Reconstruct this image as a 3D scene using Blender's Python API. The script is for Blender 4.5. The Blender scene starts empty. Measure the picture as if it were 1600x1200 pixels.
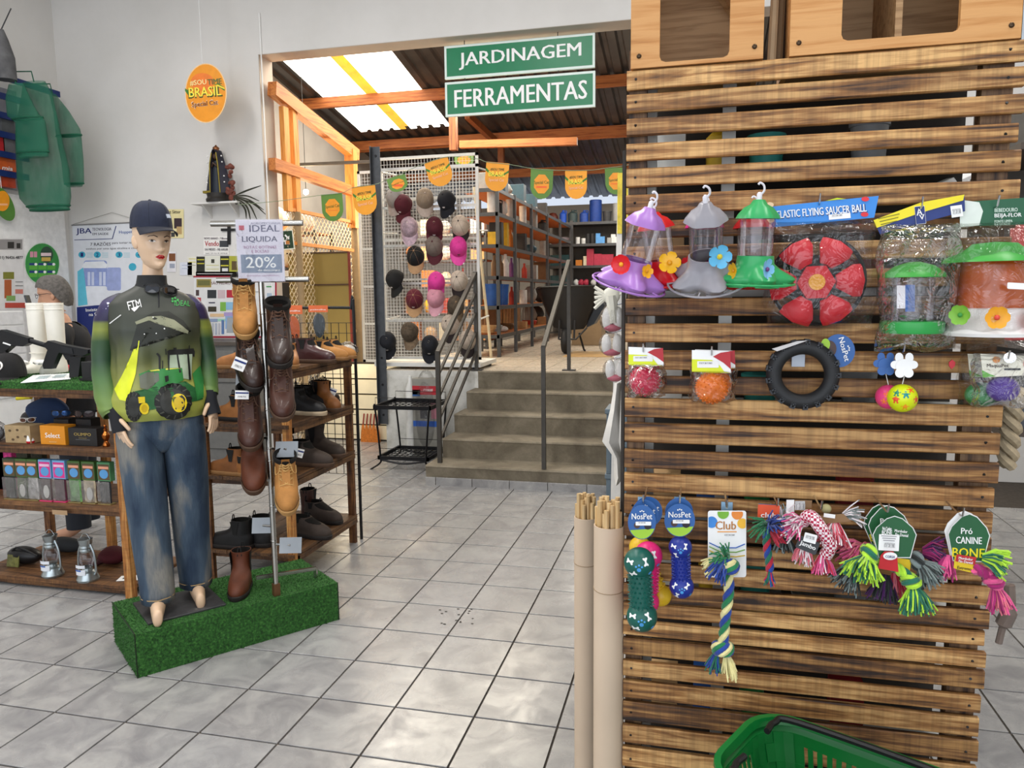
import bpy, bmesh, math, random
import numpy as np
from mathutils import Vector, Matrix, Euler
from mathutils.bvhtree import BVHTree
random.seed(7); np.random.seed(7)
sc = bpy.context.scene
col = sc.collection
PI = math.pi
# ---------------------------------------------------------------- camera, world, lights, exposure
F_PX = 1187.2
CAM = np.array([2.139, -5.982, 1.642])
def _axes(yaw, pitch, roll):
    cy, sy = math.cos(yaw), math.sin(yaw)
    fwd = np.array([-sy*math.cos(pitch), cy*math.cos(pitch), math.sin(pitch)])
    r0 = np.array([cy, sy, 0.]); u0 = np.cross(r0, fwd)
    r = r0*math.cos(roll)+u0*math.sin(roll); u = np.cross(r, fwd)
    return r, u, fwd
CR, CU, CF = _axes(0.2385, -0.1172, -0.0110)
cd = bpy.data.cameras.new('camera'); co = bpy.data.objects.new('camera', cd); col.objects.link(co)
cd.sensor_width = 36; cd.sensor_fit = 'HORIZONTAL'; cd.lens = F_PX/1600*36; cd.clip_start = .05; cd.clip_end = 100
co.matrix_world = Matrix(((CR[0], CU[0], -CF[0], CAM[0]), (CR[1], CU[1], -CF[1], CAM[1]), (CR[2], CU[2], -CF[2], CAM[2]), (0, 0, 0, 1)))
sc.camera = co
sc.view_settings.view_transform = 'Standard'; sc.view_settings.look = 'None'
sc.view_settings.gamma = 1; sc.view_settings.use_curve_mapping = False
sc.view_settings.exposure = -0.15
wd = bpy.data.worlds.new('sky'); sc.world = wd; wd.use_nodes = True
wd.node_tree.nodes['Background'].inputs[0].default_value = (.78, .86, 1, 1)
wd.node_tree.nodes['Background'].inputs[1].default_value = 1.0
def area(name, loc, rot, sx, sy, power, color, spread=PI):
    l = bpy.data.lights.new(name, 'AREA'); l.shape = 'RECTANGLE'; l.size = sx; l.size_y = sy; l.energy = power; l.color = color; l.spread = spread
    o = bpy.data.objects.new(name, l); col.objects.link(o); o.location = loc; o.rotation_euler = rot
    return o
# daylight through the open shop front behind the camera, tubes under the ceiling, daylight through the roof lights
area('shopfront_daylight', (0.8, -9.6, 2.3), (math.radians(90), 0, 0), 9, 4.2, 230, (.93, .96, 1))
for lx in (-2.6, .4, 3.4):
    area('ceiling_tube_light', (lx, -3.6, 5.12), (0, 0, 0), .3, 5.0, 150, (1, .97, .93))
area('roof_light_glow', (-1.0, 3.6, 4.45), (math.radians(-8), 0, 0), 2.2, 3.6, 330, (1, .90, .74))
area('rear_roof_light_glow', (1.2, 7.2, 3.9), (math.radians(-8), 0, 0), 2.4, 2.4, 150, (1, .93, .82))
def point(name, loc, power, color, r=.1):
    l = bpy.data.lights.new(name, 'POINT'); l.energy = power; l.color = color; l.shadow_soft_size = r
    o = bpy.data.objects.new(name, l); col.objects.link(o); o.location = loc

def ray(x, y):
    return CR*((x-800)/F_PX) - CU*((y-600)/F_PX) + CF
def atY(x, y, Y):
    d = ray(x, y); return CAM+d*(Y-CAM[1])/d[1]
def atX(x, y, X):
    d = ray(x, y); return CAM+d*(X-CAM[0])/d[0]
def atZ(x, y, Z):
    d = ray(x, y); return CAM+d*(Z-CAM[2])/d[2]
def atP(x, y, o, n):
    d = ray(x, y); n = np.array(n, float); return CAM+d*(((np.array(o)-CAM)@n)/(d@n))
def pxm(x, y, Y):   # pixels per metre around a point on plane Y
    p = atY(x, y, Y); return F_PX/((p-CAM)@CF)
# ---------------------------------------------------------------- materials
def lin(h):
    if isinstance(h, str):
        h = h.lstrip('#'); h = [int(h[i:i+2], 16) for i in (0, 2, 4)]
    return tuple(((c/255)/12.92 if c/255 <= .04045 else ((c/255+.055)/1.055)**2.4) for c in h)
class NT:
    def __init__(s, name):
        s.m = bpy.data.materials.new(name); s.m.use_nodes = True
        s.t = s.m.node_tree; s.n = s.t.nodes; s.p = s.n['Principled BSDF']; s.out = s.n['Material Output']
    def new(s, typ, **kw):
        x = s.n.new(typ)
        for k, v in kw.items():
            if k in x.inputs: x.inputs[k].default_value = v
            else: setattr(x, k, v)
        return x
    def link(s, a, b): s.t.links.new(a, b)
    def coord(s, kind='Object', scale=(1, 1, 1), rnd=False):
        tc = s.new('ShaderNodeTexCoord'); mp = s.new('ShaderNodeMapping'); mp.inputs['Scale'].default_value = scale
        o = tc.outputs[kind]
        if rnd:
            oi = s.new('ShaderNodeObjectInfo'); vm = s.new('ShaderNodeVectorMath', operation='SCALE'); vm.inputs[0].default_value = (37, 23, 51)
            s.link(oi.outputs['Random'], vm.inputs['Scale'])
            s.link(vm.outputs[0], mp.inputs['Location'])
        s.link(o, mp.inputs['Vector']); return mp.outputs['Vector']
    def noise(s, vec, scale, detail=4, rough=.55, dist=0):
        n = s.new('ShaderNodeTexNoise'); n.inputs['Scale'].default_value = scale; n.inputs['Detail'].default_value = detail
        n.inputs['Roughness'].default_value = rough; n.inputs['Distortion'].default_value = dist
        if vec is not None: s.link(vec, n.inputs['Vector'])
        return n.outputs['Fac']
    def ramp(s, fac, stops, interp='LINEAR'):
        r = s.new('ShaderNodeValToRGB'); r.color_ramp.interpolation = interp; e = r.color_ramp.elements
        while len(e) < len(stops): e.new(.5)
        for el, (p, c) in zip(e, stops):
            el.position = p; el.color = (*lin(c), 1) if isinstance(c, str) else (*c, 1)
        s.link(fac, r.inputs['Fac']); return r.outputs['Color']
    def mix(s, a, b, fac, mode='MIX'):
        m = s.new('ShaderNodeMix', data_type='RGBA', blend_type=mode)
        for src, i in ((fac, 0), (a, 6), (b, 7)):
            if hasattr(src, 'links') or hasattr(src, 'is_linked'): s.link(src, m.inputs[i])
            else: m.inputs[i].default_value = src if not isinstance(src, tuple) or len(src) == 4 else (*src, 1)
        return m.outputs[2]
    def bump(s, h, strength=.3, dist=.01):
        b = s.new('ShaderNodeBump'); b.inputs['Strength'].default_value = strength; b.inputs['Distance'].default_value = dist
        s.link(h, b.inputs['Height']); s.link(b.outputs['Normal'], s.p.inputs['Normal'])
    def base(s, c): s.link(c, s.p.inputs['Base Color'])
    def set(s, **kw):
        for k, v in kw.items(): s.p.inputs[k.replace('_', ' ')].default_value = v
        return s
MATS = {}
def P(colr, rough=.5, metal=0, var=.10, scale=14, bump=0, bscale=120, alpha=1, trans=0, emit=0, coat=0, sheen=0, ior=1.45, sub=0):
    key = (colr, rough, metal, var, scale, bump, bscale, alpha, trans, emit, coat, sheen)
    if key in MATS: return MATS[key]
    t = NT('surface'); c = lin(colr)
    v = t.coord('Object', rnd=True)
    n = t.noise(v, scale, 3)
    lo = tuple(x*(1-var) for x in c); hi = tuple(min(1, x*(1+var)) for x in c)
    t.base(t.ramp(n, [(.3, lo), (.7, hi)]))
    t.set(Roughness=rough, Metallic=metal, Alpha=alpha, IOR=ior)
    t.p.inputs['Transmission Weight'].default_value = trans
    t.p.inputs['Coat Weight'].default_value = coat
    t.p.inputs['Sheen Weight'].default_value = sheen
    if emit:
        t.p.inputs['Emission Color'].default_value = (*c, 1); t.p.inputs['Emission Strength'].default_value = emit
    if bump: t.bump(t.noise(v, bscale, 2), bump, .004)
    MATS[key] = t.m; return t.m
def wood(light, mid, dark, axis=0, fine=1.0, saw=.5, thr=.5, rough=.6):
    t = NT('wood'); sca = [9, 9, 9]; sca[axis] = .9
    v = t.coord('Object', tuple(sca), rnd=True)
    n = t.noise(v, 3.2*fine, 5, .6, 1.1)
    sc2 = [30, 30, 30]; sc2[axis] = 1.6
    n2 = t.noise(t.coord('Object', tuple(sc2), rnd=True), 2.4*fine, 3, .6, .4)
    mm = t.new('ShaderNodeMath', operation='MULTIPLY_ADD'); mm.inputs[1].default_value = .42; mu = t.new('ShaderNodeMath', operation='MULTIPLY'); mu.inputs[1].default_value = .58
    t.link(n2, mu.inputs[0]); t.link(n, mm.inputs[0]); t.link(mu.outputs[0], mm.inputs[2]); a_ = .475+(thr-.52)*.5
    c = t.ramp(mm.outputs[0], [(a_-.13, dark), (a_-.02, mid), (a_+.09, light), (a_+.3, light)])
    if saw:
        sc3 = [1.2, 1.2, 1.2]; sc3[axis] = 42
        sn = t.noise(t.coord('Object', tuple(sc3), rnd=True), 1.3, 3, .7)
        sr = t.ramp(sn, [(.42, (1, 1, 1)), (.62, (1-saw, 1-saw*1.02, 1-saw*1.05))])
        c = t.mix(c, sr, 1.0, 'MULTIPLY')
    oi = t.new('ShaderNodeObjectInfo')
    rr = t.ramp(oi.outputs['Random'], [(0, (.70, .67, .64)), (1, (1.0, 1.0, 1.0))])
    c = t.mix(c, rr, 1.0, 'MULTIPLY')
    t.base(c); t.set(Roughness=rough); t.bump(mm.outputs[0], .35, .004)
    return t.m
def film(name='film', tint=(1, 1, 1), gloss=.22, rough=.08, scale=15, bs=1):
    t = NT(name)
    tr = t.new('ShaderNodeBsdfTransparent'); tr.inputs[0].default_value = (*[x*.96 for x in tint], 1)
    gl = t.new('ShaderNodeBsdfGlossy'); gl.inputs['Roughness'].default_value = rough
    v = t.coord('Object', (1, 1, 1), rnd=True); n = t.noise(v, scale, 3, .6, 1.2)
    b = t.new('ShaderNodeBump'); b.inputs['Strength'].default_value = bs; b.inputs['Distance'].default_value = .02; t.link(n, b.inputs['Height'])
    t.link(b.outputs[0], gl.inputs['Normal'])
    fr = t.new('ShaderNodeFresnel'); fr.inputs[0].default_value = 1.5; t.link(b.outputs[0], fr.inputs['Normal'])
    ad = t.new('ShaderNodeMath', operation='MULTIPLY_ADD'); ad.inputs[1].default_value = .52; ad.inputs[2].default_value = gloss*.15; t.link(fr.outputs[0], ad.inputs[0])
    mx = t.new('ShaderNodeMixShader'); t.link(ad.outputs[0], mx.inputs[0]); t.link(tr.outputs[0], mx.inputs[1]); t.link(gl.outputs[0], mx.inputs[2])
    t.link(mx.outputs[0], t.out.inputs['Surface']); return t.m
FILM = film()
GLASS = film('clear_plastic', (.97, .95, .97), .25, .06, 6, .15)
FILM2 = film('smooth_film', (1, 1, 1), .08, .12, 6, .25)
# ---------------------------------------------------------------- mesh building
def V(*a): return np.array(a[0] if len(a) == 1 else a, float)
def rotm(ax, deg): return np.array(Matrix.Rotation(math.radians(deg), 3, ax))
def unit(v): v = np.array(v, float); return v/max(1e-9, np.linalg.norm(v))
class B:
    def __init__(s): s.v = []; s.f = []; s.mi = []; s.cur = 0
    def add(s, vs, fs):
        o = len(s.v); s.v += [tuple(map(float, p)) for p in vs]
        s.f += [tuple(i+o for i in q) for q in fs]; s.mi += [s.cur]*len(fs); return s
    def m(s, i): s.cur = i; return s
    def box(s, c, d, R=None, ch=0):
        c = V(c); x, y, z = [q/2 for q in d]
        if ch:
            a = min(ch, y*.9, z*.9)
            pr = [(-y+a, -z), (y-a, -z), (y, -z+a), (y, z-a), (y-a, z), (-y+a, z), (-y, z-a), (-y, -z+a)]
            vs = [(sx, p[0], p[1]) for sx in (-x, x) for p in pr]
            fs = [(i, (i+1) % 8, (i+1) % 8+8, i+8) for i in range(8)]+[tuple(range(7, -1, -1)), tuple(range(8, 16))]
        else:
            vs = [(a*x, b*y, g*z) for a in (-1, 1) for b in (-1, 1) for g in (-1, 1)]
            fs = [(0, 1, 3, 2), (4, 6, 7, 5), (0, 4, 5, 1), (2, 3, 7, 6), (0, 2, 6, 4), (1, 5, 7, 3)]
        vs = np.array(vs)
        if R is not None: vs = vs@np.array(R).T
        return s.add(vs+c, fs)
    def bb(s, a, b, ch=0):  # box from corner to corner
        a = V(a); b = V(b); return s.box((a+b)/2, abs(b-a), None, ch)
    def cyl(s, a, b, r, r2=None, n=12, cap=True):
        return s.tube([a, b], [r, r if r2 is None else r2], n, cap=cap)
    def tube(s, pts, r, n=8, closed=False, cap=True, flat=1.0, up=None):
        pts = [V(p) for p in pts]; k = len(pts)
        rs = list(r) if hasattr(r, '__len__') else [r]*k
        T = []
        for i in range(k):
            a = pts[(i-1) % k] if closed or i > 0 else pts[i]; b = pts[(i+1) % k] if closed or i < k-1 else pts[i]
            T.append(unit(b-a))
        ref = V(up) if up is not None else (V(0, 0, 1) if abs(T[0][2]) < .9 else V(1, 0, 0))
        N = unit(ref-T[0]*(ref@T[0])); vs = []
        for i in range(k):
            N = unit(N-T[i]*(N@T[i])); Bn = np.cross(T[i], N)
            for j in range(n):
                t = 2*PI*j/n+PI/n
                vs.append(pts[i]+(N*math.cos(t)*flat+Bn*math.sin(t))*rs[i])
        fs = []
        for i in range(k if closed else k-1):
            for j in range(n):
                a, b = i*n+j, i*n+(j+1) % n; c, d = ((i+1) % k)*n+(j+1) % n, ((i+1) % k)*n+j
                fs.append((a, b, c, d))
        if cap and not closed: fs += [tuple(range(n-1, -1, -1)), tuple(range((k-1)*n, k*n))]
        return s.add(vs, fs)
    def loft(s, rings, ca=True, cb=True, closed=True):
        n = len(rings[0]); vs = [p for r in rings for p in r]; fs = []
        for i in range(len(rings)-1):
            for j in range(n if closed else n-1):
                a, b = i*n+j, i*n+(j+1) % n; fs.append((a, b, b+n, a+n))
        if ca: fs.append(tuple(range(n-1, -1, -1)))
        if cb: fs.append(tuple(range((len(rings)-1)*n, len(rings)*n)))
        return s.add(vs, fs)
    def lathe(s, prof, o=(0, 0, 0), n=24, R=None, ca=False, cb=False, lobes=0, amp=0):
        R = np.eye(3) if R is None else np.array(R); o = V(o)
        rings = []
        for p in prof:
            r, z = p[0], p[1]; la = (p[2] if len(p) > 2 else amp)
            rings.append([o+R@V(r*(1+la*math.cos(lobes*t))*math.cos(t), r*(1+la*math.cos(lobes*t))*math.sin(t), z) for t in [2*PI*j/n for j in range(n)]])
        return s.loft(rings, ca, cb)
    def ell(s, c, r, n=16, m=10, R=None):
        r = V(r, r, r) if not hasattr(r, '__len__') else V(r); c = V(c); R = np.eye(3) if R is None else np.array(R)
        vs = [c+R@V(0, 0, -r[2])]
        for i in range(1, m):
            p = -PI/2+PI*i/m
            for j in range(n):
                t = 2*PI*j/n; vs.append(c+R@V(r[0]*math.cos(p)*math.cos(t), r[1]*math.cos(p)*math.sin(t), r[2]*math.sin(p)))
        vs.append(c+R@V(0, 0, r[2])); fs = [(0, 1+(j+1) % n, 1+j) for j in range(n)]
        for i in range(m-2):
            for j in range(n): fs.append((1+i*n+j, 1+i*n+(j+1) % n, 1+(i+1)*n+(j+1) % n, 1+(i+1)*n+j))
        k = 1+(m-2)*n; fs += [(k+j, k+(j+1) % n, len(vs)-1) for j in range(n)]
        return s.add(vs, fs)
    def prism(s, poly, o, u, v, d):
        o, u, v, d = V(o), V(u), V(v), V(d); n = len(poly)
        a = [o+u*p[0]+v*p[1] for p in poly]; b = [p+d for p in a]
        fs = [tuple(range(n)), tuple(range(2*n-1, n-1, -1))]+[(i, i+n, (i+1) % n+n, (i+1) % n) for i in range(n)]
        return s.add(a+b, fs)
    def grid(s, fn, nu, nv, closeu=False):
        vs = [fn(i/(nu if closeu else nu-1), j/(nv-1)) for j in range(nv) for i in range(nu)]; fs = []
        for j in range(nv-1):
            for i in range(nu if closeu else nu-1): fs.append((j*nu+i, j*nu+(i+1) % nu, (j+1)*nu+(i+1) % nu, (j+1)*nu+i))
        return s.add(vs, fs)
    def xf(s, fn): s.v = [tuple(map(float, fn(V(p)))) for p in s.v]; return s
    def build(s, name, mat, parent=None, smooth=False, world=False, ang=40, loc=None):
        me = bpy.data.meshes.new(name); vs = np.array(s.v, float).reshape(-1, 3)
        o = bpy.data.objects.new(name, me); col.objects.link(o)
        if parent is not None:
            o.parent = parent
            if world:
                q = parent; L = V(0, 0, 0)
                while q is not None: L = L+V(q.location); q = q.parent
                vs = vs-L
        else:
            L = V((vs[:, 0].min()+vs[:, 0].max())/2, (vs[:, 1].min()+vs[:, 1].max())/2, vs[:, 2].min()) if loc is None else V(loc)
            if loc is None: vs = vs-L
            o.location = L
        me.from_pydata([tuple(p) for p in vs], [], s.f)
        for mm in (mat if isinstance(mat, (list, tuple)) else [mat]): me.materials.append(mm)
        if any(s.mi): me.polygons.foreach_set('material_index', s.mi)
        me.validate(); bm = bmesh.new(); bm.from_mesh(me); bmesh.ops.recalc_face_normals(bm, faces=bm.faces); bm.to_mesh(me); bm.free()
        if smooth:
            me.polygons.foreach_set('use_smooth', [True]*len(me.polygons))
            me.set_sharp_from_angle(angle=math.radians(ang))
        me.update(); return o
def tag(o, label, cat, group=None, kind=None):
    if label: o['label'] = label
    if cat: o['category'] = cat
    if group: o['group'] = group
    if kind: o['kind'] = kind
    return o
def thing(name, label, cat, loc=(0, 0, 0), group=None, rot=(0, 0, 0)):
    o = bpy.data.objects.new(name, None); col.objects.link(o); o.location = V(loc); o.rotation_euler = rot
    o.empty_display_size = .05
    return tag(o, label, cat, group)
def struct(o): o['kind'] = 'structure'; return o
def stuff(o): o['kind'] = 'stuff'; return o
def dup(root, loc=None, label=None, group=None, rot=None):
    r = root.copy(); col.objects.link(r)
    def rec(a, b):
        for ch in a.children:
            c = ch.copy(); col.objects.link(c); c.parent = b; rec(ch, c)
    rec(root, r)
    if loc is not None: r.location = V(loc)
    if rot is not None: r.rotation_euler = rot
    if label: r['label'] = label
    if group: r['group'] = group
    return r
_TX = {}
def text2d(s):
    if s in _TX: return _TX[s]
    cu = bpy.data.curves.new('t', 'FONT'); cu.body = s; cu.size = 1; cu.resolution_u = 2; cu.offset = .0
    ob = bpy.data.objects.new('t', cu); col.objects.link(ob)
    dg = bpy.context.evaluated_depsgraph_get(); dg.update()
    me = bpy.data.meshes.new_from_object(ob.evaluated_get(dg))
    vs = np.array([v.co[:2] for v in me.vertices]); fs = [tuple(p.vertices) for p in me.polygons]
    bpy.data.objects.remove(ob); bpy.data.curves.remove(cu); bpy.data.meshes.remove(me)
    _TX[s] = (vs, fs); return vs, fs
def text(s, o, u, v, w, h, mat, parent, name='lettering', world=True, add=None, fn=None):
    """flat print: the string's box centred on o, w wide along u, h high along v"""
    vs, fs = text2d(s); a, b = vs.min(0), vs.max(0)
    q = (vs-(a+b)/2)/np.maximum(b-a, 1e-6)*V(w, h); o, u, v = V(o), V(u), V(v)
    bb = add or B()
    nn = unit(np.cross(u, v))*.00014
    for k, d in ((-1, -.022*h), (0, 0), (1, .022*h)): bb.add([o+u*(p[0]+d)+v*p[1]+nn*k for p in q], fs)
    if add is None: return bb.build(name, mat, parent, world=world)
def rrect(w, h, r, n=4, corners=(1, 1, 1, 1)):
    out = []
    for k, (sx, sy) in enumerate(((1, 1), (-1, 1), (-1, -1), (1, -1))):
        if not corners[k] or r <= 0: out.append((sx*w/2, sy*h/2)); continue
        for i in range(n+1):
            t = PI/2*(k+i/n); out.append((sx*(w/2-r)+r*math.cos(t), sy*(h/2-r)+r*math.sin(t)))
    return out
def circ(r, n=20, ry=None, a0=0): return [(r*math.cos(a0+2*PI*i/n), (ry or r)*math.sin(a0+2*PI*i/n)) for i in range(n)]
def bez(pts, n=12):
    """Catmull-Rom through points"""
    pts = [V(p) for p in pts]; q = [2*pts[0]-pts[1]]+pts+[2*pts[-1]-pts[-2]]; out = []
    for i in range(1, len(q)-2):
        for k in range(n):
            t = k/n; a, b, c, d = q[i-1], q[i], q[i+1], q[i+2]
            out.append(.5*((2*b)+(c-a)*t+(2*a-5*b+4*c-d)*t*t+(3*b-a-3*c+d)*t**3))
    return out+[pts[-1]]
X1, Y1, Z1 = V(1, 0, 0), V(0, 1, 0), V(0, 0, 1)
WHITE = P('f0f0ee', .5, var=.03); BLACK = P('121214', .45, var=.15); INK = P('1a1a22', .6, var=.05); DKGREY = P('3a3c3f', .5)
# ---------------------------------------------------------------- the setting
def tile_mat(hi, lo, mid, nm):
    t = NT(nm); v = t.coord('Object', rnd=True)
    a = t.noise(v, 5.5, 5, .62, .8); b = t.noise(v, 34, 3, .6)
    c = t.ramp(a, [(.30, lo), (.48, mid), (.66, hi)])
    c = t.mix(c, t.ramp(b, [(.35, (.93, .93, .93)), (.65, (1, 1, 1))]), 1.0, 'MULTIPLY')
    oi = t.new('ShaderNodeObjectInfo'); c = t.mix(c, t.ramp(oi.outputs['Random'], [(0, (.93, .92, .91)), (1, (1, 1, 1))]), 1.0, 'MULTIPLY')
    t.base(c); t.set(Roughness=.27, IOR=1.5); r = t.ramp(a, [(.3, (.34, .34, .34)), (.7, (.2, .2, .2))]); t.link(r, t.p.inputs['Roughness'])
    t.bump(b, .05, .002); return t.m
TILE = tile_mat('a9a8a6', '7f7e80', '969595', 'ceramic_tile')
TILE2 = tile_mat('cfc4b4', 'b3a593', 'c2b6a5', 'beige_tile')
GROUT = P('453e37', .9, var=.2, scale=30)
CONC = NT('concrete'); _v = CONC.coord('Object'); _a = CONC.noise(_v, 3.0, 6, .65, .4)
CONC.base(CONC.mix(CONC.ramp(_a, [(.3, '5c5345'), (.5, '786f5e'), (.7, '928876')]), CONC.ramp(CONC.noise(_v, 60, 3), [(.3, (.88, .88, .88)), (.7, (1, 1, 1))]), 1.0, 'MULTIPLY'))
CONC.set(Roughness=.8); CONC.bump(CONC.noise(_v, 40, 4), .25, .004); CONC = CONC.m
WALLM = NT('painted_wall'); _v = WALLM.coord('Object'); WALLM.base(WALLM.ramp(WALLM.noise(_v, 1.2, 5, .6), [(.3, 'd2d0cc'), (.7, 'dddbd8')])); WALLM.set(Roughness=.75); WALLM.bump(WALLM.noise(_v, 25, 4), .08, .004); WALLM = WALLM.m
REVEAL = P('bdb3a9', .8, var=.05, scale=4)
DIRTY = NT('dirty_white_wall'); _v = DIRTY.coord('Object'); DIRTY.base(DIRTY.ramp(DIRTY.noise(_v, 4, 6, .7), [(.32, 'a8a69d'), (.5, 'c9c8c2'), (.7, 'd8d7d2')])); DIRTY.set(Roughness=.8); DIRTY = DIRTY.m
S = .33
fl = struct(B().bb((-5, -9.4, -.06), (6.2, 12, -.003)).build('floor', GROUT))
tm = B().box((0, 0, -.006), (S-.009, S-.009, .018), None, .0015)
cand = []
for i in range(-14, 18):
    for j in range(-28, 10):
        cx, cy = (i+.5)*S, (j+.5)*S
        if cx < -4.6 or cx > 6: continue
        if (cy > .3 and cx > .1) or (cy > 1.5 and cx > -.9): continue
        d = V(cx, cy, 0)-CAM; zf = d@CF
        vis = zf > .3 and abs(d@CR/zf) < .76 and abs(d@CU/zf) < .58
        cand.append((0 if vis else 1, np.linalg.norm(d), cx, cy))
cand.sort()
tile0 = None; rest = B()
for k, (nv, d, cx, cy) in enumerate(cand):
    if k < 300 and not nv:
        if tile0 is None: tile0 = tm.build('floor_tile', TILE, fl, loc=(0, 0, 0)); o = tile0
        else: o = tile0.copy(); col.objects.link(o)
        o.location = V(cx, cy, 0)-V(fl.location)
    else: rest.box((cx, cy, -.006), (S-.009, S-.009, .018))
stuff(rest.build('distant_floor_tiles', TILE, fl, world=True))
for i in range(16):
    p = atZ(random.choice((688, 698, 716, 718, 735, 737))+random.uniform(-4, 4), random.choice((955, 958, 975, 970))+random.uniform(-4, 4), .004); B().prism(circ(random.uniform(.004, .009), 7, .006), p, X1, Y1, Z1*.0008).build('floor_stain', P('3a3530', .7), fl, world=True)
# back wall with the wide opening
YW, YB = 1.2, 1.45
XJ, ZH = -2.205, 4.075
wb = struct(B().bb((-4.85, YW, 0), (XJ, YB, 5.3)).bb((XJ, YW, ZH), (3.6, YB, 5.3)).bb((3.6, YW, 0), (6.2, YB, 5.3)).build('wall_back', WALLM))
struct(B().bb((XJ-.001, YW+.004, 0), (XJ+.004, YB, ZH)).bb((XJ, YW+.004, ZH-.004), (3.6, YB, ZH+.001)).build('trim_1', REVEAL, wb, world=True))
struct(B().cyl(atY(405, 20, YW-.012), atY(415, 330, YW-.012)*V(0, 1, 0)+V(atY(405, 20, YW-.012)[0], 0, 1.0), .007, n=8).build('trim_2', WHITE))
struct(B().bb((-4.85, -9.4, 0), (-4.65, YW, 5.3)).build('wall_left', WALLM))
struct(B().bb((6.0, -9.4, 0), (6.2, YW, 5.3)).build('wall_right', WALLM))
struct(B().bb((-4.85, -9.4, 5.3), (6.2, YB, 5.4)).build('ceiling', P('d8d6d2', .8, var=.04)))
# steps
st = struct(thing('stair', None, None, (.7, .14, 0)))
ys = [.150, .469, .800, 1.110, 1.400]; xl = [-.135, -.085, -.075, -.045, -.01]
for k in range(5):
    y1 = ys[k+1]+.04 if k < 4 else 1.5
    b = B(); n = 24
    def edge(t, k=k): return V(xl[k]+(2.3-xl[k])*t, ys[k]+random.uniform(-.004, .004), 0)
    fr = [edge(i/n) for i in range(n+1)]
    z0, z1 = .0, .175*(k+1)
    prof = [[p+V(0, .006, z0) for p in fr], [p+V(0, 0, z1-.028) for p in fr], [p+V(0, -.008, z1-.012) for p in fr], [p+V(0, .004, z1) for p in fr], [V(p[0], y1, z1) for p in fr], [V(p[0], y1, z0) for p in fr]]
    b.loft(prof, True, True, closed=False)
    for e in (0, n): b.add([r[e] for r in prof], [tuple(range(6))])
    o = b.build('step', CONC, st, world=True, smooth=True, ang=35)
x = -.135
for k, w in enumerate([.095, .33, .33, .33, .33, .33, .33]):
    B().box((x+w/2, .140, .036), (w-.006, .02, .072), None, .002).build('skirting_tile', TILE, st, world=True); x += w
# raised platform
pf = struct(B().bb((-1.03, 1.41, 0), (5.9, 9.9, .868)).build('platform_floor', DIRTY))
b = B()
for i in range(0, 21):
    for j in range(0, 26): b.box((-.86+i*.335, 1.60+j*.335, .869), (.328, .328, .014))
stuff(b.build('platform_floor_tiles', TILE2, pf, world=True))
B().bb((0.55, 3.2, .8765), (1.5, 4.05, .882)).build('floor_patch', P('b3905f', .8, var=.2, scale=9), pf, world=True)
# rear hall walls
REARW = P('9a9793', .85, var=.1, scale=2)
struct(B().bb((-3.9, 9.75, 0), (6.2, 9.9, 3.45)).build('wall_rear', REARW))
struct(B().bb((-3.9, YB, 0), (-3.75, 9.9, 5.6)).build('wall_rear_left', REARW))
struct(B().bb((5.9, YB, 0), (6.1, 9.9, 5.6)).build('wall_rear_right', REARW))
# roof of the rear hall: sloping ribbed sheets
RS, RZ, RY = -.185, 3.80, 9.3
def roofz(y): return RZ+RS*(y-RY)
RN = unit(V(0, -RS, 1))
def roof_at(px, py): return atP(px, py, (0, RY, RZ), RN)
sheet = NT('ribbed_sheet'); _v = sheet.coord('Object'); sheet.base(sheet.ramp(sheet.noise(_v, 2, 5), [(.3, '4a4b4e'), (.7, '6a6a6c')])); sheet.set(Roughness=.42, Metallic=.75); SHEET = sheet.m
SKY = NT('translucent_sheet'); SKY.p.inputs['Base Color'].default_value = (.9, .88, .8, 1); SKY.p.inputs['Emission Color'].default_value = (1, .95, .84, 1); SKY.p.inputs['Emission Strength'].default_value = 5.5; SKY = SKY.m
SKYY = NT('yellowed_sheet'); SKYY.base(SKYY.ramp(SKYY.noise(SKYY.coord('Object'), 5, 4), [(.35, 'd88a10'), (.65, 'f6c63a')])); SKYY.p.inputs['Emission Color'].default_value = (1, .60, .08, 1); SKYY.p.inputs['Emission Strength'].default_value = .9; SKYY = SKYY.m
roof = struct(thing('roof', None, None, (0, 5, 4.6)))
def ribs(x0, x1, pitch=.20, h=.035):
    out = []; x = x0
    while x < x1-1e-6:
        for dx, dz in ((0, 0), (.10, 0), (.125, h), (.175, h)):
            if x+dx < x1: out.append((x+dx, dz))
        x += pitch
    out.append((x1, 0)); return out
def sheetmesh(x0, x1, y0, y1, lift=0):
    pr = ribs(x0, x1); b = B()
    rows = [[V(x, y, roofz(y)+dz+lift) for x, dz in pr] for y in (y0, y1)]
    b.loft(rows, False, False, closed=False); return b
pL = roof_at(569, 206); pR = roof_at(702, 197); sx0 = roof_at(437, 96)[0]*.5+pL[0]*.5; sx1 = (pR[0]+roof_at(616, 81)[0])/2; sy1 = (pL[1]+pR[1])/2
for x0 in np.arange(-3.8, 6.0, 1.0):
    pass
edges = [-3.8, sx0-1.0, sx0, sx1, sx1+1.0, sx1+2.0, sx1+3.0, 6.0]
edges = [e for i, e in enumerate(edges) if i == 0 or e > edges[i-1]+.2]
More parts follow.
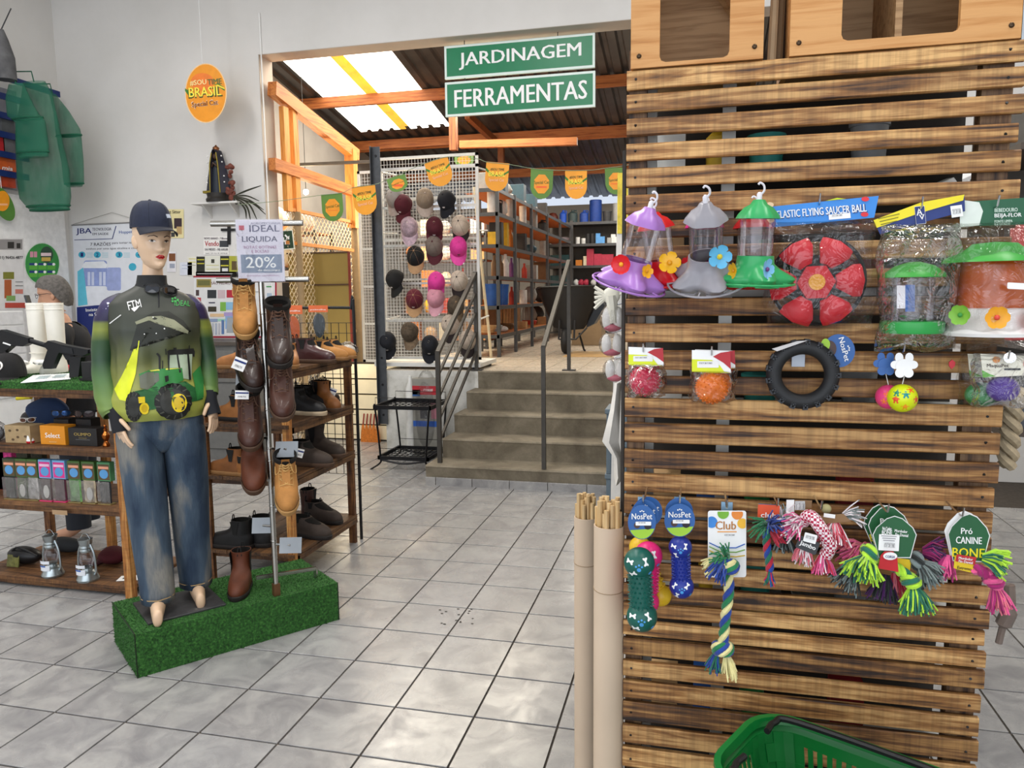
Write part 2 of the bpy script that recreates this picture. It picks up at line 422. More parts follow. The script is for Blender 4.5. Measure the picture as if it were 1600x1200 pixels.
for a, c in zip(edges[:-1], edges[1:]):
    for y0, y1 in ((YB-.1, sy1), (sy1-.08, sy1+2.6), (sy1+2.52, 10.2)):
        if abs(a-sx0) < .01 and y0 < sy1-.5:
            mid = (a+c)/2
            struct(sheetmesh(a, mid-.09, y0, y1).build('roof_light', SKY, roof, world=True)); struct(sheetmesh(mid-.09, mid+.10, y0, y1).build('roof_light_lap', SKYY, roof, world=True)); struct(sheetmesh(mid+.10, c, y0, y1).build('roof_light', SKY, roof, world=True))
        else: struct(sheetmesh(a, c, y0, y1, .012 if y0 > sy1-.2 else 0).build('roof_sheet', SHEET, roof, world=True))
TIMB = wood('d2823a', 'b8682a', '8a4a1c', 1, .7, 0, .45); TIMBX = wood('b8713a', '9a5426', '6e3a18', 0, .7, 0, .45); TIMBZ = wood('e09a45', 'c8782c', '94521e', 2, .7, 0, .45)
TIMBD = wood('9a5a2a', '7a441e', '4e2a12', 2, .7, 0, .45)
def purlin(px0, py0, w=.07, h=.15):
    p = roof_at(px0, py0); y = p[1]; zz = roofz(y)-h/2-.01
    B().box((1.0, y, zz), (9.6, w, h)).build('purlin', TIMBX, roof, world=True)
for q in ((580, 146), (570, 220), (880, 204), (840, 262)): purlin(*q)
def beam(a, b, w, h, m, nm='roof_brace', par=None):
    a, b = V(a), V(b); d = b-a; L = np.linalg.norm(d); u = d/L; s = unit(np.cross(u, Z1) if abs(u[2]) < .95 else X1); t = np.cross(s, u)
    return B().box((a+b)/2, (L, w, h), np.stack([u, s, t], 1)).build(nm, m, par or roof, world=True)
XF = -2.12
beam(atX(425, 138, XF), atX(556, 243, XF), .10, .14, TIMB); beam(atX(425, 256, XF), atX(548, 298, XF), .08, .12, TIMB)
for px_, pt, pb in ((449, 170, 330), (463, 170, 330)):
    p = atX(px_, 300, XF); beam((p[0], p[1], 2.55), (p[0], p[1], atX(px_, pt, XF)[2]), .055, .10, TIMBZ, 'roof_post')
p = atX(550, 300, XF); beam((p[0], p[1], 2.5), (p[0], p[1], atX(550, 235, XF)[2]), .12, .12, TIMBZ, 'roof_post')
for (px_, y0_, y1_, Y) in ((708, 183, 235, 4.6), (783, 230, 266, 7.0)):
    a = atY(px_, y0_, Y); c = atY(px_, y1_, Y); beam((a[0], Y, c[2]), (a[0], Y, a[2]+.2), .1, .1, TIMBD, 'hanger_post')
beam(atY(730, 180, 5.2), atY(775, 222, 6.6), .08, .1, TIMBD)
beam(atY(719, 226, 4.6), atY(902, 221, 4.6), .09, .1, TIMBX, 'tie_beam')
beam(atY(430, 259, 2.6), atY(590, 252, 2.6), .035, .035, P('57534d', .5, .5), 'steel_tube')
# steel angle post on the platform corner
sp = thing('steel_post', 'grey steel angle post bolted to the platform corner beside the cap display', 'post', (-1.06, 1.36, .3))
m_ = P('4d5054', .5, .6, .15)
B().bb((-1.09, 1.38, .30), (-1.00, 1.388, 3.14)).bb((-1.09, 1.33, .30), (-1.083, 1.388, 3.14)).build('angle_bar', m_, sp, world=True)
for z in (.4, .72, 1.0, 3.05): B().cyl((-1.045, 1.372, z), (-1.045, 1.384, z), .012, n=8).build('bolt', P('2c2c2e', .4, .8), sp, world=True)
# ---------------------------------------------------------------- slatted end panel of the gondola
YP = -4.02
PX0, PX1 = 1.962, 2.832
SLAT = wood('dcae70', '9e6d38', '3a2110', 0, 1.0, .26, .56)
SLATD = wood('b88a50', '7c5228', '2a170b', 0, 1.0, .30, .60)
PINE = wood('e0a868', 'cf9250', 'a86c34', 0, .8, .0, .44)
PINED = wood('b89468', '9a764c', '6f5030', 0, .8, .0, .44)
UPW = wood('8a6a48', '6a4a2c', '2c1a0e', 2, 1, .3, .55)
POLE = P('c9cac8', .35, .7, .05); CHROME = P('c8c8c8', .22, 1, .05)
panel = thing('slatted_display_panel', 'tall end panel of scorched wooden slats facing the aisle, hung with toys', 'display panel', (2.4, -4.0, 0))
rows = [(110, 140), (147, 175), (185, 212), (225.5, 252), (263, 292.5), (305, 334.5), (345.6, 372.4), (385, 412), (426, 453), (467, 494), (506, 535),
        (547, 577), (587, 614), (622, 652), (661, 691), (702.5, 731), (739, 767), (773.6, 803), (809, 838), (845, 872), (878, 904), (912, 938), (942, 963), (970, 992), (998, 1024), (1033, 1057), (1065, 1092), (1098, 1127), (1133, 1160), (1168, 1198), (1206, 1236), (1244, 1272), (1282, 1312), (1322, 1350)]
for i, (a, b_) in enumerate(rows):
    za, zb = atY(985, a, YP)[2], atY(985, b_, YP)[2]
    d = random.uniform(-.004, .003); w = random.uniform(-.006, .006)
    o = B().box((0, 0, 0), (PX1-PX0+w, .018, za-zb), None, .003).build('slat', SLAT if (i < 6 or i % 3) else SLATD, panel)
    o.location = V((PX0+PX1)/2+w/2, YP+.009+d, (za+zb)/2)-V(panel.location)
    o.rotation_euler = (random.uniform(-.03, .03), random.uniform(-.002, .002), 0)
    for xx in (PX0+.022, PX1-.03):
        B().cyl((xx-(PX0+PX1)/2-w/2, -.0102, random.uniform(-.006, .006)), (xx-(PX0+PX1)/2-w/2, -.005, 0), .0032, n=8).build('screw_head', BLACK, o)
for xa, xb in ((PX0+.004, PX0+.048), (PX1-.075, PX1-.012)): B().bb((xa, YP+.022, 0), (xb, YP+.06, 2.24)).build('upright', UPW, panel, world=True)
B().bb((PX0-.012, YP+.024, 0), (PX0-.004, YP+.05, 2.0)).build('side_strip', P('2b241d', .6), panel, world=True)
def hook(px, py, off=.10, up=.02, Y=None):
    p = atY(px, py, YP-off)
    return B().tube([V(p[0], YP+.002, p[2]), V(p[0], YP-off+.012, p[2]-.004), V(p[0], YP-off+.003, p[2]), p+V(0, -.004, up)], .0022, 6).build('hook', CHROME, panel, world=True, smooth=True)
# gondola shelving behind the panel
gon = thing('gondola_shelving', 'pale metal gondola shelving standing behind the slatted panel, seen through its gaps', 'shelving', (2.4, -3.0, 0))
GM = P('b9b9b5', .45, .3, .05); DKP = P('44403c', .7)
for px_ in (1016, 1137, 1545):
    x = atY(px_, 300, -3.93)[0]; B().bb((x-.016, -3.945, 0), (x+.016, -3.91, 2.2)).build('slotted_upright', GM, gon, world=True)
B().bb((2.39, -3.7, .1), (2.41, -2.1, 2.2)).build('back_panel', DKP, gon, world=True); B().bb((1.99, -3.72, .1), (2.81, -3.70, 2.2)).build('dark_gap_sheet', P('2e2822', .8, 0, .3, 4), gon, world=True)  # crosswise dark sheet is added behind the slats to make their gaps dark
for z in (.12, .45, .80, 1.02, 1.34, 1.66, 1.96):
    for a, b_ in ((1.99, 2.385), (2.415, 2.81)): B().bb((a, -3.9, z-.012), (b_, -2.1, z)).bb((a, -3.9, z-.03), (b_, -3.893, z)).build('shelf', GM, gon, world=True)
for i, (px_, y0_, y1_) in enumerate(((1500, 262, 215), (1455, 298, 268))):
    B().tube([atY(px_, y0_, -3.86), atY(px_+70, y1_, -3.5)], .014, 6).build('shelf_brace', WHITE, gon, world=True)
prods = [('flat cardboard box', 'carton', 'b89468'), ('blue paper packet', 'packet', '2f62b0'), ('green plastic bottle', 'bottle', '2f8a4a'), ('dark red box', 'carton', '8c1f24'), ('white paper packet', 'packet', 'e6e6e2'), ('yellow plastic bottle', 'bottle', 'dcb42c'), ('teal plastic tub', 'tub', '2f8f86'), ('grey plastic tub', 'tub', '8d8f90')]
zs_ = {.45: 'second lowest', .80: 'waist high', 1.02: 'middle', 1.34: 'chest high', 1.66: 'upper', 1.96: 'topmost'}
k = 0
for z, zn in zs_.items():
    for xc, sd in ((2.06, 'outer'), (2.19, 'middle'), (2.31, 'inner'), (2.56, 'far')):
        nm, cat, cc = prods[k % 8]; k += 1; h = .09+.05*((k*7) % 5)/5
        b = B()
        if cat == 'bottle': b.lathe([(.0, 0), (.032, 0), (.034, .02), (.034, h*.7), (.014, h*.85), (.014, h), (0, h)], (xc, -3.82, z), 14)
        elif cat == 'tub': b.lathe([(0, 0), (.04, 0), (.046, h*.8), (.05, h*.8), (.05, h*.9), (0, h*.9)], (xc, -3.82, z), 14)
        else: b.box((xc, -3.82, z+h/2), (.085, .06, h), None, .003)
        tag(b.build({'carton': 'product_carton', 'packet': 'paper_packet', 'bottle': 'plastic_bottle', 'tub': 'plastic_tub'}[cat], P(cc, .5), None, smooth=True), f'{nm} at the {sd} spot on the {zn} gondola shelf behind slats', cat, 'goods behind the slats')
# nest boxes on top
def nest(name, label, x0, x1, ox0, ox1, oy, z0):
    t = thing(name, label, 'wooden box', ((x0+x1)/2, YP+.15, z0)); yf = YP-.004; H = .46; zt = z0+H; zo = oy
    th = .016; b = B()
    out = []
    r = .014
    # front board with a round-cornered opening: built as four strips plus corner fillets
    B().bb((x0, yf, z0), (ox0, yf+th, zt)).bb((ox1, yf, z0), (x1, yf+th, zt)).bb((ox0, yf, z0), (ox1, yf+th, zo)).bb((ox0, yf, zt-.06), (ox1, yf+th, zt)).prism([(0, 0), (r, 0), (r*.3, r*.3), (0, r)], (ox0, yf, zo), X1, Z1, Y1*th).prism([(0, 0), (-r, 0), (-r*.3, r*.3), (0, r)], (ox1, yf, zo), X1, Z1, Y1*th).build('front_board', PINE, t, world=True)
    B().bb((x0, yf+th, z0), (x0+.014, yf+.30, zt)).build('side_board', PINE, t, world=True)
    B().bb((x1-.014, yf+th, z0), (x1, yf+.30, zt)).build('side_board', PINE, t, world=True)
    B().bb((x0+.014, yf+.286, z0), (x1-.014, yf+.30, zt)).build('back_board', PINED, t, world=True)
    B().bb((x0+.014, yf+th, z0), (x1-.014, yf+.286, z0+.014)).build('base_board', PINED, t, world=True)
    B().bb((x0, yf, zt), (x1, yf+.30, zt+.014)).build('roof_board', PINE, t, world=True)
    for xx in (x0+.02, x1-.02): B().ell((xx, yf-.001, z0+.028), (.006, .003, .006), 10, 6).build('screw_head', P('4a3a2a', .35, .8), t, world=True, smooth=True)
    return t
z0 = atY(985, 109, YP)[2]+.001
xa = [atY(q, 60, YP)[0] for q in (986, 1193, 1031, 1140, 1234, 1594, 1314, 1498)]
n1 = nest('nest_box', 'narrow pine nest box with a tall opening atop the left of the slatted panel', xa[0], xa[1], xa[2], xa[3], atY(1085, 94, YP)[2], z0)
n2 = nest('nest_box', 'wide pine nest box with a broad opening atop the right of the slatted panel', xa[4], xa[5], xa[6], xa[7], atY(1400, 58, YP)[2], z0)
B().tube([(xa[2]-.01, YP+.05, z0+.40), (xa[3]+.02, YP+.26, z0+.19)], .012, 4).build('brace', PINED, n1, world=True)
B().bb((xa[6]+.12, YP+.03, z0+.02), (xa[6]+.135, YP+.28, z0+.4)).build('divider', PINED, n2, world=True)
for i, (px_, cc, ln) in enumerate(((1207, 'a08a6c', 'pale'), (1219, '7c6448', 'brown'), (1226, '4e3a2a', 'dark'))):
    p = atY(px_, 70, YP+.03); q = atY(px_+4, 0, YP+.16)
    tag(B().tube([V(p[0], YP+.05+.03*i, z0+.002), V(q[0], YP+.07+.03*i, z0+.45)], [.011, .008], 8).build('wooden_stake', P(cc, .8), None), f'{ln} wooden stake leaning between the two pine nest boxes', 'stake')
tag(B().bb((xa[5]+.006, YP+.01, z0-.01), (xa[5]+.03, YP+.04, z0+.5)).build('steel_upright', P('a9b0b4', .4, .7), None), 'perforated steel upright beside the wide pine nest box', 'upright')
# ---------------------------------------------------------------- hung goods
def pp(px, py, off=.05): return atY(px, py, YP-off)
def uv(px, py, off=.05, ang=0):
    c, s_ = math.cos(math.radians(ang)), math.sin(math.radians(ang)); o = pp(px, py, off)
    return o, (pp(px+10*c, py-10*s_, off)-o)/10, (pp(px-10*s_, py-10*c, off)-o)/10
def pxpoly(pts, off, th=.0015): return B().prism([(0, 0)], (0, 0, 0), X1, Z1, Y1) if 0 else _pxp(pts, off, th)
def _pxp(pts, off, th, b=None):
    b = b or B(); a = [pp(x, y, off) for x, y in pts]; n = len(a)
    b.add(a+[q+V(0, th, 0) for q in a], [tuple(range(n)), tuple(range(2*n-1, n-1, -1))]+[(i, i+n, (i+1) % n+n, (i+1) % n) for i in range(n)]); return b
def txt(s, px, py, w, h, off, mat, par, ang=0):
    o, u, v = uv(px, py, off, ang); return text(s, o, u, v, w, h, mat, par)
def rpoly(px, py, w, h, r, ang=0, n=4, corners=(1, 1, 1, 1)):
    c, s_ = math.cos(math.radians(ang)), math.sin(math.radians(ang))
    return [(px+x*c-y*s_, py-(x*s_+y*c)) for x, y in rrect(w, h, r, n, corners)]
def cpoly(px, py, r, ry=None, n=20): return [(px+x, py+y) for x, y in circ(r, n, ry)]
def bag(name, px0, py0, px1, py1, off, par, bulge=.03, seed=0):
    """clear film bag: front and back sheets pinched at the rim, crumpled"""
    rs = np.random.RandomState(seed); ph = rs.rand(8)*6.28
    b = B(); a = pp(px0, py0, off); c = pp(px1, py1, off)
    for sg in (-1, 1):
        def fn(u, v, sg=sg):
            e = (max(0, 1-(2*u-1)**4)*max(0, 1-(2*v-1)**6))**.6
            w = .35*math.sin(9*u+5*v+ph[0])+.3*math.sin(17*v-6*u+ph[1])+.25*math.sin(23*u+13*v+ph[2])
            edge = .03*(math.sin(7*v+ph[3])+.6*math.sin(19*v+ph[4]))*(1 if .05 < v < .95 else .3)
            x = a[0]+(c[0]-a[0])*(u+edge*(2*u-1))
            return V(x, YP-off+sg*bulge*e*(1+.28*w)+.003*w, a[2]+(c[2]-a[2])*v+.004*math.sin(11*u+ph[5])*(v > .9))
        b.grid(fn, 22, 26)
    return b.build(name, FILM, par, world=True, smooth=True, ang=180)
def plast(c, r=.32): return P(c, r, 0, .06, 10)
def flower(c, R, r, petals, m, mc, par, shape=.55):
    """open flower: petals as leaf-shaped cupped blades around a centre"""
    R = np.array(R); b = B(); c = V(c)
    for k in range(petals):
        t = 2*PI*k/petals; d = V(math.cos(t), math.sin(t), 0); e = V(-math.sin(t), math.cos(t), 0); rows_ = []
        for s_, w in ((.12, .08), (.4, .40*shape*1.5), (.75, .52*shape*1.6), (.95, .34*shape*1.5), (1.0, .12)):
            zz = .25*r*s_*s_; rows_.append([c+R@(d*s_*r+e*w*r*q+Z1*(zz+.06*r*abs(q))) for q in (-1, 0, 1)])
        b.loft(rows_, False, False, closed=False)
    o = b.build('flower', m, par, world=True, smooth=True)
    B().lathe([(0, .02*r), (.18*r, .04*r), (.24*r, .16*r), (.12*r, .3*r), (0, .32*r)], c, 10, R).build('flower_centre', mc, par, world=True, smooth=True)
    return o
def feeder(label, px, py, off, colr, tilt=0, roll=0, sc_=1.0, flowers=(), glass=GLASS, hk=True):
    """nectar feeder; px,py = middle of the dish"""
    p = pp(px, py, off); t = thing('nectar_feeder', label, 'bird feeder', p, 'nectar feeders on the slatted panel')
    R = rotm('X', tilt)@rotm('Y', roll); s_ = sc_; m_ = plast(colr)
    def L(pr): return [(r*s_, z*s_)+tuple(q) for r, z, *q in pr]
    B().lathe(L([(.0, -.012), (.045, -.016), (.066, -.012, .20), (.074, .000, .22), (.070, .006, .22), (.050, .022, .14), (.042, .034), (.040, .052), (.036, .052)]), p, 40, R, lobes=5).build('dish', m_, t, world=True, smooth=True, ang=50)
    b = B()
    for k in range(5):
        a = 2*PI*k/5+.1; b.tube([p+R@(V(math.cos(a+d)*.064*q, math.sin(a+d)*.064*q, -.0155)*s_) for d, q in ((-.42, .62), (-.42, 1.05), (0, 1.18), (.42, 1.05), (.42, .62), (0, .5))], .0016*s_, 5, closed=True)
    b.build('dish_rim', m_, t, world=True, smooth=True)
    b = B().tube([p+R@(V(math.cos(a)*.088, math.sin(a)*.088, -.010)*s_) for a in [2*PI*i/30 for i in range(30)]], .0026*s_, 6, closed=True)
    for k in range(5):
        a = 2*PI*k/5+.73; b.cyl(p+R@(V(math.cos(a)*.07, math.sin(a)*.07, -.008)*s_), p+R@(V(math.cos(a)*.088, math.sin(a)*.088, -.010)*s_), .002*s_, n=5)
    b.build('perch_ring', m_, t, world=True, smooth=True)
    B().lathe(L([(.034, .046), (.037, .06), (.037, .10), (.039, .135), (.030, .142)]), p, 24, R).build('reservoir', glass, t, world=True, smooth=True)
    B().lathe(L([(.0, .176), (.012, .175), (.018, .165), (.030, .158), (.042, .143), (.046, .134), (.043, .134), (.030, .146), (0, .15)]), p, 32, R, lobes=6, amp=.06).build('cap', m_, t, world=True, smooth=True, ang=60)
    top = p+R@(V(0, 0, .172)*s_); b = B().lathe([(.006*s_, .168*s_), (.006*s_, .188*s_), (.003*s_, .192*s_)], p, 10, R, cb=True)
    hp = [top+R@(V(x, 0, z)*s_) for x, z in ((0, .012), (.009, .022), (.008, .034), (0, .040), (-.004, .036))]
    b.tube(bez(hp, 5), .0026*s_, 6)
    b.build('hanger', plast('d9d7dc'), t, world=True, smooth=True)
    for fx, fy, fo, fr, n_, fm, fc, yaw, pit in flowers:
        flower(pp(fx, fy, fo), rotm('Z', yaw)@rotm('X', 90+pit), fr, n_, plast(fm), plast(fc), t)
    return t
FB = [hook(1007, 338, .08), hook(1099, 336, .08), hook(1173, 338, .08)]
feeder('red nectar feeder with a large yellow flower, half behind the lilac feeder', 1036, 437, .075, 'c8141e', 8, -8, .92, [(1046, 411, .14, .026, 5, 'f2b614', 'e09a10', 5, -8)])
feeder('magenta nectar feeder mostly hidden behind the pale grey feeder', 1099, 440, .055, 'd0187e', 0, 0, .95, [(1076, 412, .10, .018, 5, 'd4202a', 'ffffff', -30, 0)])
feeder('dark red nectar feeder mostly hidden behind the green feeder', 1174, 442, .055, 'a3121a', 0, 0, .95)
feeder('lilac nectar feeder with a red flower, nearest the edge of the slatted panel', 984, 438, .15, 'a273bc', 12, 16, .98, [(971, 413, .235, .022, 8, 'd8121c', 'f0a020', -10, 5), (1010, 424, .20, .016, 5, 'e8a414', 'd08a10', 40, 0)])
feeder('pale grey nectar feeder with a sky blue flower, seen from below', 1104, 432, .15, '8e8c92', 26, -2, 1.0, [(1124, 401, .225, .026, 5, '5fb4dc', 'd8c22a', 12, 8)])
feeder('bright green nectar feeder with blue and yellow flowers', 1178, 436, .14, '2f9f5c', 4, 2, 1.0, [(1197, 421, .22, .023, 5, '7cbce4', '6a3a78', 55, 0), (1147, 423, .20, .018, 5, 'e8b41c', 'd09010', -60, 0)])
# flying saucer toy in its bag
PRB, PRW, PRY, PRR = P('2f86d8', .4, var=.05), P('f6f6f4', .4, var=.02), P('f0d23a', .4, var=.03), P('d8232e', .4, var=.04)
NAVY = P('1c3274', .45, var=.05)
BARC = NT('barcode'); _v = BARC.coord('Generated', (60, 1, 1)); BARC.base(BARC.ramp(BARC.noise(_v, 1.2, 2), [(.48, (.9, .9, .9)), (.52, (.05, .05, .05))])); BARC.set(Roughness=.5); BARC = BARC.m
t = thing('flying_saucer_toy', 'bagged red petal flying saucer ball under a sky blue header card', 'pet toy', pp(1284, 420, .06))
cd_ = _pxp([(1194, 324), (1373, 306), (1366, 340), (1198, 356)], .062, .002).build('header_card', PRB, t, world=True)
txt('ELASTIC FLYING SAUCER BALL', 1283, 330, 140, 12, .064, P('e8eef8', .4, var=.02), t, 4.5); txt('ELASTIC FLYING SAUCER BALL', 1283.6, 330.8, 142, 13, .0632, NAVY, t, 4.5)
_pxp(rpoly(1312, 338, 34, 8, 0, 5), .064, .0008).build('price_sticker', WHITE, t, world=True); _pxp(rpoly(1308, 336.4, 16, 2.4, 0, 5), .065, .0006).build('barcode', BARC, t, world=True)
for q, r in (((1352, 311), 6), ((1351, 335), 6)): _pxp(cpoly(*q, r, r*.6), .0642, .0006).build('saucer_print', PRR, t, world=True)
for q in ((1203, 320), (1204, 344)): _pxp(cpoly(*q, 6, 4), .0642, .0006).build('figure_print', P('e8c8a0', .5), t, world=True)
_pxp([(1290, 314), (1308, 309), (1322, 311), (1308, 312)], .0642, .0006).build('arrow_print', P('c8d820', .5), t, world=True)
c0 = pp(1274, 441, .05); R_ = 71/pxm(1274, 441, YP-.05)
B().lathe([(R_*.2, -.004), (R_*.55, -.004), (R_*.60, 0), (R_*.55, .006), (R_*.2, .006)], c0+V(0, .01, 0), 40, rotm('X', 90)).tube([c0+V(R_*.97*math.cos(q)+.006, .012, R_*.97*math.sin(q)+.004) for q in [2*PI*i/40 for i in range(40)]], .005, 6, closed=True).build('rim_disc', BLACK, t, world=True, smooth=True)
CORAL = P('d01c2c', .42, 0, .08, 30, .1, 300)
for k in range(6):
    a = math.radians(60*k+2); w0, w1, r0, r1 = math.radians(21), math.radians(24.5), R_*.42, R_*.98
    def pt(r, q, h): return c0+V(r*math.cos(a+q), -h, r*math.sin(a+q))
    rows_ = []
    for r, q, h in ((r0, w0*.9, .016), (R_*.6, w1*.95, .026), (R_*.82, w1*1.02, .022), (r1, w1*.86, .010)): rows_.append([pt(r, -q, h-.008), pt(r*1.0, -q*.8, h), pt(r*1.01, 0, h+.003), pt(r, q*.8, h), pt(r, q, h-.008), pt(r, 0, h-.012)])
    B().loft(rows_).build('petal', CORAL, t, world=True, smooth=True, ang=50)
B().lathe([(R_*.41, .002), (R_*.40, .016), (R_*.2, .021), (0, .021)], c0, 6, rotm('X', 90)@rotm('Z', 2)).build('hub', CORAL, t, world=True)
B().lathe([(R_*.18, .018), (R_*.17, .026), (0, .027)], c0, 24, rotm('X', 90)).build('hub_button', P('f0a818', .4), t, world=True, smooth=True)
bag('clear_bag', 1200, 348, 1365, 511, .062, t, .045, 3); hook(1281, 316, .075)
# two bagged feeding stations
GRN = P('3c9a3c', .38, var=.06); GRN2 = P('2f9a48', .3, var=.05)
t = thing('bagged_feeder', 'bagged clear drinker with green lid and tray under a yellow and navy header card', 'bird feeder', pp(1430, 440, .06))
_pxp([(1366, 346), (1440, 318), (1507, 305), (1508, 330), (1440, 348), (1375, 366)], .066, .002).build('header_card', NAVY, t, world=True)
_pxp([(1365, 344), (1440, 316), (1507, 304), (1505, 313), (1437, 333), (1370, 356)], .068, .001).build('yellow_band', P('ead818', .4, var=.03), t, world=True)
_pxp(rpoly(1438, 336, 15, 27, 1, 6), .070, .001).build('emblem_panel', NAVY, t, world=True); _pxp(rpoly(1438, 336, 15.8, 28, 1, 6), .0694, .0008).build('emblem_border', WHITE, t, world=True)
txt('A', 1436.5, 331, 9, 11, .0712, WHITE, t, 6); txt('V', 1440.5, 339, 8, 8, .0712, WHITE, t, 6)
for i in range(4): _pxp(rpoly(1389, 338+i*5, 34-4*i, 1.2, 0, 13), .0692, .0004).build('small_print', P('6a6a18', .6), t, world=True)
_pxp(rpoly(1495, 330, 18, 18, 0, 8), .0685, .0008).build('label', WHITE, t, world=True); _pxp(rpoly(1495, 330, 13, 8, 0, 8), .0694, .0004).build('barcode', BARC, t, world=True)
c = pp(1424, 520, .06); k_ = 1/pxm(1424, 470, YP-.06)
B().lathe([(0, 0), (44*k_, 0), (46*k_, 6*k_), (46*k_, 17*k_), (40*k_, 19*k_), (38*k_, 8*k_), (0, 8*k_)], c, 32).build('tray', GRN2, t, world=True, smooth=True)
B().lathe([(30*k_, 12*k_), (31*k_, 60*k_), (29*k_, 86*k_)], c, 28).build('reservoir', GLASS, t, world=True, smooth=True)
B().lathe([(46*k_, 86*k_), (44*k_, 92*k_), (28*k_, 104*k_), (8*k_, 110*k_), (0, 110*k_)], c, 28, cb=False).build('lid', GRN, t, world=True, smooth=True)
_pxp(rpoly(1422, 466, 15, 42, 0), .10, .001).build('sticker', P('3a62a8', .5), t, world=True); _pxp(rpoly(1408, 464, 13, 36, 0), .10, .001).build('leaflet', P('e4e0e4', .6), t, world=True)
bag('clear_bag', 1375, 352, 1492, 548, .066, t, .05, 5); hook(1441, 322, .09)
t = thing('bagged_feeder', 'bagged hummingbird feeder with amber tank on a white base under a dark green header card', 'bird feeder', pp(1550, 440, .06))
DG = P('1d5a3c', .45, var=.06)
_pxp([(1500, 316), (1612, 308), (1620, 350), (1500, 354)], .058, .002).build('header_card', DG, t, world=True)
_pxp([(1500, 312), (1530, 316), (1536, 330), (1530, 352), (1500, 355)], .060, .001).build('leaf_panel', P('dde4dc', .5), t, world=True)
txt('BEBEDOURO', 1572, 328, 36, 6, .0605, P('cfe0d4', .5), t, 2); txt('BEIJA-FLOR', 1575, 337, 42, 8, .0605, WHITE, t, 2); txt('FONTE LIMPA', 1568, 345.5, 28, 4, .0605, P('cfe0d4', .5), t, 2); txt('0,6 LITROS', 1566, 350.5, 24, 4, .0605, P('cfe0d4', .5), t, 2)
c = pp(1546, 524, .07); AMB = film('amber_plastic', (1.0, .42, .10), .25, .06, 5)
AMB2 = P('c2560f', .18, 0, .12, 9, coat=.5)
B().lathe([(0, 0), (64*k_, 0), (66*k_, 5*k_), (58*k_, 12*k_), (52*k_, 40*k_), (48*k_, 42*k_)], c, 32).build('base', P('eceae6', .35), t, world=True, smooth=True)
B().lathe([(47*k_, 40*k_), (46*k_, 80*k_), (43*k_, 118*k_), (0, 119*k_)], c, 28).build('tank', AMB2, t, world=True, smooth=True)
B().lathe([(70*k_, 110*k_), (66*k_, 117*k_), (44*k_, 126*k_), (30*k_, 138*k_), (0, 141*k_)], c, 32, lobes=8, amp=.02).build('lid', GRN, t, world=True, smooth=True)
flower(pp(1557, 496, .165), rotm('X', 92), .024, 6, P('f0a824', .4), P('d84a3a', .4), t); flower(pp(1501, 492, .15), rotm('Z', -40)@rotm('X', 92), .022, 6, P('7ab43a', .4), P('3a8a3a', .4), t); flower(pp(1606, 500, .15), rotm('Z', 40)@rotm('X', 92), .020, 6, P('e0303a', .4), P('f0c040', .4), t)
_pxp(rpoly(1590, 447, 32, 10, 2, -3), .17, .0008).build('sticker', WHITE, t, world=True)
bag('clear_bag', 1482, 350, 1625, 545, .07, t, .085, 9); hook(1560, 320, .08)
# bagged balls
def ballpack(label, cx, cy, r, off, colr, hx0, hy0, hx1, hy1, seed, bx=None, hook_=None, spikes=True):
    t = thing('bagged_ball', label, 'pet toy', pp(cx, cy, off), 'bagged rubber balls')
    _pxp([(hx0, hy0), (hx1, hy0+2), (hx1+1, hy1+2), (hx0, hy1)], off+.012, .0015).build('header_card', PRW, t, world=True)
    w, h = hx1-hx0, hy1-hy0
    _pxp([(hx0, hy0+.42*h), (hx0+.52*w, hy0+.46*h), (hx0+.72*w, hy1-.30*h), (hx0+.84*w, hy1-.02*h), (hx1, hy1+2), (hx0, hy1)], off+.0135, .0008).build('yellow_band', P('dce81c', .45, var=.04), t, world=True)
    _pxp([(hx0+.55*w, hy0+.30*h), (hx0+.75*w, hy0+.12*h), (hx1, hy0+.06*h), (hx1+1, hy1-4), (hx0+.82*w, hy1-.42*h)], off+.0137, .0007).build('red_panel', P('b8202c', .45, var=.05), t, world=True)
    _pxp(rpoly(hx0+.42*w, hy0+.66*h, .56*w, .3*h, 1), off+.0146, .0006).build('label', WHITE, t, world=True); _pxp(rpoly(hx0+.36*w, hy0+.60*h, .34*w, .08*h, 0), off+.0154, .0004).build('barcode', BARC, t, world=True)
    c = pp(cx, cy, off); rr = r/pxm(cx, cy, YP-off); m_ = P(colr, .45, 0, .06); b = B().ell(c, rr, 28, 18)
    if spikes:
        for i in range(150):
            z = 1-2*(i+.5)/150; a = i*2.39996; q = V(math.sqrt(1-z*z)*math.cos(a), math.sqrt(1-z*z)*math.sin(a), z)
            if q[1] < .3: b.tube([c+q*rr*.97, c+q*rr*1.09], [rr*.075, rr*.03], 5)
    b.build('ball', m_, t, world=True, smooth=True, ang=70)
    x0, x1, y1 = bx; bag('clear_bag', x0, hy1-3, x1, y1, off+.004, t, rr*1.08, seed)
    return t
ballpack('bagged crimson spiky ball with a white and yellow header, nearest the panel edge', 1007, 595, 23, .055, 'c01d42', 982, 542, 1036, 570, 11, (980, 1040, 621))
ballpack('bagged orange ball partly hidden behind the front orange ball pack', 1120, 601, 23, .05, 'e8741a', 1086, 546, 1148, 574, 13, (1080, 1150, 628), spikes=False)
ballpack('bagged bright orange spiky ball, front pack of the pair on one hook', 1112, 606, 24, .10, 'f07a14', 1081, 547, 1141, 581, 12, (1078, 1142, 632))
hook(1005, 549, .075); hook(1112, 554, .12)
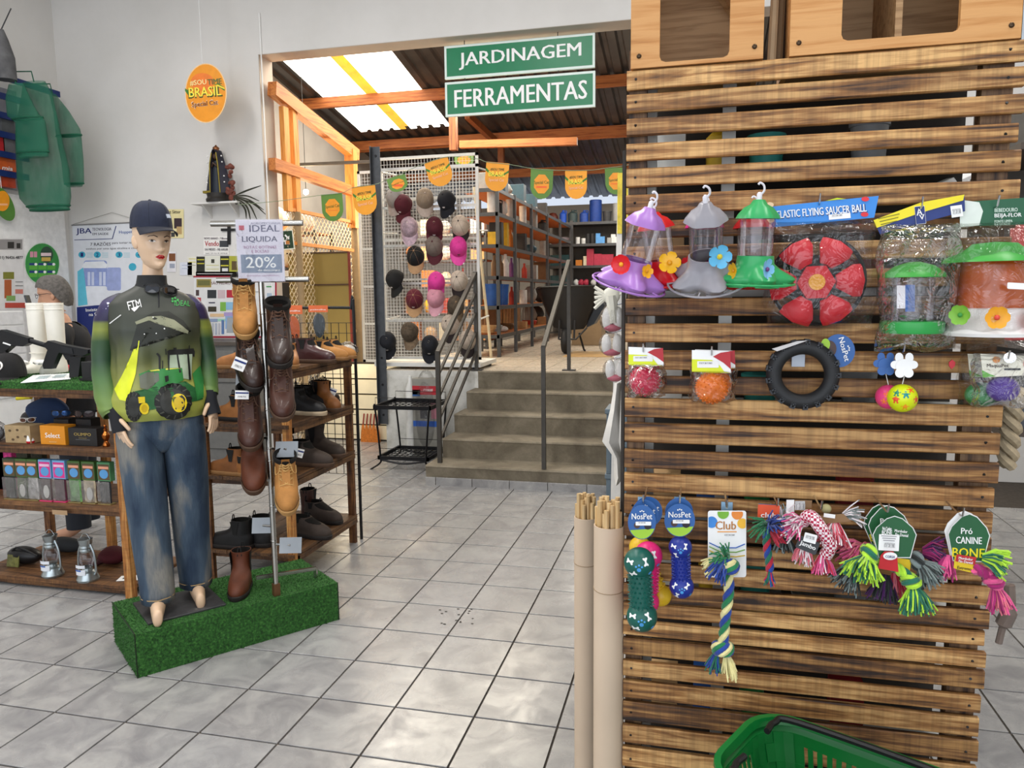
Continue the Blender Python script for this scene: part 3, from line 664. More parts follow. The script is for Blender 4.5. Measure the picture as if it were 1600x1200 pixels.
# tyre toy
t = thing('tyre_toy', 'black rubber tyre dog toy hanging below the flying saucer bag', 'pet toy', pp(1254, 585, .04))
c = pp(1254, 585, .05); k_ = 1/pxm(1254, 585, YP-.05); RUB = P('1c1d1f', .55, 0, .1)
R1, rt = 43*k_, 11.5*k_
B().lathe([(R1+rt*1.02*math.cos(a), rt*1.0*math.sin(a)) for a in [2*PI*i/16 for i in range(17)]], c, 48, rotm('X', 90)).build('tyre_body', RUB, t, world=True, smooth=True, ang=180)
b = B()
for k in range(17):
    a = 2*PI*k/17
    for q, rr in ((-.05, .0), (.05, .0)):
        d = V(math.cos(a+q), 0, math.sin(a+q)); e = V(-math.sin(a+q), 0, math.cos(a+q))
        b.box(c+d*(R1+rt*.45)+V(0, -rt*.86, 0), (rt*.75, .003, .0035), np.stack([d, Y1, np.cross(d, Y1)], 1))
    d = V(math.cos(a), 0, math.sin(a)); b.box(c+d*(R1+rt*.45)+V(0, -rt*.86, 0), (.003, .003, .009), np.stack([d, Y1, np.cross(d, Y1)], 1))
    b.box(c+d*(R1+rt*.98), (.004, rt*1.2, .012), np.stack([d, Y1, np.cross(d, Y1)], 1))
b.build('tread_relief', P('34363a', .6), t, world=True)
_pxp([(1206, 545), (1246, 533), (1262, 532), (1214, 549)], .075, .001).build('paper_slip', P('c9c6c4', .6), t, world=True)
p = pp(1252, 556, .055); hk_ = B().bb((p[0]-.016, YP-.012, p[2]-.03), (p[0]+.014, YP-.003, p[2]+.004)).build('hook_plate', P('9aa0a8', .4, .5), panel, world=True); hook(1257, 549, .06, .01)
# round brand tags
BROWN = P('4a3630', .5); LIME = P('9cc83a', .5, var=.05); TAGB = P('2f5f9f', .45, var=.05)
def roundtag(par, cx, cy, rx, ry, off, ang=0, txts=True, full=True, nm='round_tag', s_=1.0):
    def P2(pts):
        c_, s2 = math.cos(math.radians(ang)), math.sin(math.radians(ang)); return [(cx+x*c_-y*s2, cy-(x*s2+y*c_)) for x, y in pts]
    _pxp(P2(circ(rx, 28, ry)), off, .0012).build(nm, TAGB, par, world=True)
    if full:
        _pxp(P2([(rx*.96*math.cos(a), ry*.96*math.sin(a)) for a in np.linspace(PI+.5, 2*PI-.4, 12)]), off+.0012, .0004).build('lawn_print', LIME, par, world=True)
        _pxp(P2([(x-.35*rx, y-.18*ry) for x, y in circ(rx*.22, 12)]), off+.0016, .0004).build('dog_print', BROWN, par, world=True); _pxp(P2([(x+.42*rx, y-.22*ry) for x, y in circ(rx*.26, 12)]), off+.0016, .0004).build('dog_print', P('26202a', .6), par, world=True)
        _pxp(P2([(x+.1*rx, y-.08*ry) for x, y in rrect(rx*1.1, ry*.22, 1)]), off+.002, .0005).build('price_sticker', WHITE, par, world=True); _pxp(P2([(x+0*rx, y-.03*ry) for x, y in rrect(rx*.5, ry*.07, 0)]), off+.0026, .0003).build('barcode', BARC, par, world=True)
    if txts:
        o, u, v = uv(cx, cy, off+.0022, ang); text('NosPet', o+v*ry*.34, u, v, rx*1.45, ry*.34, WHITE, par)
        for k in range(3): _pxp(P2([(x+(-.12+.12*k)*rx, y+(.62+(.04 if k == 1 else 0))*ry) for x, y in circ(rx*.05, 8)]), off+.0016, .0004).build('paw_print', WHITE, par, world=True)
tt = thing('toy_tag', 'round blue cardboard toy tag turned on its side beside the tyre toy', 'tag', pp(1311, 548, .05))
roundtag(tt, 1311, 548, 26, 25, .05, -75, True, False); _pxp(cpoly(1296, 545, 11, 13), .0525, .0004).build('dog_print', BROWN, tt, world=True); _pxp(cpoly(1290, 538, 7, 9), .0529, .0004).build('frog_print', LIME, tt, world=True)
# paw tags with printed balls
def pawtag(label, cx, cy, s_, off, m_, bcx, bcy, br, bm, spots, txt_=True):
    t = thing('printed_ball', label, 'pet toy', pp(bcx, bcy, off), 'rubber balls on paw tags')
    b = B()
    for q, rx, ry in (((-.36, -.5), .30, .36), ((.36, -.5), .30, .36), ((-.62, .0), .36, .30), ((.62, .0), .36, .30), ((0, .1), .62, .52), ((-.3, .58), .36, .34), ((.3, .58), .36, .34)):
        _pxp([(cx+q[0]*s_+x, cy+q[1]*s_+y) for x, y in circ(rx*s_, 14, ry*s_)], off+.01+.00005*len(b.f), .001, b)
    b.build('paw_tag', m_, t, world=True)
    if txt_:
        for i in range(4): _pxp(rpoly(cx, cy-2+i*4.5, s_*(.9-.15*(i % 2)), 1.1, 0), off+.0125, .0004).build('small_print', P('9a9aa4', .6), t, world=True)
    B().tube([pp(cx, cy+s_*.8, off), pp(bcx, bcy-br, off)], .001, 4).build('plastic_tie', WHITE, t, world=True)
    c = pp(bcx, bcy, off); rr = br/pxm(bcx, bcy, YP-off); B().ell(c, rr, 28, 18).build('ball', P(bm, .35, var=.05), t, world=True, smooth=True)
    for dx, dz, cc in spots:
        d = unit(V(dx, -math.sqrt(max(.05, 1-dx*dx-dz*dz)), dz)); a = unit(np.cross(d, Z1)); e = np.cross(a, d); b = B()
        b.add([c+unit(d+.30*(a*math.cos(w)+e*math.sin(w)))*rr*1.006 for w in [2*PI*i/5+.3 for i in range(5)]]+[c+d*rr*1.012], [(i, (i+1) % 5, 5) for i in range(5)]); b.build('pentagon_print', P(cc, .4), t, world=True)
    return t
pawtag('pink printed ball on a blue paw tag, behind the yellow ball', 1384, 568, 20, .045, P('3a66a8', .5), 1388, 620, 19, 'e0407a', [(-.3, .3, 'f07020'), (.5, .2, '2f7a4a'), (-.5, -.3, 'f08030')], False)
pawtag('neon yellow printed ball on a white paw tag', 1413, 570, 22, .075, PRW, 1410, 622, 22, 'd6e414', [(.0, .35, '1e8a88'), (-.62, -.05, 'e0502a'), (.72, -.02, 'd83a3a'), (0, -.55, 'f09a20'), (.35, .68, 'f0641e'), (-.55, .45, '2f8a6a')])
hook(1413, 549, .085)
# yellow-dog packs at the right end
for lab, cx, cy, off, cc, hx in (('bagged green ball behind the purple ball pack at the panel edge', 1533, 617, .055, '2f8f48', 1512), ('bagged purple ball under a cream header card at the panel edge', 1567, 608, .10, '4a2a8a', 1532)):
    t = thing('bagged_ball', lab, 'pet toy', pp(cx, cy, off), 'bagged rubber balls')
    _pxp([(hx, 553), (hx+78, 556), (hx+80, 586), (hx+4, 590)], off+.012, .0015).build('header_card', P('ece8d4', .5, var=.04), t, world=True)
    _pxp([(hx+2, 578), (hx+14, 584), (hx+24, 588), (hx+4, 590)], off+.0135, .0006).build('green_corner', P('6ab04a', .5), t, world=True)
    txt('MaquaPet', hx+27, 572, 34, 7, off+.0142, P('4a3a30', .5), t); _pxp(cpoly(hx+25, 562, 6, 5), off+.0142, .0005).build('lion_print', P('d88a3a', .5), t, world=True)
    _pxp(rpoly(hx+50, 577, 26, 3, 1), off+.0142, .0005).build('sticker', BLACK, t, world=True); _pxp(cpoly(hx+73, 568, 6, 8, 10), off+.0142, .0005).build('animal_print', P('e87a6a', .5), t, world=True)
    c = pp(cx, cy, off); rr = 20/pxm(cx, cy, YP-off); B().ell(c, (rr*1.15, rr, rr), 26, 16).build('ball', P(cc, .3, var=.05), t, world=True, smooth=True)
    bag('clear_bag', hx-12, 552, hx+84, 636, off+.006, t, rr*1.1, int(cx))
hook(1576, 562, .13); B().cyl(pp(1578, 559, .13), pp(1578, 559, .11), .012, n=10).build('hook_tip', CHROME, panel, world=True)
tag(_pxp([(1483, 566), (1488, 562), (1493, 566), (1492, 572), (1487, 577), (1483, 572)], .05, .004).build('heart_charm', P('c81e2c', .35), None), 'tiny red heart charm hanging beside the bagged balls', 'charm')
# dumbbell chew toys
def onsphere(c, r, d, poly, s_, m_, par, nm):
    d = unit(d); a = unit(np.cross(d, Z1)); e = np.cross(a, d); rot = random.uniform(0, 6); b = B()
    pts = [(x*math.cos(rot)-y*math.sin(rot), x*math.sin(rot)+y*math.cos(rot)) for x, y in poly]
    b.add([c+unit(d*r+a*x*s_+e*y*s_)*r*1.012 for x, y in pts]+[c+d*r*1.016], [(i, (i+1) % len(pts), len(pts)) for i in range(len(pts))]); return b.build(nm, m_, par, world=True)
BONE = [(-1, .28), (-1.2, .5), (-.95, .72), (-.62, .6), (-.55, .25), (.55, .25), (.62, .6), (.95, .72), (1.2, .5), (1, .0), (1.2, -.5), (.95, -.72), (.62, -.6), (.55, -.25), (-.55, -.25), (-.62, -.6), (-.95, -.72), (-1.2, -.5), (-1, -.0)]
def dumbbell(label, tx, ty, bx, by, r1, r2, off, colr, spiky=True, prints=True):
    a, b_ = pp(tx, ty, off), pp(bx, by, off); k_ = 1/pxm(tx, ty, YP-off); t = thing('chew_dumbbell', label, 'pet toy', b_, 'rubber chew dumbbells'); m_ = P(colr, .38, 0, .08)
    B().ell(a, r1*k_, 26, 18).build('end_ball', m_, t, world=True, smooth=True); B().ell(b_, r2*k_, 26, 18).build('end_ball', m_, t, world=True, smooth=True)
    u = unit(b_-a); L = np.linalg.norm(b_-a); g = B().cyl(a+u*r1*k_*.7, b_-u*r2*k_*.7, r1*k_*.68, n=18); s1 = unit(np.cross(u, Y1)); s2 = np.cross(u, s1)
    if spiky:
        for i in range(7):
            q = a+u*(r1*k_*.85+(L-1.7*r1*k_)*i/6)
            for j in range(14):
                w = 2*PI*(j+.5*(i % 2))/14; d = s1*math.cos(w)+s2*math.sin(w)
                if d[1] < .5: g.tube([q+d*r1*k_*.64, q+d*r1*k_*.86], [.0035, .0012], 5)
    g.build('grip', m_, t, world=True, smooth=True, ang=60)
    if prints:
        for c_, r_ in ((a, r1*k_), (b_, r2*k_)):
            for d in ((-.55, -.75, .3), (.45, -.8, .35), (-.35, -.8, -.5)): onsphere(c_, r_, d, BONE, r_*.24, WHITE, t, 'bone_print')
            for d in ((.05, -1, -.15), (.8, -.6, -.5)): onsphere(c_, r_, d, circ(.7, 10), r_*.2, P('4a9ad8', .4), t, 'paw_print')
            for q in ((-.12, .12), (0, .18), (.12, .12)): onsphere(c_, r_, (.05+q[0]*1.6, -1, -.15+q[1]*1.7), circ(.35, 8), r_*.2, P('4a9ad8', .4), t, 'paw_print')
    return t
dumbbell('yellow rubber chew dumbbell peeking from behind the pink one', 1000, 855, 1032, 930, 17, 17, .03, 'e0b828', True, False)
t = dumbbell('hot pink rubber chew dumbbell half behind the dark green one', 1013, 868, 1010, 940, 22, 20, .075, 'e02a78')
roundtag(t, 1012, 800, 23, 24, .085, -8, True, False)
t = dumbbell('dark green rubber chew dumbbell with white bones, nearest the tubes', 999, 879, 1003, 963, 24, 24, .14, '12574c')
roundtag(t, 1003, 816, 22, 27, .155, 0); roundtag(t, 1007, 806, 22, 25, .13, -4, True, False)
t = dumbbell('navy blue rubber chew dumbbell right of the green one', 1063, 855, 1065, 916, 18, 19, .09, '1d2f8a')
roundtag(t, 1062, 813, 24, 26, .10, 0); roundtag(t, 1061, 800, 22, 22, .08, 0, False, False)
for q in ((1005, 785), (1062, 785), (1136, 793)): hook(*q, .15); p = pp(q[0], q[1]-4, .01); B().bb((p[0]-.014, YP-.006, p[2]-.02), (p[0]+.014, YP-.002, p[2]+.006)).build('hook_plate', P('8fb4d0', .4, .3), panel, world=True)
# ---------------------------------------------------------------- rope toys
COT = {k: P(v, .85, 0, .12, 60, .3, 300, sheen=.3) for k, v in dict(green='1f7a4a', blue='1d3f94', cream='e6dc9c', lime='b4e43a', teal='1d6a52', pink='e0568e', mag='a01a66', purple='4a1858', grey='7d8a88', black='202624', rose='d8707e', white='ece2e4', red='b8203a').items()}
def twist(pts, r, cols, par, nm='rope', pitch=.045):
    pts = bez(pts, 10); L = [0]
    for i in range(1, len(pts)): L.append(L[-1]+np.linalg.norm(pts[i]-pts[i-1]))
    n = max(12, int(L[-1]/.004)); P_ = [np.array([np.interp(L[-1]*i/n, L, [q[k] for q in pts]) for k in range(3)]) for i in range(n+1)]
    for k, cname in enumerate(cols):
        st_ = []
        for i, p in enumerate(P_):
            T = unit(P_[min(i+1, n)]-P_[max(i-1, 0)]); a = unit(np.cross(T, Y1) if abs(T[1]) < .95 else np.cross(T, X1)); b_ = np.cross(T, a); w = 2*PI*(L[-1]*i/n/pitch+k/len(cols))
            st_.append(p+(a*math.cos(w)+b_*math.sin(w))*r*.52)
        B().tube(st_, r*.56, 7).build(nm+'_strand', COT[cname], par, world=True, smooth=True)
def tassel(c, d, L, spread, n, cols, par, w=.0022, seed=0, nm='tassel'):
    rs = np.random.RandomState(seed); d = unit(d); a = unit(np.cross(d, Y1) if abs(d[1]) < .9 else np.cross(d, X1)); e = np.cross(d, a)
    bs = [B() for _ in cols]
    for i in range(n):
        w1 = rs.rand()*6.28; q = spread*math.sqrt(rs.rand()); dd = unit(d+(a*math.cos(w1)+e*math.sin(w1))*q); dd2 = unit(dd+V(0, 0, -.5)+rs.randn(3)*.22); l = L*(.7+.4*rs.rand()); o = c+(a*math.cos(w1)+e*math.sin(w1))*q*.012
        bs[i % len(cols)].tube([o, o+dd*l*.5, o+dd*l*.5+dd2*l*.5], [w, w*1.1, w*.8], 4)
    for b, cn in zip(bs, cols): stuff(b.build(nm, COT[cn], par, world=True, smooth=True))
def knot(c, r, cols, par, ax=(0, 0, 1), seed=0):
    rs = np.random.RandomState(seed); ax = unit(ax); a = unit(np.cross(ax, Y1) if abs(ax[1]) < .9 else X1); e = np.cross(ax, a)
    for k, cn in enumerate(cols):
        w0 = 2*PI*k/len(cols); pts = []
        for i in range(40):
            t_ = 2*PI*i/40; p, q = 2, 3; R0 = r*(.62+.30*math.cos(q*t_+w0)); pts.append(c+(a*math.cos(p*t_+w0)+e*math.sin(p*t_+w0))*R0+ax*r*.5*math.sin(q*t_+w0))
        B().tube(pts, r*.30, 7, closed=True).build('knot_strand', COT[cn], par, world=True, smooth=True)
# tall rope on the white card
t = thing('rope_toy', 'long green, blue and cream knotted rope toy on a tall white card', 'pet toy', pp(1132, 1010, .06))
_pxp(rpoly(1136, 850, 60, 104, 4), .045, .0015).build('backing_card', PRW, t, world=True)
for (x, y), r, cc in (((1112, 816), 9, '3f8ad8'), ((1130, 802), 9, '7ab43a'), ((1152, 803), 9, 'e88a3a'), ((1160, 818), 8, 'f0b83a')): _pxp([(max(1107, min(1165, q)), max(799.5, w)) for q, w in cpoly(x, y, r)], .0462, .0004).build('dot_print', P(cc, .5), t, world=True)
txt('Club', 1134, 821, 32, 13, .0466, P('b87a3a', .5), t); _pxp(rpoly(1136, 831, 30, 1.6, 0), .0466, .0004).build('line_print', P('e8a04a', .5), t, world=True); _pxp(rpoly(1140, 836, 16, 2.2, 0), .0466, .0004).build('barcode', BARC, t, world=True)
for i, cc in enumerate(('3f6ab8', '7aa84a', 'd8b83a')): B().tube([pp(1108, 848+6*i, .047), pp(1125, 856+6*i, .047), pp(1150, 856+7*i, .047), pp(1164, 850+9*i, .047)], .0016, 4).build('wave_print', P(cc, .5), t, world=True)
k1, k2 = pp(1136, 884, .085), pp(1129, 1013, .085)
twist([k1, pp(1139, 920, .085), pp(1134, 960, .085), k2], .0125, ('green', 'blue', 'cream'), t, pitch=.07)
knot(k1, .026, ('green', 'blue', 'cream'), t, (.2, .3, 1), 1); knot(k2, .024, ('cream', 'green', 'blue'), t, (0, .2, 1), 2)
tassel(k1+V(-.01, -.012, .008), (-.5, -.5, -.6), .05, .8, 40, ('blue',), t, .0024, 3); tassel(k1+V(-.015, 0, .01), (-1, -.3, -.25), .05, .45, 22, ('cream',), t, .0024, 4); tassel(k1+V(0, 0, .015), (-.4, -.3, .5), .045, .7, 26, ('green',), t, .0024, 5)
tassel(k2+V(.01, 0, -.015), (.25, -.2, -1), .062, .45, 44, ('cream',), t, .0024, 6); tassel(k2+V(-.014, 0, -.012), (-.3, -.1, -1), .055, .4, 34, ('teal', 'blue'), t, .0024, 7)
# small rope with the orange card
t = thing('rope_toy', 'slim blue, red and green rope toy on a small orange card', 'pet toy', pp(1200, 880, .06))
_pxp([(1185, 787), (1216, 789), (1222, 800), (1222, 812), (1190, 806)], .05, .001).build('blue_card', P('4a7ab0', .5), t, world=True); _pxp(rpoly(1201, 799, 34, 20, 2, -3), .07, .0015).build('orange_card', P('d8502a', .5), t, world=True); txt('club', 1201, 805, 24, 8, .072, PRW, t, -3)
twist([pp(1199, 822, .07), pp(1198, 850, .07), pp(1202, 878, .07), pp(1203, 892, .07)], .010, ('blue', 'red', 'teal'), t, pitch=.05)
tassel(pp(1198, 822, .08), (-.5, -.5, .1), .05, .7, 26, ('green',), t, .002, 8); tassel(pp(1203, 822, .08), (.3, -.5, .4), .045, .7, 26, ('blue',), t, .002, 9); tassel(pp(1206, 830, .08), (.6, -.5, -.3), .04, .6, 22, ('red',), t, .002, 10); tassel(pp(1203, 893, .07), (0, -.1, -1), .035, .3, 24, ('blue', 'red', 'teal'), t, .002, 11)
t = thing('rope_toy', 'grey tufted rope toy between the slim rope and the gingham one', 'pet toy', pp(1225, 850, .05))
twist([pp(1222, 812, .05), pp(1226, 835, .05)], .010, ('grey', 'black'), t); tassel(pp(1226, 836, .05), (0, -.3, -1), .045, .7, 40, ('grey', 'black'), t, .002, 12); tassel(pp(1221, 812, .05), (-.2, -.4, .8), .04, .8, 30, ('grey', 'white'), t, .002, 13)
GING = NT('gingham'); _v = GING.coord('Object', (160, 160, 160)); _c = GING.new('ShaderNodeTexChecker', Scale=1.0); GING.link(_v, _c.inputs['Vector']); _c.inputs[1].default_value = (*lin('b02848'), 1); _c.inputs[2].default_value = (*lin('f0e2e6'), 1); GING.base(_c.outputs[0]); GING.set(Roughness=.9); GING = GING.m
t = thing('rope_toy', 'red gingham rope toy with frayed pink and white ends and a grey label', 'pet toy', pp(1270, 850, .08))
B().tube(bez([pp(1255, 815, .08), pp(1265, 806, .10), pp(1280, 822, .11), pp(1296, 852, .10), pp(1290, 868, .09)], 8), .0155, 12).build('gingham_sleeve', GING, t, world=True, smooth=True)
tassel(pp(1252, 818, .08), (-.8, -.5, .1), .055, .8, 70, ('white', 'pink'), t, .0019, 14); tassel(pp(1285, 868, .09), (0, -.3, -1), .045, .7, 60, ('pink', 'white', 'red'), t, .0019, 15); tassel(pp(1258, 850, .08), (-.2, -.5, -.8), .05, .6, 46, ('white', 'rose'), t, .0019, 16)
_pxp(rpoly(1262, 852, 34, 20, 2, -22), .125, .0015).build('label', DKGREY, t, world=True); txt('Jambo', 1262, 853, 26, 9, .127, PRW, t, -22); _pxp(rpoly(1266, 841, 20, 14, 1, -15), .129, .001).build('price_sticker', WHITE, t, world=True); _pxp(rpoly(1266, 840, 14, 5, 0, -15), .1305, .0004).build('barcode', BARC, t, world=True)
t = thing('rope_toy', 'rose and white fringed rope toy under a brown paper card', 'pet toy', pp(1312, 830, .06))
_pxp([(1280, 806), (1318, 803), (1330, 815), (1290, 818)], .085, .002).build('paper_card', P('8a6a4a', .8), t, world=True); _pxp(rpoly(1296, 806, 18, 6, 0, -8), .09, .0005).build('price_sticker', WHITE, t, world=True)
tassel(pp(1304, 815, .07), (-.1, -.4, -1), .062, .7, 90, ('rose', 'white', 'red'), t, .0019, 17); tassel(pp(1318, 806, .06), (.8, -.2, .3), .05, .6, 40, ('white', 'grey'), t, .0017, 18); B().ell(pp(1291, 795, .05), .012, 12, 8).build('wooden_bead', P('b0a878', .7), t, world=True, smooth=True)
t = thing('price_label', 'white barcode label wrapped on a toy card near the gingham rope', 'label', pp(1240, 790, .05)); _pxp([(1229, 781), (1241, 781), (1241, 806), (1228, 806)], .05, .001).build('paper', WHITE, t, world=True); _pxp(rpoly(1250, 790, 16, 14, 0), .049, .001).build('barcode', BARC, t, world=True); _pxp([(1241, 781), (1269, 782), (1268, 794), (1241, 792)], .047, .001).build('brown_card', P('8a6a4a', .8), t, world=True)
hook(1284, 795, .12); hook(1215, 790, .09)
# bone-shaped tags with knotted ropes
TG = P('1f5a34', .42, var=.06)
def bonetag(par, cx, cy, w, h, off, front=True, ang=0):
    c_, s2 = math.cos(math.radians(ang)), math.sin(math.radians(ang))
    def q2(pts): return [(cx+x*c_-y*s2, cy-(x*s2+y*c_)) for x, y in pts]
    hx = [(-.36, -.5), (.36, -.5), (.5, .05), (.42, .22), (.18, .44), (.0, .5), (-.18, .44), (-.42, .22), (-.5, .05)]
    _pxp(q2([(x*w*1.05, y*h*1.05) for x, y in hx]), off-.0008, .0012).build('tag_border', WHITE, par, world=True)
    _pxp(q2([(x*w, y*h) for x, y in hx]), off+.001, .001).build('tag_card', TG, par, world=True)
    o, u, v = uv(cx, cy, off+.0016, ang)
    text('Pró', o-u*w*.06+v*h*.14, u, v, w*.28, h*.13, WHITE, par); text('CANINE', o+v*h*-.06, u, v, w*.64, h*.15, WHITE, par); text('BONE', o-v*h*.33, u, v, w*.8, h*.2, P('e8d81c', .5), par); return
t = thing('rope_bone', 'green tagged rope bone of pale pink and charcoal knots, rear one of the front trio', 'pet toy', pp(1340, 850, .05)); bonetag(t, 1378, 818, 56, 58, .06, True, 10)
tassel(pp(1348, 855, .055), (-.8, -.3, -.1), .065, .75, 90, ('rose', 'pink'), t, .0019, 20); twist([pp(1348, 853, .05), pp(1400, 868, .05), pp(1440, 868, .05)], .012, ('rose', 'purple', 'mag'), t); tassel(pp(1442, 862, .05), (.8, -.2, .1), .055, .8, 80, ('purple', 'mag'), t, .0019, 21)
tassel(pp(1398, 895, .045), (.2, -.2, -1), .055, .5, 50, ('rose', 'red'), t, .0019, 31); tassel(pp(1384, 898, .05), (-.2, -.3, -1), .065, .6, 90, ('purple', 'black'), t, .0019, 32)
t = thing('rope_bone', 'green tagged rope bone of charcoal and grey knots, middle one of the front trio', 'pet toy', pp(1380, 880, .08)); bonetag(t, 1388, 822, 60, 62, .085, True, 4)
tassel(pp(1336, 890, .07), (-.6, -.4, -.5), .06, .8, 90, ('black', 'grey'), t, .0019, 22); twist([pp(1338, 885, .08), pp(1385, 878, .085), pp(1432, 872, .085)], .012, ('black', 'grey', 'teal'), t); knot(pp(1432, 876, .09), .02, ('grey', 'black'), t, (1, 0, .3), 3); tassel(pp(1438, 880, .09), (.5, -.4, -.5), .06, .85, 110, ('grey', 'black', 'grey'), t, .0019, 23)
t = thing('rope_bone', 'rope bone of lime and green knots under a green tag with white label', 'pet toy', pp(1395, 890, .11)); 
hx = [(-.36, -.5), (.36, -.5), (.5, .05), (.42, .22), (.18, .44), (0, .5), (-.18, .44), (-.42, .22), (-.5, .05)]
_pxp([(1398+x*69, 839-y*66) for x, y in hx], .122, .001).build('tag_border', WHITE, t, world=True); _pxp([(1398+x*66, 839-y*63) for x, y in hx], .124, .001).build('tag_card', TG, t, world=True)
txt('Pró Canino', 1386, 826, 14, 6, .1262, PRW, t); txt('BONE', 1386, 832, 16, 6, .1262, PRW, t); txt('Mordedor', 1408, 830, 20, 4.5, .1262, PRW, t, -6); txt('Fio Dental', 1409, 836, 20, 4.5, .1262, PRW, t, -6)
_pxp(rpoly(1389, 848, 32, 25, 1, -3), .127, .001).build('label', WHITE, t, world=True); _pxp(rpoly(1390, 852, 16, 7, 0, -3), .129, .0004).build('barcode', BARC, t, world=True)
for i in range(3): _pxp(rpoly(1389, 838+i*3.4, 24-i*3, 1, 0, -3), .129, .0004).build('small_print', P('8a8a90', .6), t, world=True)
_pxp([(1376, 868), (1382, 862), (1396, 862), (1402, 870), (1404, 894), (1372, 888)], .132, .002).build('red_sleeve', P('c02028', .4), t, world=True); _pxp(cpoly(1391, 869, 11, 6), .1345, .0006).build('white_oval', WHITE, t, world=True); txt('CORSA', 1391, 870, 15, 4, .1355, NAVY, t, -3)
_pxp(rpoly(1410, 882, 26, 18, 0, -8), .10, .001).build('yellow_card', P('e8c41c', .5), t, world=True)
twist([pp(1360, 868, .11), pp(1395, 884, .11), pp(1425, 905, .11)], .013, ('lime', 'teal', 'lime'), t, pitch=.05); knot(pp(1358, 866, .115), .022, ('lime', 'teal'), t, (1, 0, .2), 4); tassel(pp(1352, 872, .115), (-.3, -.6, -.6), .058, 1.0, 120, ('lime', 'teal', 'lime'), t, .0022, 24)
knot(pp(1424, 908, .115), .021, ('lime', 'teal'), t, (.3, 0, 1), 5); tassel(pp(1428, 915, .115), (.1, -.4, -1), .066, .7, 120, ('lime', 'teal', 'teal'), t, .0022, 25)
t = thing('rope_bone', 'green tagged rope bone of lime and magenta knots at the right end', 'pet toy', pp(1535, 890, .10))
_pxp([(1507+x*63, 833-y*70) for x, y in hx], .093, .001).build('back_tag', WHITE, t, world=True); bonetag(t, 1514, 840, 63, 72, .105, True, -2)
_pxp([(1492, 869), (1524, 874), (1522, 896), (1490, 888)], .112, .001).build('yellow_card', P('e0c020', .5), t, world=True); _pxp([(1495, 866), (1526, 871), (1523, 883), (1493, 877)], .1135, .001).build('red_card', P('b8242c', .5), t, world=True); txt('Mordedor', 1509, 873, 22, 4, .1155, PRW, t, -8); txt('Fio Dental', 1509, 878, 22, 4, .1155, PRW, t, -8); txt('Extremo', 1507, 888, 22, 4.5, .1142, INK, t, -8)
tassel(pp(1535, 872, .11), (.9, -.3, .0), .055, .7, 90, ('lime', 'teal', 'lime'), t, .0023, 26); twist([pp(1522, 888, .11), pp(1540, 896, .11), pp(1556, 912, .11)], .013, ('mag', 'pink', 'mag'), t, pitch=.04); knot(pp(1552, 908, .11), .02, ('mag', 'pink'), t, (.5, 0, 1), 6); tassel(pp(1555, 915, .11), (.25, -.2, -1), .06, .5, 100, ('mag', 'pink', 'rose'), t, .0022, 27)
tassel(pp(1482, 868, .09), (-.2, -.3, -.8), .055, .5, 80, ('pink', 'mag'), t, .002, 28)
hook(1388, 800, .14); hook(1505, 806, .12)
tag(B().tube(bez([V(*pp(1572, 935, .0))+V(.02, .04, .02), pp(1566, 960, .0)+V(.03, .04, 0), pp(1556, 985, 0)+V(.03, .04, 0), pp(1552, 1015, 0)+V(.025, .04, 0)], 6), [.012]*7+[.018]*6+[.008]*6, 8).tube([pp(1572, 935, 0)+V(.02, .04, .02), V(2.80, YP+.04, pp(1572, 935, 0)[2]+.03)], .003, 5).build('plastic_sleeve', P('7a6a60', .3, 0, .2, alpha=.75), None, smooth=True), 'crumpled brown plastic sleeve sticking out past the panel edge', 'packaging')
# ---------------------------------------------------------------- cardboard tubes of dowels
TUBEM = P('c9b49c', .85, 0, .06, 3); DOW = wood('e0c08c', 'd0aa70', 'b48a50', 2, .8, 0, .42)
for lab, px_, py_, Y, r in (('slim cardboard tube of wooden dowels, farther of the two', 916, 807, -3.55, .040), ('wide cardboard tube of wooden dowels standing against the slatted panel', 952, 820, -4.0, .0415)):
    p = atY(px_, py_, Y); x, z1 = p[0], p[2]
    t = thing('cardboard_tube', lab, 'tube', (x, Y, 0), 'cardboard tubes of dowels')
    B().lathe([(r, 0), (r, z1), (r-.004, z1), (r-.004, .05), (0, .05)], (x, Y, 0), 28).build('tube_wall', TUBEM, t, world=True, smooth=True); B().tube([V(x+(r+.0005)*math.cos(a), Y+(r+.0005)*math.sin(a), z1*.83+.004*math.sin(a)) for a in [2*PI*i/24 for i in range(24)]], .0012, 4, closed=True).build('tape_seam', P('9a8468', .8), t, world=True)
    k = 0
    for i in range(19):
        q = (r-.011)*math.sqrt((i+.5)/19); a = i*2.4; h = z1+random.uniform(.035, .085)
        o = B().cyl((x+q*math.cos(a), Y+q*math.sin(a), .06), (x+q*math.cos(a)*1.12, Y+q*math.sin(a)*1.12, h), .0068, n=7).build('wooden_dowel', DOW, None)
        tag(o, ('round wooden dowel standing in the slim far tube' if r < .041 else 'round wooden dowel standing in the wide near tube'), 'dowel', 'dowels in the slim tube' if r < .041 else 'dowels in the wide tube')
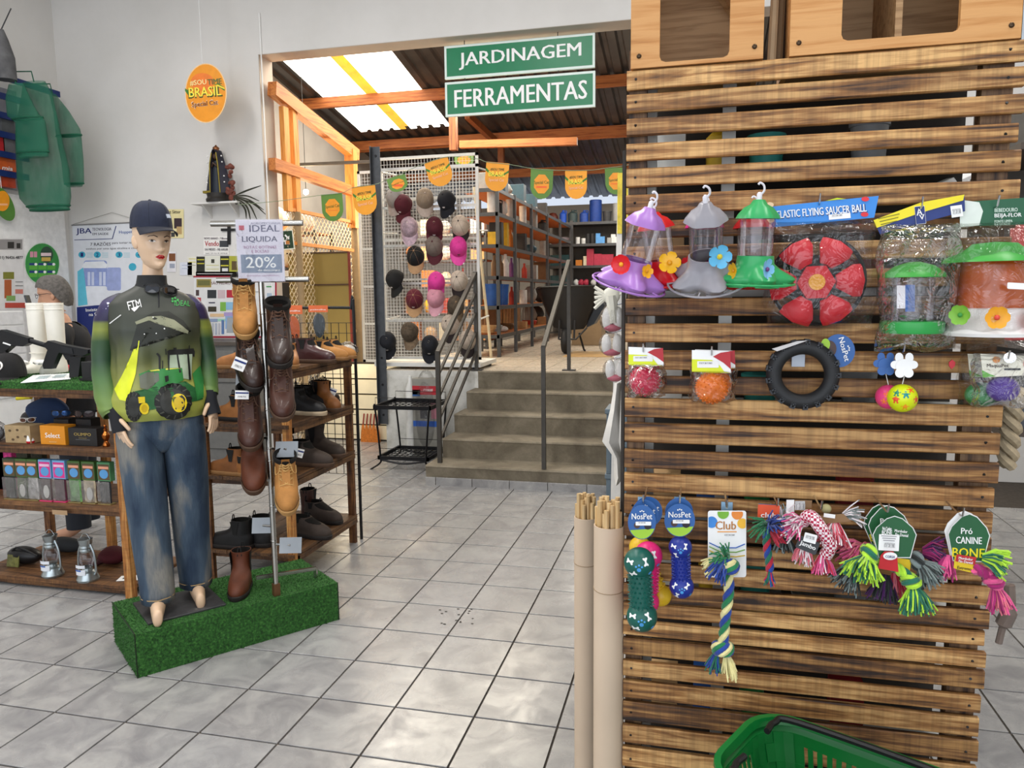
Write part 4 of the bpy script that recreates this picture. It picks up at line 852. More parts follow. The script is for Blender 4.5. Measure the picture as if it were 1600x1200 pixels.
# ---------------------------------------------------------------- shopping baskets
GB = P('0c6a2c', .28, 0, .06); 
BX, BY, BA = 2.45, -4.435, -27
def basket(label, z0, handles=True):
    cx, cy = BX, BY; w, d, h = .47, .31, .22
    t = thing('shopping_basket', label, 'basket', (cx, cy, z0), 'stacked shopping baskets'); t.rotation_euler = (0, 0, math.radians(BA))
    def ring(q, z, r=.09): return [V(x, y, z) for x, y in rrect(w*q, d*q, r*q, 6)]
    sh = B(); sh.loft([ring(.80, 0), ring(.80, .004)], True, True); 
    n = len(ring(1, 0)); lv = [(.80, 0), (.83, .035), (.905, .125), (.945, .165), (.965, .19)]
    for (qa, za), (qb, zb) in zip(lv[:-1], lv[1:]):
        slot = za in (.035, .125) and True
        A, Bq = ring(qa, za), ring(qb, zb)
        for i in range(n):
            j = (i+1) % n; L = np.linalg.norm(A[j]-A[i]); m_ = max(1, int(round(L/.026))) if za == .035 else (max(1, int(round(L/.02))) if za == .125 else 1)
            for k in range(m_):
                s0, s1 = k/m_, (k+1)/m_
                if za in (.035, .125) and m_ > 1: s0, s1 = s0, s0+(s1-s0)*.55
                sh.add([A[i]+(A[j]-A[i])*s0, A[i]+(A[j]-A[i])*s1, Bq[i]+(Bq[j]-Bq[i])*s1, Bq[i]+(Bq[j]-Bq[i])*s0], [(0, 1, 2, 3)])
    o = sh.build('shell', GB, t); md = o.modifiers.new('thick', 'SOLIDIFY'); md.thickness = .003
    B().loft([ring(.965, .19), ring(1.03, .205), ring(1.05, .214), ring(1.045, .222), ring(.99, .222), ring(.965, .205)], False, False).build('rim', GB, t, smooth=True, ang=50)
    if handles:
        for sg in (-1, 1):
            p = [V(-.19, sg*.06, .224), V(-.19, sg*.105, .224), V(-.15, sg*.135, .226), V(.15, sg*.135, .226), V(.19, sg*.105, .224), V(.19, sg*.06, .224)]
            B().tube(bez(p, 6), .0075, 8).build('handle', BLACK, t, smooth=True)
    return t
B_TOP = .44
for k in range(3): basket(['green plastic shopping basket at the bottom of the stack by the panel', 'green plastic shopping basket in the middle of the stack by the panel', 'green plastic shopping basket on top of the stack, holding red handled tools'][k], .004+k*(B_TOP-.004)/2, k == 2)
RED = P('a01c26', .35)
for i, (lab, a, b_) in enumerate((('red tool handle lying steeply inside the top basket', (BX-.12, BY+.02, B_TOP+.012), (BX-.17, BY+.06, B_TOP+.14)), ('short red tool handle beside the longer one in the top basket', (BX-.15, BY-.0, B_TOP+.012), (BX-.19, BY+.03, B_TOP+.10)), ('red rounded grip at the far end of the top basket', (BX+.02, BY-.03, B_TOP+.012), (BX-.01, BY-.01, B_TOP+.10)))):
    t = thing('tool_handle', lab, 'tool', a); B().tube([a, b_], [.011, .014], 10).ell(b_, .014, 10, 6).build('grip', RED, t, world=True, smooth=True); B().tube([V(a)-V(0, 0, .008), V(a)+V(.06, -.02, 0)], .006, 6).build('shaft', CHROME, t, world=True)
# ---------------------------------------------------------------- turf plinth, mannequin
TURF = NT('turf'); _v = TURF.coord('Object'); TURF.base(TURF.ramp(TURF.noise(_v, 90, 3), [(.3, '173a12'), (.55, '2c6222'), (.75, '4c8438')])); TURF.set(Roughness=.9); TURF.bump(TURF.noise(_v, 220, 2), .8, .006); TURF = TURF.m
def blades(faces, n, L, par, seed=1, nm='grass_pile'):
    """short blades standing on quads (o, u, v, normal)"""
    rs = np.random.RandomState(seed); A = [np.linalg.norm(np.cross(u, v)) for o, u, v, w in faces]; vs, fs = [], []
    for (o, u, v, w), a in zip(faces, A):
        for i in range(int(n*a/sum(A))):
            p = o+u*rs.rand()+v*rs.rand(); d = unit(w+rs.randn(3)*.45); s_ = unit(np.cross(d, rs.randn(3)))*.0016; l = L*(.6+.6*rs.rand()); k = len(vs)
            vs += [p-s_, p+s_, p+d*l]; fs.append((k, k+1, k+2))
    return stuff(B().add(vs, fs).build(nm, TURF, par, world=True))
pA, pB, pD = V(-.196, -3.325, 0), V(.390, -2.585, 0), V(-.556, -3.045, 0); eu, ev = pB-pA, pD-pA; HB = .20
plinth = thing('turf_plinth', 'low box covered in artificial turf carrying the mannequin and the boot stand', 'plinth', pA+(eu+ev)/2)
b = B(); q = [pA, pB, pB+ev, pD]; b.loft([[p+V(0, 0, z) for p in q] for z in (0, HB)]); b.build('turf_cover', TURF, plinth, world=True)
hz = V(0, 0, HB); blades([(pA+hz, eu, ev, Z1), (pA, eu, hz, unit(-ev)), (pA, ev, hz, unit(-eu)), (pB, ev, hz, unit(eu))], 15000, .009, plinth)
EDG = P('14240f', .9)
B().tube([pA+V(0, 0, 0), pA+hz+V(0, 0, .002), pD+hz+V(0, 0, .002)], .003, 5).tube([pB, pB+hz], .003, 5).build('seam', EDG, plinth, world=True)
fa = unit(pA-pD); fr = unit(pB-pA)
bc0 = pA+eu*.255+ev*.47+hz
plate = B(); R0 = np.stack([fr, unit(np.cross(Z1, fr)), Z1], 1); plate.box(bc0+V(0, 0, .005), (.34, .30, .010), R0, .002)
base_m = NT('slate'); _v = base_m.coord('Object'); base_m.base(base_m.ramp(base_m.noise(_v, 9, 6, .7), [(.35, '242426'), (.6, '3c3c3e'), (.75, '6a6864')])); base_m.set(Roughness=.55); BASEM = base_m.m
MO = V(bc0[0]-.030, bc0[1]-.007, HB+.010); TH = math.radians(40); RM = np.array(Matrix.Rotation(TH, 3, 'Z')); FACE = RM@V(0, -1, 0)
man = thing('mannequin', 'female shop mannequin in a green tractor print fishing shirt, flared jeans and navy cap on the turf plinth', 'mannequin', MO)
man['label'] = 'female mannequin in a green tractor print shirt, flared jeans and navy cap on turf'
plate.build('foot_plate', BASEM, man, world=True)
def skin(verts, edges, radii, name, mat, parent, root=0, sub=2, flat=None):
    me = bpy.data.meshes.new(name); me.from_pydata([tuple(v) for v in verts], edges, []); o = bpy.data.objects.new(name, me); col.objects.link(o)
    md = o.modifiers.new('s', 'SKIN'); sv = me.skin_vertices[0].data
    for i, r in enumerate(radii): sv[i].radius = (r if hasattr(r, '__len__') else (r, r)); sv[i].use_root = (i == root)
    md.use_smooth_shade = True; s2 = o.modifiers.new('d', 'SUBSURF'); s2.levels = s2.render_levels = sub
    dg = bpy.context.evaluated_depsgraph_get(); dg.update(); m2 = bpy.data.meshes.new_from_object(o.evaluated_get(dg)); bpy.data.objects.remove(o); bpy.data.meshes.remove(me)
    vs = [V(v.co) for v in m2.vertices]; fs = [tuple(p.vertices) for p in m2.polygons]; bpy.data.meshes.remove(m2)
    return vs, fs
class Sk:
    def __init__(s): s.v = []; s.e = []; s.r = []
    def a(s, p, r, par=None):
        s.v.append(V(p)); s.r.append(r)
        if par is not None: s.e.append((par, len(s.v)-1))
        return len(s.v)-1
    def chain(s, par, pts): 
        for p, r in pts: par = s.a(p, r, par)
        return par
    def hand(s, w, wr, d, side, palm, curl=.25, sc_=1.0):
        """d: direction of the fingers, side: towards the thumb, palm: palm normal"""
        d, side, palm = unit(d), unit(side), unit(palm); P0 = V(s.v[w]); c = s.a(P0+d*.045*sc_, (.021*sc_, .024*sc_), w); k = s.a(P0+d*.078*sc_, (.019*sc_, .026*sc_), c)
        for i, L in enumerate((.072, .080, .075, .060)):
            o = P0+d*.086*sc_+side*(.030-.020*i)*sc_; q = d; par = s.a(o, .0085*sc_, k)
            for j, f in enumerate((.42, .32, .26)):
                q = unit(q+palm*curl*(1+.4*j)); o = o+q*L*f*sc_; par = s.a(o, (.0080-.0008*j)*sc_, par)
        t = s.a(P0+d*.030*sc_+side*.030*sc_, .011*sc_, c); t = s.a(P0+d*.056*sc_+side*.046*sc_+palm*.008*sc_, .0095*sc_, t); s.a(P0+d*.084*sc_+side*.050*sc_+palm*.020*sc_, .008*sc_, t)
def interp(t, xs, ys): return float(np.interp(t, xs, ys))
def headgrid(c, R, s_=1.0, nose=1.0, jaw=1.0, male=False):
    ZS = [-.118, -.112, -.10, -.08, -.055, -.03, 0, .03, .06, .09, .108, .118]
    Wd = [.010, .026, .038*jaw, .050*jaw, .058*jaw, .064, .070, .0745, .0755, .065, .042, .0]
    Fd = [.070, .080, .086, .086, .087, .088, .090, .094, .091, .072, .045, .0]
    Kd = [-.045, -.04, -.02, .012, .05, .078, .095, .102, .100, .080, .050, .0]
    n, m = 64, 52; rings = []
    for j in range(m):
        z = -.118+.236*(.5-.5*math.cos(PI*(j+.15)/(m-.7))); w, f, k = (interp(z, ZS, q) for q in (Wd, Fd, Kd)); row = []
        for i in range(n):
            a = 2*PI*i/n; x = w*math.sin(a)*(abs(math.sin(a))**-.12 if abs(math.sin(a)) > .05 else 1); cy = math.cos(a); y = -f*cy if cy > 0 else -k*cy if k > 0 else .0+k*0-0*cy
            if k <= 0 and cy <= 0: y = -k*1.0+0*cy
            if cy > 0:
                d = 0; g = lambda x0, z0, sx, sz: math.exp(-((x-x0)/sx)**2-((z-z0)/sz)**2)
                pz = np.clip((.018-z)/.052, 0, 1)*(1 if z > -.036 else max(0, 1-(-.036-z)/.012)); d += .021*nose*pz*math.exp(-(x/(.0075+.006*pz))**2)
                d += .004*nose*(g(.011, -.032, .007, .007)+g(-.011, -.032, .007, .007))
                for sg in (-1, 1): d -= .0085*g(sg*.031, .006, .017, .011); d += .0045*g(sg*.030, .026, .024, .008); d += .003*g(sg*.042, -.030, .018, .020)
                d += .0055*g(0, -.058, .020, .0055)+.0065*g(0, -.069, .017, .006)-.003*g(0, -.0632, .022, .0022)-.003*g(0, -.080, .02, .007)+.006*g(0, -.100, .022, .014)
                y -= d*min(1, cy*2.2)
            row.append(c+R@(V(x, y, z)*s_))
        rings.append(row)
    b = B().loft(rings)
    for sg in (-1, 1):
        o = c+R@(V(sg*.071, .008, -.004)*s_); b.ell(o, (.008*s_, .018*s_, .030*s_), 12, 8, R@rotm('Z', sg*-22)@rotm('X', -12))
    return b
def bvh(o):
    me = o.data; M_ = V(o.location); q = o.parent
    while q is not None: M_ = M_+V(q.location); q = q.parent
    return BVHTree.FromPolygons([tuple(V(v.co)+M_) for v in me.vertices], [tuple(p.vertices) for p in me.polygons])
def project(pts3, fs, tree, d, lift):
    out = []
    for p in pts3:
        h = tree.ray_cast(Vector(p-V(d)*2), Vector(d)); 
        if h[0] is None: h = tree.find_nearest(Vector(p))
        nrm = V(h[1]); nrm = nrm if nrm@V(d) < 0 else -nrm
        out.append(V(h[0])+nrm*lift)
    return out
def decal(poly3, tree, d, lift, m_, par, nm, cuts=2):
    bm = bmesh.new(); vs = [bm.verts.new(tuple(p)) for p in poly3]; bm.faces.new(vs); bmesh.ops.triangulate(bm, faces=bm.faces); 
    for _ in range(cuts): bmesh.ops.subdivide_edges(bm, edges=bm.edges, cuts=1, use_grid_fill=True)
    bm.verts.index_update(); P3 = [V(v.co) for v in bm.verts]; fs = [tuple(v.index for v in f.verts) for f in bm.faces]; bm.free()
    return B().add(project(P3, fs, tree, d, lift), fs).build(nm, m_, par, world=True, smooth=True, ang=180)
def capmesh(par, c, R, mc, mv, s_=1.0, back=None, button=True, bend=.35, mesh_back=False):
    """baseball cap, c = centre of the head band, visor towards -Y"""
    def D(u, v):
        a = 2*PI*u; h = v; r = math.cos(h*PI/2)**.62; return c+R@(V(.083*r*math.sin(a)*(1+.01*math.cos(6*a)), -.098*r*math.cos(a)-.004, .118*math.sin(h*PI/2)**.9)*s_)
    b = B().grid(lambda u, v: D(u, v*.985), 36, 12, True)
    if back: 
        b.m(0); b.mi = [1 if .22 < ((k % 36)/36) < .78 else 0 for k in range(len(b.f))]
    b.build('crown', [mc, back] if back else mc, par, world=True, smooth=True, ang=60)
    rows_ = []
    for j in range(7):
        t_ = j/6; row = []
        for i in range(17):
            a = (i/16-.5)*2*1.18; e = t_*(.075*math.cos(a*1.05)**.8+.004); x = .083*math.sin(a)*(1+.02*t_); y = -.098*math.cos(a)-.004-e
            row.append(c+R@(V(x, y, .004-.018*t_-bend*x*x*8*(.3+.7*t_))*s_))
        rows_.append(row)
    top = rows_; bot = [[p-R@(V(0, 0, .004)*s_) for p in r] for r in rows_]
    B().loft(top, False, False, closed=False).loft(bot, False, False, closed=False).loft([top[-1], bot[-1]], False, False, closed=False).build('visor', mv, par, world=True, smooth=True, ang=60)
    g = B().ell(c+R@(V(0, -.004, .117)*s_), .008*s_, 8, 5)
    for k in range(6):
        g.tube([D(k/6+1/12, v*.98)+R@V(0, 0, .0006) for v in np.linspace(.03, 1, 8)], .0008, 4)
    g.build('button_and_seams', mv, par, world=True, smooth=True)
# body
SKINM = P('d9b898', .36, 0, .05, 8, coat=.25)
k_ = Sk(); L_ = lambda x, y, z: MO+RM@V(x, y, z)
pel = k_.a(L_(0, 0, .90), (.13, .09)); w_ = k_.chain(pel, [(L_(0, -.005, 1.04), (.105, .08)), (L_(0, -.01, 1.2), (.12, .085)), (L_(0, .0, 1.36), (.115, .075)), (L_(0, .01, 1.455), (.06, .055))]); 
nk = k_.chain(w_, [(L_(.005, .0, 1.52), .046), (L_(.012, -.008, 1.63), .044)])
def arm(sx, pts, hd, side, palm):
    t_ = k_.chain(w_-1, [(L_(sx*.10, .01, 1.43), .06)]+[(L_(*p), r) for p, r in pts]); k_.hand(t_, .02, RM@V(*hd), RM@V(*side), RM@V(*palm), .16)
arm(-1, [((-.160, .01, 1.39), .040), ((-.208, .03, 1.14), .033), ((-.175, -.06, .925), .024)], (.16, -.25, -1), (.35, -.9, .2), (.9, .3, .1))
arm(1, [((.160, .01, 1.39), .040), ((.208, .03, 1.15), .033), ((.210, -.05, .965), .024)], (.12, -.2, -1), (-.5, -.8, .2), (-.8, .5, .1))
for sx, fx, fy in ((-1, -.062, -.065), (1, .108, .055)):
    t_ = k_.chain(pel, [(L_(sx*.09, 0, .80), .066), (L_(sx*.088, fy*.5, .46), .05), (L_(fx, fy, .10), .036)]); k_.chain(t_, [(L_(fx, fy-.02, .04), (.042, .040)), (L_(fx+sx*.006, fy-.10, .036), (.048, .031)), (L_(fx+sx*.008, fy-.15, .028), (.046, .023)), (L_(fx+sx*.006, fy-.185, .026), (.046, .024))])
vs, fs = skin(k_.v, k_.e, k_.r, 'body', SKINM, None, pel)
RH = RM@rotm('Z', 20)@rotm('X', 5); HC = L_(.012, -.022, 1.682)
hb = headgrid(HC, RH, 1.0, 1.0, .96); hb.add(vs, fs); body = hb.build('body', SKINM, man, world=True, smooth=True, ang=180)
bt = bvh(body); fd = RH@V(0, 1, 0)
def facepoly(pts, m_, nm, lift=.0008, cuts=2): return decal([HC+RH@(V(x, -.2, z)*.98) for x, z in pts], bt, fd, lift, m_, man, nm, cuts)
LIP = P('a8141c', .25, coat=.4); BRW = P('3a2618', .7); EYW = P('e8e0d8', .3); IRIS = P('1c1512', .25, coat=.5)
facepoly([(-.021, -.0635), (-.012, -.0565), (-.004, -.0535), (0, -.055), (.004, -.0535), (.012, -.0565), (.021, -.0635), (.012, -.071), (0, -.0735), (-.012, -.071)], LIP, 'lips')
facepoly([(-.018, -.0632), (0, -.0625), (.018, -.0632), (0, -.0645)], P('5a0a10', .4), 'mouth_line', .0014)
for sg in (-1, 1):
    facepoly([(sg*.013, .026), (sg*.028, .0325), (sg*.046, .028), (sg*.050, .022), (sg*.042, .0265), (sg*.028, .0285), (sg*.014, .0225)], BRW, 'eyebrow')
    facepoly([(sg*.017, .005), (sg*.024, .0105), (sg*.034, .0115), (sg*.044, .006), (sg*.036, .0015), (sg*.025, .001)], EYW, 'eye')
    facepoly([(sg*.031+.0055*math.cos(a), .0062+.0055*math.sin(a)) for a in np.linspace(0, 2*PI, 11)[:-1]], IRIS, 'iris', .0014, 1)
    facepoly([(sg*.015, .006), (sg*.024, .0125), (sg*.034, .0138), (sg*.047, .0075), (sg*.034, .0112), (sg*.024, .0100)], BRW, 'eyelash', .0016)
NAVYC = P('1b2236', .8, 0, .1, 60, .2, 400); capmesh(man, HC+RH@V(0, .008, .058), RH@rotm('X', -4), NAVYC, P('161a28', .75), 1.02)
B().box(HC+RH@V(.03, -.108, .115), (.016, .004, .02), RH@rotm('X', -35)).build('cap_badge', P('a9b0bc', .3, .5), man, world=True)
# shirt
def ringz(z, rx, ry, cx=0, cy=0, n=48, e=2.3, tw=0, fold=0, ph=0):
    out = []
    for i in range(n):
        a = 2*PI*i/n; c, s_ = math.cos(a), math.sin(a); q = (abs(c)**e+abs(s_)**e)**(-1/e)*(1+fold*math.sin(7*a+ph)+.6*fold*math.sin(11*a-2*ph))
        out.append(L_(cx+rx*c*q, cy+ry*s_*q, z))
    return out
SH = NT('printed_shirt'); _tc = SH.new('ShaderNodeTexCoord'); _sp = SH.new('ShaderNodeSeparateXYZ'); SH.link(_tc.outputs['Object'], _sp.inputs[0])
_n = SH.noise(_tc.outputs['Object'], 4.5, 4, .5, .5); _ma = SH.new('ShaderNodeMath', operation='MULTIPLY_ADD'); _ma.inputs[1].default_value = .16; SH.link(_n, _ma.inputs[0]); SH.link(_sp.outputs['Z'], _ma.inputs[2])
_mr = SH.new('ShaderNodeMapRange'); _mr.inputs[1].default_value = .93; _mr.inputs[2].default_value = 1.60; SH.link(_ma.outputs[0], _mr.inputs[0])
SH.base(SH.ramp(_mr.outputs[0], [(0, '7c8440'), (.16, 'a4aa48'), (.34, '868a46'), (.52, '4e5432'), (.66, '33382c'), (1, '2b2e29')])); SH.set(Roughness=.5); SHIRT = SH.m
zs = [(.895, .178, .128, -.012, .006), (.93, .192, .140, -.018, .007), (.99, .196, .142, -.020, .008), (1.06, .188, .132, -.014, .009), (1.14, .180, .124, -.010, .008), (1.22, .180, .126, -.012, .006), (1.30, .186, .128, -.010, .003), (1.36, .190, .116, -.002, .002), (1.41, .186, .098, .004, .001), (1.445, .150, .086, .006, 0), (1.475, .090, .072, .006, 0), (1.490, .068, .064, .004, 0)]
zz_ = np.linspace(.895, 1.49, 60); ip = lambda z, k: interp(z, [q[0] for q in zs], [q[k] for q in zs])
b = B().loft([ringz(z, ip(z, 1), ip(z, 2), 0, ip(z, 3), 72, fold=0) for z in zz_], False, False)
def drape(q):
    r = q-L_(0, 0, q[2]-MO[2]); h = q[2]-MO[2]; a = math.atan2(r[1], r[0]); k = np.clip((1.46-h)/.3, 0, 1); f = .0042*math.sin(6*a+4*h)+.0036*math.sin(11*a-9*h+1)+.0022*math.sin(17*a+14*h)+.004*math.sin(26*h+5*a)*(h < 1.05)+.003*math.sin(40*h-3*a); return q+unit(r)*f*k
b.xf(drape)
shirt = b.build('shirt', SHIRT, man, world=True, smooth=True, ang=180)
B().loft([ringz(1.478, .076, .070, 0, .004), ringz(1.50, .064, .062, 0, 0), ringz(1.535, .060, .058, .003, -.002), ringz(1.535, .054, .052, .003, -.002), ringz(1.49, .055, .053, .002, 0)], False, False).build('collar', P('16181a', .7), man, world=True, smooth=True, ang=50)
SL = NT('printed_sleeve'); _tc = SL.new('ShaderNodeTexCoord'); _sp = SL.new('ShaderNodeSeparateXYZ'); SL.link(_tc.outputs['Object'], _sp.inputs[0]); _mr = SL.new('ShaderNodeMapRange'); _mr.inputs[1].default_value = .90; _mr.inputs[2].default_value = 1.46; SL.link(_sp.outputs['Z'], _mr.inputs[0])
_st = SL.ramp(SL.noise(_tc.outputs['Object'], 55, 1), [(.70, (0, 0, 0)), (.74, (.7, .7, .8))]); _bs = SL.ramp(_mr.outputs[0], [(0, '46582c'), (.10, '728c44'), (.30, '4c6e3a'), (.47, '22422a'), (.62, '2f4e2c'), (.71, '828c38'), (.76, '727c34'), (.785, '221c3e'), (.93, '2a2250'), (1, '24262a')])
_ms = SL.ramp(_mr.outputs[0], [(.78, (0, 0, 0)), (.80, (1, 1, 1)), (.92, (1, 1, 1)), (.94, (0, 0, 0))]); SL.base(SL.mix(_bs, SL.mix(_st, _ms, 1.0, 'MULTIPLY'), 1.0, 'ADD')); SL.set(Roughness=.5); SLEEVE = SL.m
def sleeve(pts, nm='sleeve', m_=None, n=22, fold=.05):
    cp = bez([p for p, r in pts], 8); rr = bez([V(r, 0, 0) for p, r in pts], 8); b = B(); rings = []
    for i, p in enumerate(cp):
        T = unit(cp[min(i+1, len(cp)-1)]-cp[max(i-1, 0)]); a = unit(np.cross(T, FACE)); e = np.cross(T, a); r = rr[i][0]
        rings.append([p+(a*math.cos(w)+e*math.sin(w)*.92)*r*(1+fold*math.sin(3*w+i*.5)*math.sin(i*.55)) for w in [2*PI*j/n for j in range(n)]])
    b.loft(rings, False, False); return b.build(nm, m_ or SLEEVE, man, world=True, smooth=True, ang=180)
sleeve([(L_(-.10, .008, 1.405), .056), (L_(-.155, .008, 1.385), .058), (L_(-.194, .015, 1.32), .050), (L_(-.216, .03, 1.16), .047), (L_(-.208, -.005, 1.02), .054), (L_(-.195, -.03, .945), .052), (L_(-.188, -.04, .925), .044)])
sleeve([(L_(.10, .008, 1.405), .056), (L_(.155, .008, 1.385), .058), (L_(.190, .015, 1.32), .048), (L_(.212, .03, 1.17), .044), (L_(.212, -.01, 1.03), .043), (L_(.212, -.035, .985), .039)])
GLV = P('14161c', .8)
sleeve([(L_(-.190, -.035, .96), .038), (L_(-.175, -.06, .925), .034), (L_(-.166, -.075, .875), .036), (L_(-.162, -.08, .85), .037)], 'glove', GLV, 16, 0); sleeve([(L_(.211, -.035, .995), .036), (L_(.210, -.05, .965), .033), (L_(.216, -.063, .915), .036), (L_(.219, -.07, .893), .037)], 'glove', GLV, 16, 0)
# jeans
JN = NT('denim'); _tc = JN.new('ShaderNodeTexCoord'); _wv = JN.noise(JN.coord('Object', (240, 240, 14)), 1.0, 2); _sp = JN.new('ShaderNodeSeparateXYZ'); JN.link(_tc.outputs['Object'], _sp.inputs[0])
_fd = JN.noise(JN.coord('Object', (5, 5, 1.6)), 1.5, 3, .5); _c = JN.ramp(_fd, [(.38, '24364a'), (.50, '435464'), (.62, '83817a')]); JN.base(JN.mix(_c, JN.ramp(_wv, [(.3, (.72, .74, .78)), (.7, (1, 1, 1))]), 1.0, 'MULTIPLY')); JN.set(Roughness=.9); JN.bump(_wv, .25, .002); JEAN = JN.m
def blend(t, a, b_): return a+(b_-a)*t
jb = B(); jb.loft([ringz(1.0, .150, .100, 0, 0), ringz(.94, .170, .110, 0, .0), ringz(.87, .184, .116, 0, .002), ringz(.82, .180, .112, 0, .004), ringz(.785, .120, .095, 0, .004), ringz(.75, .05, .08, 0, .004), ringz(.735, .02, .06, 0, .004)], False, True)
for sx, fx, fy in ((-1, -.062, -.065), (1, .108, .055)):
    rings = []
    for z, rx, ry in ((.87, .080, .100), (.83, .092, .109), (.80, .095, .109), (.74, .094, .106), (.66, .093, .098), (.54, .090, .090), (.46, .087, .086), (.36, .083, .084), (.22, .078, .088), (.10, .074, .096), (.055, .074, .100), (.055, .070, .096), (.10, .068, .09)):
        t_ = np.clip((.80-z)/.7, 0, 1); rings.append(ringz(z, rx, ry, blend(t_, sx*.094, fx), blend(t_, .002, fy)+.012*t_, 30, 2.1, fold=.010+.012*t_, ph=z*14+sx))
    jb.loft(rings, False, False)
    B().loft([ringz(z, .0752, .0995, fx, fy+.0125, 30, 2.1, fold=.022, ph=z*14+sx) for z in (.078, .082)], False, False).build('hem_stitch', P('b89a6a', .8), man, world=True, smooth=True)
jb.xf(lambda q: q+FACE*.0035*math.sin(34*(q[2]+.6*(q@V(.7, .7, 0))))*math.sin(9*q[2]+40*q[0])).build('jeans', JEAN, man, world=True, smooth=True, ang=180)
# prints on the shirt front
stt = bvh(shirt)
def fpt(px, py): return atP(px, py, MO, FACE)
def sdecal(pts, m_, nm, lift=.0015, cuts=3): return decal([fpt(*q) for q in pts], stt, -FACE, lift+.0016, m_, man, nm, cuts)
def stext(s, cx, cy, w, h, m_, ang=0, lift=.003, nm='lettering'):
    c_, s2 = math.cos(math.radians(ang)), math.sin(math.radians(ang)); vs, fs = text2d(s); a, e = vs.min(0), vs.max(0); q = (vs-(a+e)/2)/(e-a)*V(w, h)
    P3 = [fpt(cx+x*c_-y*-s2*-1*-1 if 0 else cx+x*c_-y*s2, cy-(x*s2+y*c_)) for x, y in q]; return B().add(project(P3, fs, stt, -FACE, lift), fs).build(nm, m_, man, world=True)
K = lambda pts: [(130+x/3.3333, 320+y/3.3333) for x, y in pts]
YEL = P('d8e02a', .5); sdecal([(180, 606), (196, 574), (208, 558), (214, 530), (218, 530), (212, 580), (200, 622), (188, 620)], YEL, 'yellow_flash', .0012)
sdecal([(203, 545), (216, 500), (240, 487), (262, 486), (284, 500), (296, 516), (280, 510), (258, 504), (236, 506), (222, 520), (214, 545)], P('23261f', .55), 'globe_print', .0010)
sdecal([(211, 502), (230, 494), (250, 493), (270, 499), (292, 516), (290, 520), (268, 505), (250, 499), (231, 500), (213, 506)], P('8a8c72', .6), 'motto_band', .0014); 
for i, ch in enumerate('ORDEM E PROGRESSO'):
    t_ = i/16; x = 214+74*t_; 
    if ch != ' ': stext(ch, x, 503.5-10*math.sin(t_*PI*.85)+10*t_*t_, 3.4, 4.2, P('2a2c22', .6), -28*(t_-.35), .0028)
for px_, py_ in ((238, 495), (243, 519), (231, 536), (225, 520), (255, 512)): sdecal(cpoly(px_, py_, 1.0, None, 6), WHITE, 'star_print', .002, 0)
stext('FTM', 210, 476, 20, 13, WHITE, 14); sdecal([(205, 482), (219, 477), (214, 483), (210, 487)], WHITE, 'fish_print')
GRNP = P('3aa04a', .5); stext('IDEAL', 283, 474, 24, 8, GRNP, -2); 
for q in ((268, 467), (272, 466), (268, 471), (272, 471), (276, 469)): sdecal(rpoly(*q, 3, 3, 0), GRNP, 'logo_square', .002, 0)
TG1, TG2, TK, TY_ = P('2f7a3a', .45), P('1f5a2c', .5), P('191a18', .6), P('e0c41e', .45)
sdecal(K([(430, 752), (440, 745), (565, 742), (572, 760), (570, 775), (560, 770), (432, 772)]), TK, 'cab_roof_print', .0022)
sdecal(K([(440, 770), (560, 768), (552, 900), (470, 880), (440, 850)]), P('9fae96', .4), 'cab_window_print', .0016)
for a_ in ([(432, 765), (442, 765), (442, 850), (436, 850)], [(478, 768), (486, 768), (500, 860), (490, 862)], [(530, 768), (540, 768), (550, 900), (540, 900)], [(388, 775), (398, 780), (400, 845), (390, 842)], [(376, 765), (384, 760), (398, 778), (392, 786)], [(405, 800), (410, 800), (410, 842), (406, 842)], [(420, 740), (425, 740), (427, 770), (422, 770)], [(540, 725), (545, 725), (545, 745), (540, 745)], [(460, 735), (478, 735), (478, 748), (460, 748)], [(556, 755), (572, 758), (570, 785), (560, 782)]): sdecal(K(a_), TK, 'cab_frame_print', .0026, 1)
sdecal(K([(290, 868), (340, 848), (430, 838), (505, 838), (512, 900), (440, 930), (380, 960), (330, 945), (295, 935)]), TG1, 'hood_print', .0022)
sdecal(K([(292, 878), (330, 858), (390, 862), (392, 900), (350, 935), (330, 945), (295, 935)]), P('5e6254', .4), 'grille_print', .0028); sdecal(K([(340, 850), (430, 840), (500, 840), (430, 846), (350, 856)]), P('d8d04a', .5), 'hood_stripe_print', .003, 1)
sdecal(K([(270, 952), (330, 945), (400, 925), (520, 905), (560, 960), (600, 960), (612, 1000), (540, 1010), (380, 1010), (330, 1048), (282, 1044)]), TG2, 'chassis_print', .002)
sdecal(K([(560, 870), (600, 830), (618, 900), (615, 990), (580, 1000)]), TG1, 'fender_print', .0024); sdecal(K([(416, 878), (436, 874), (438, 900), (420, 908)]), TK, 'vent_print', .003, 0)
def wheel(cx, cy, rx, ry, hx, hy, hr):
    sdecal([(cx+rx*(1+.06*(k % 2))*math.cos(a), cy+ry*(1+.06*(k % 2))*math.sin(a)) for k, a in enumerate(np.linspace(0, 2*PI, 37)[:-1])], TK, 'tyre_print', .003); sdecal([(cx+rx*.72*math.cos(a), cy+ry*.72*math.sin(a)) for a in np.linspace(0, 2*PI, 25)[:-1]], P('2e2f2c', .6), 'tyre_wall_print', .0036)
    sdecal(cpoly(hx, hy, hr*.85, hr), TY_, 'hub_print', .0044, 1); sdecal(cpoly(hx, hy, hr*.55, hr*.66), P('c8a816', .4), 'hub_print', .0050, 1)
    for k in range(14):
        a = 2*PI*k/14; sdecal([(cx+rx*q*math.cos(a+d), cy+ry*q*math.sin(a+d)) for q, d in ((.76, 0), (1.0, .12), (1.0, .2), (.76, .1))], P('45463f', .6), 'lug_print', .0040, 0)
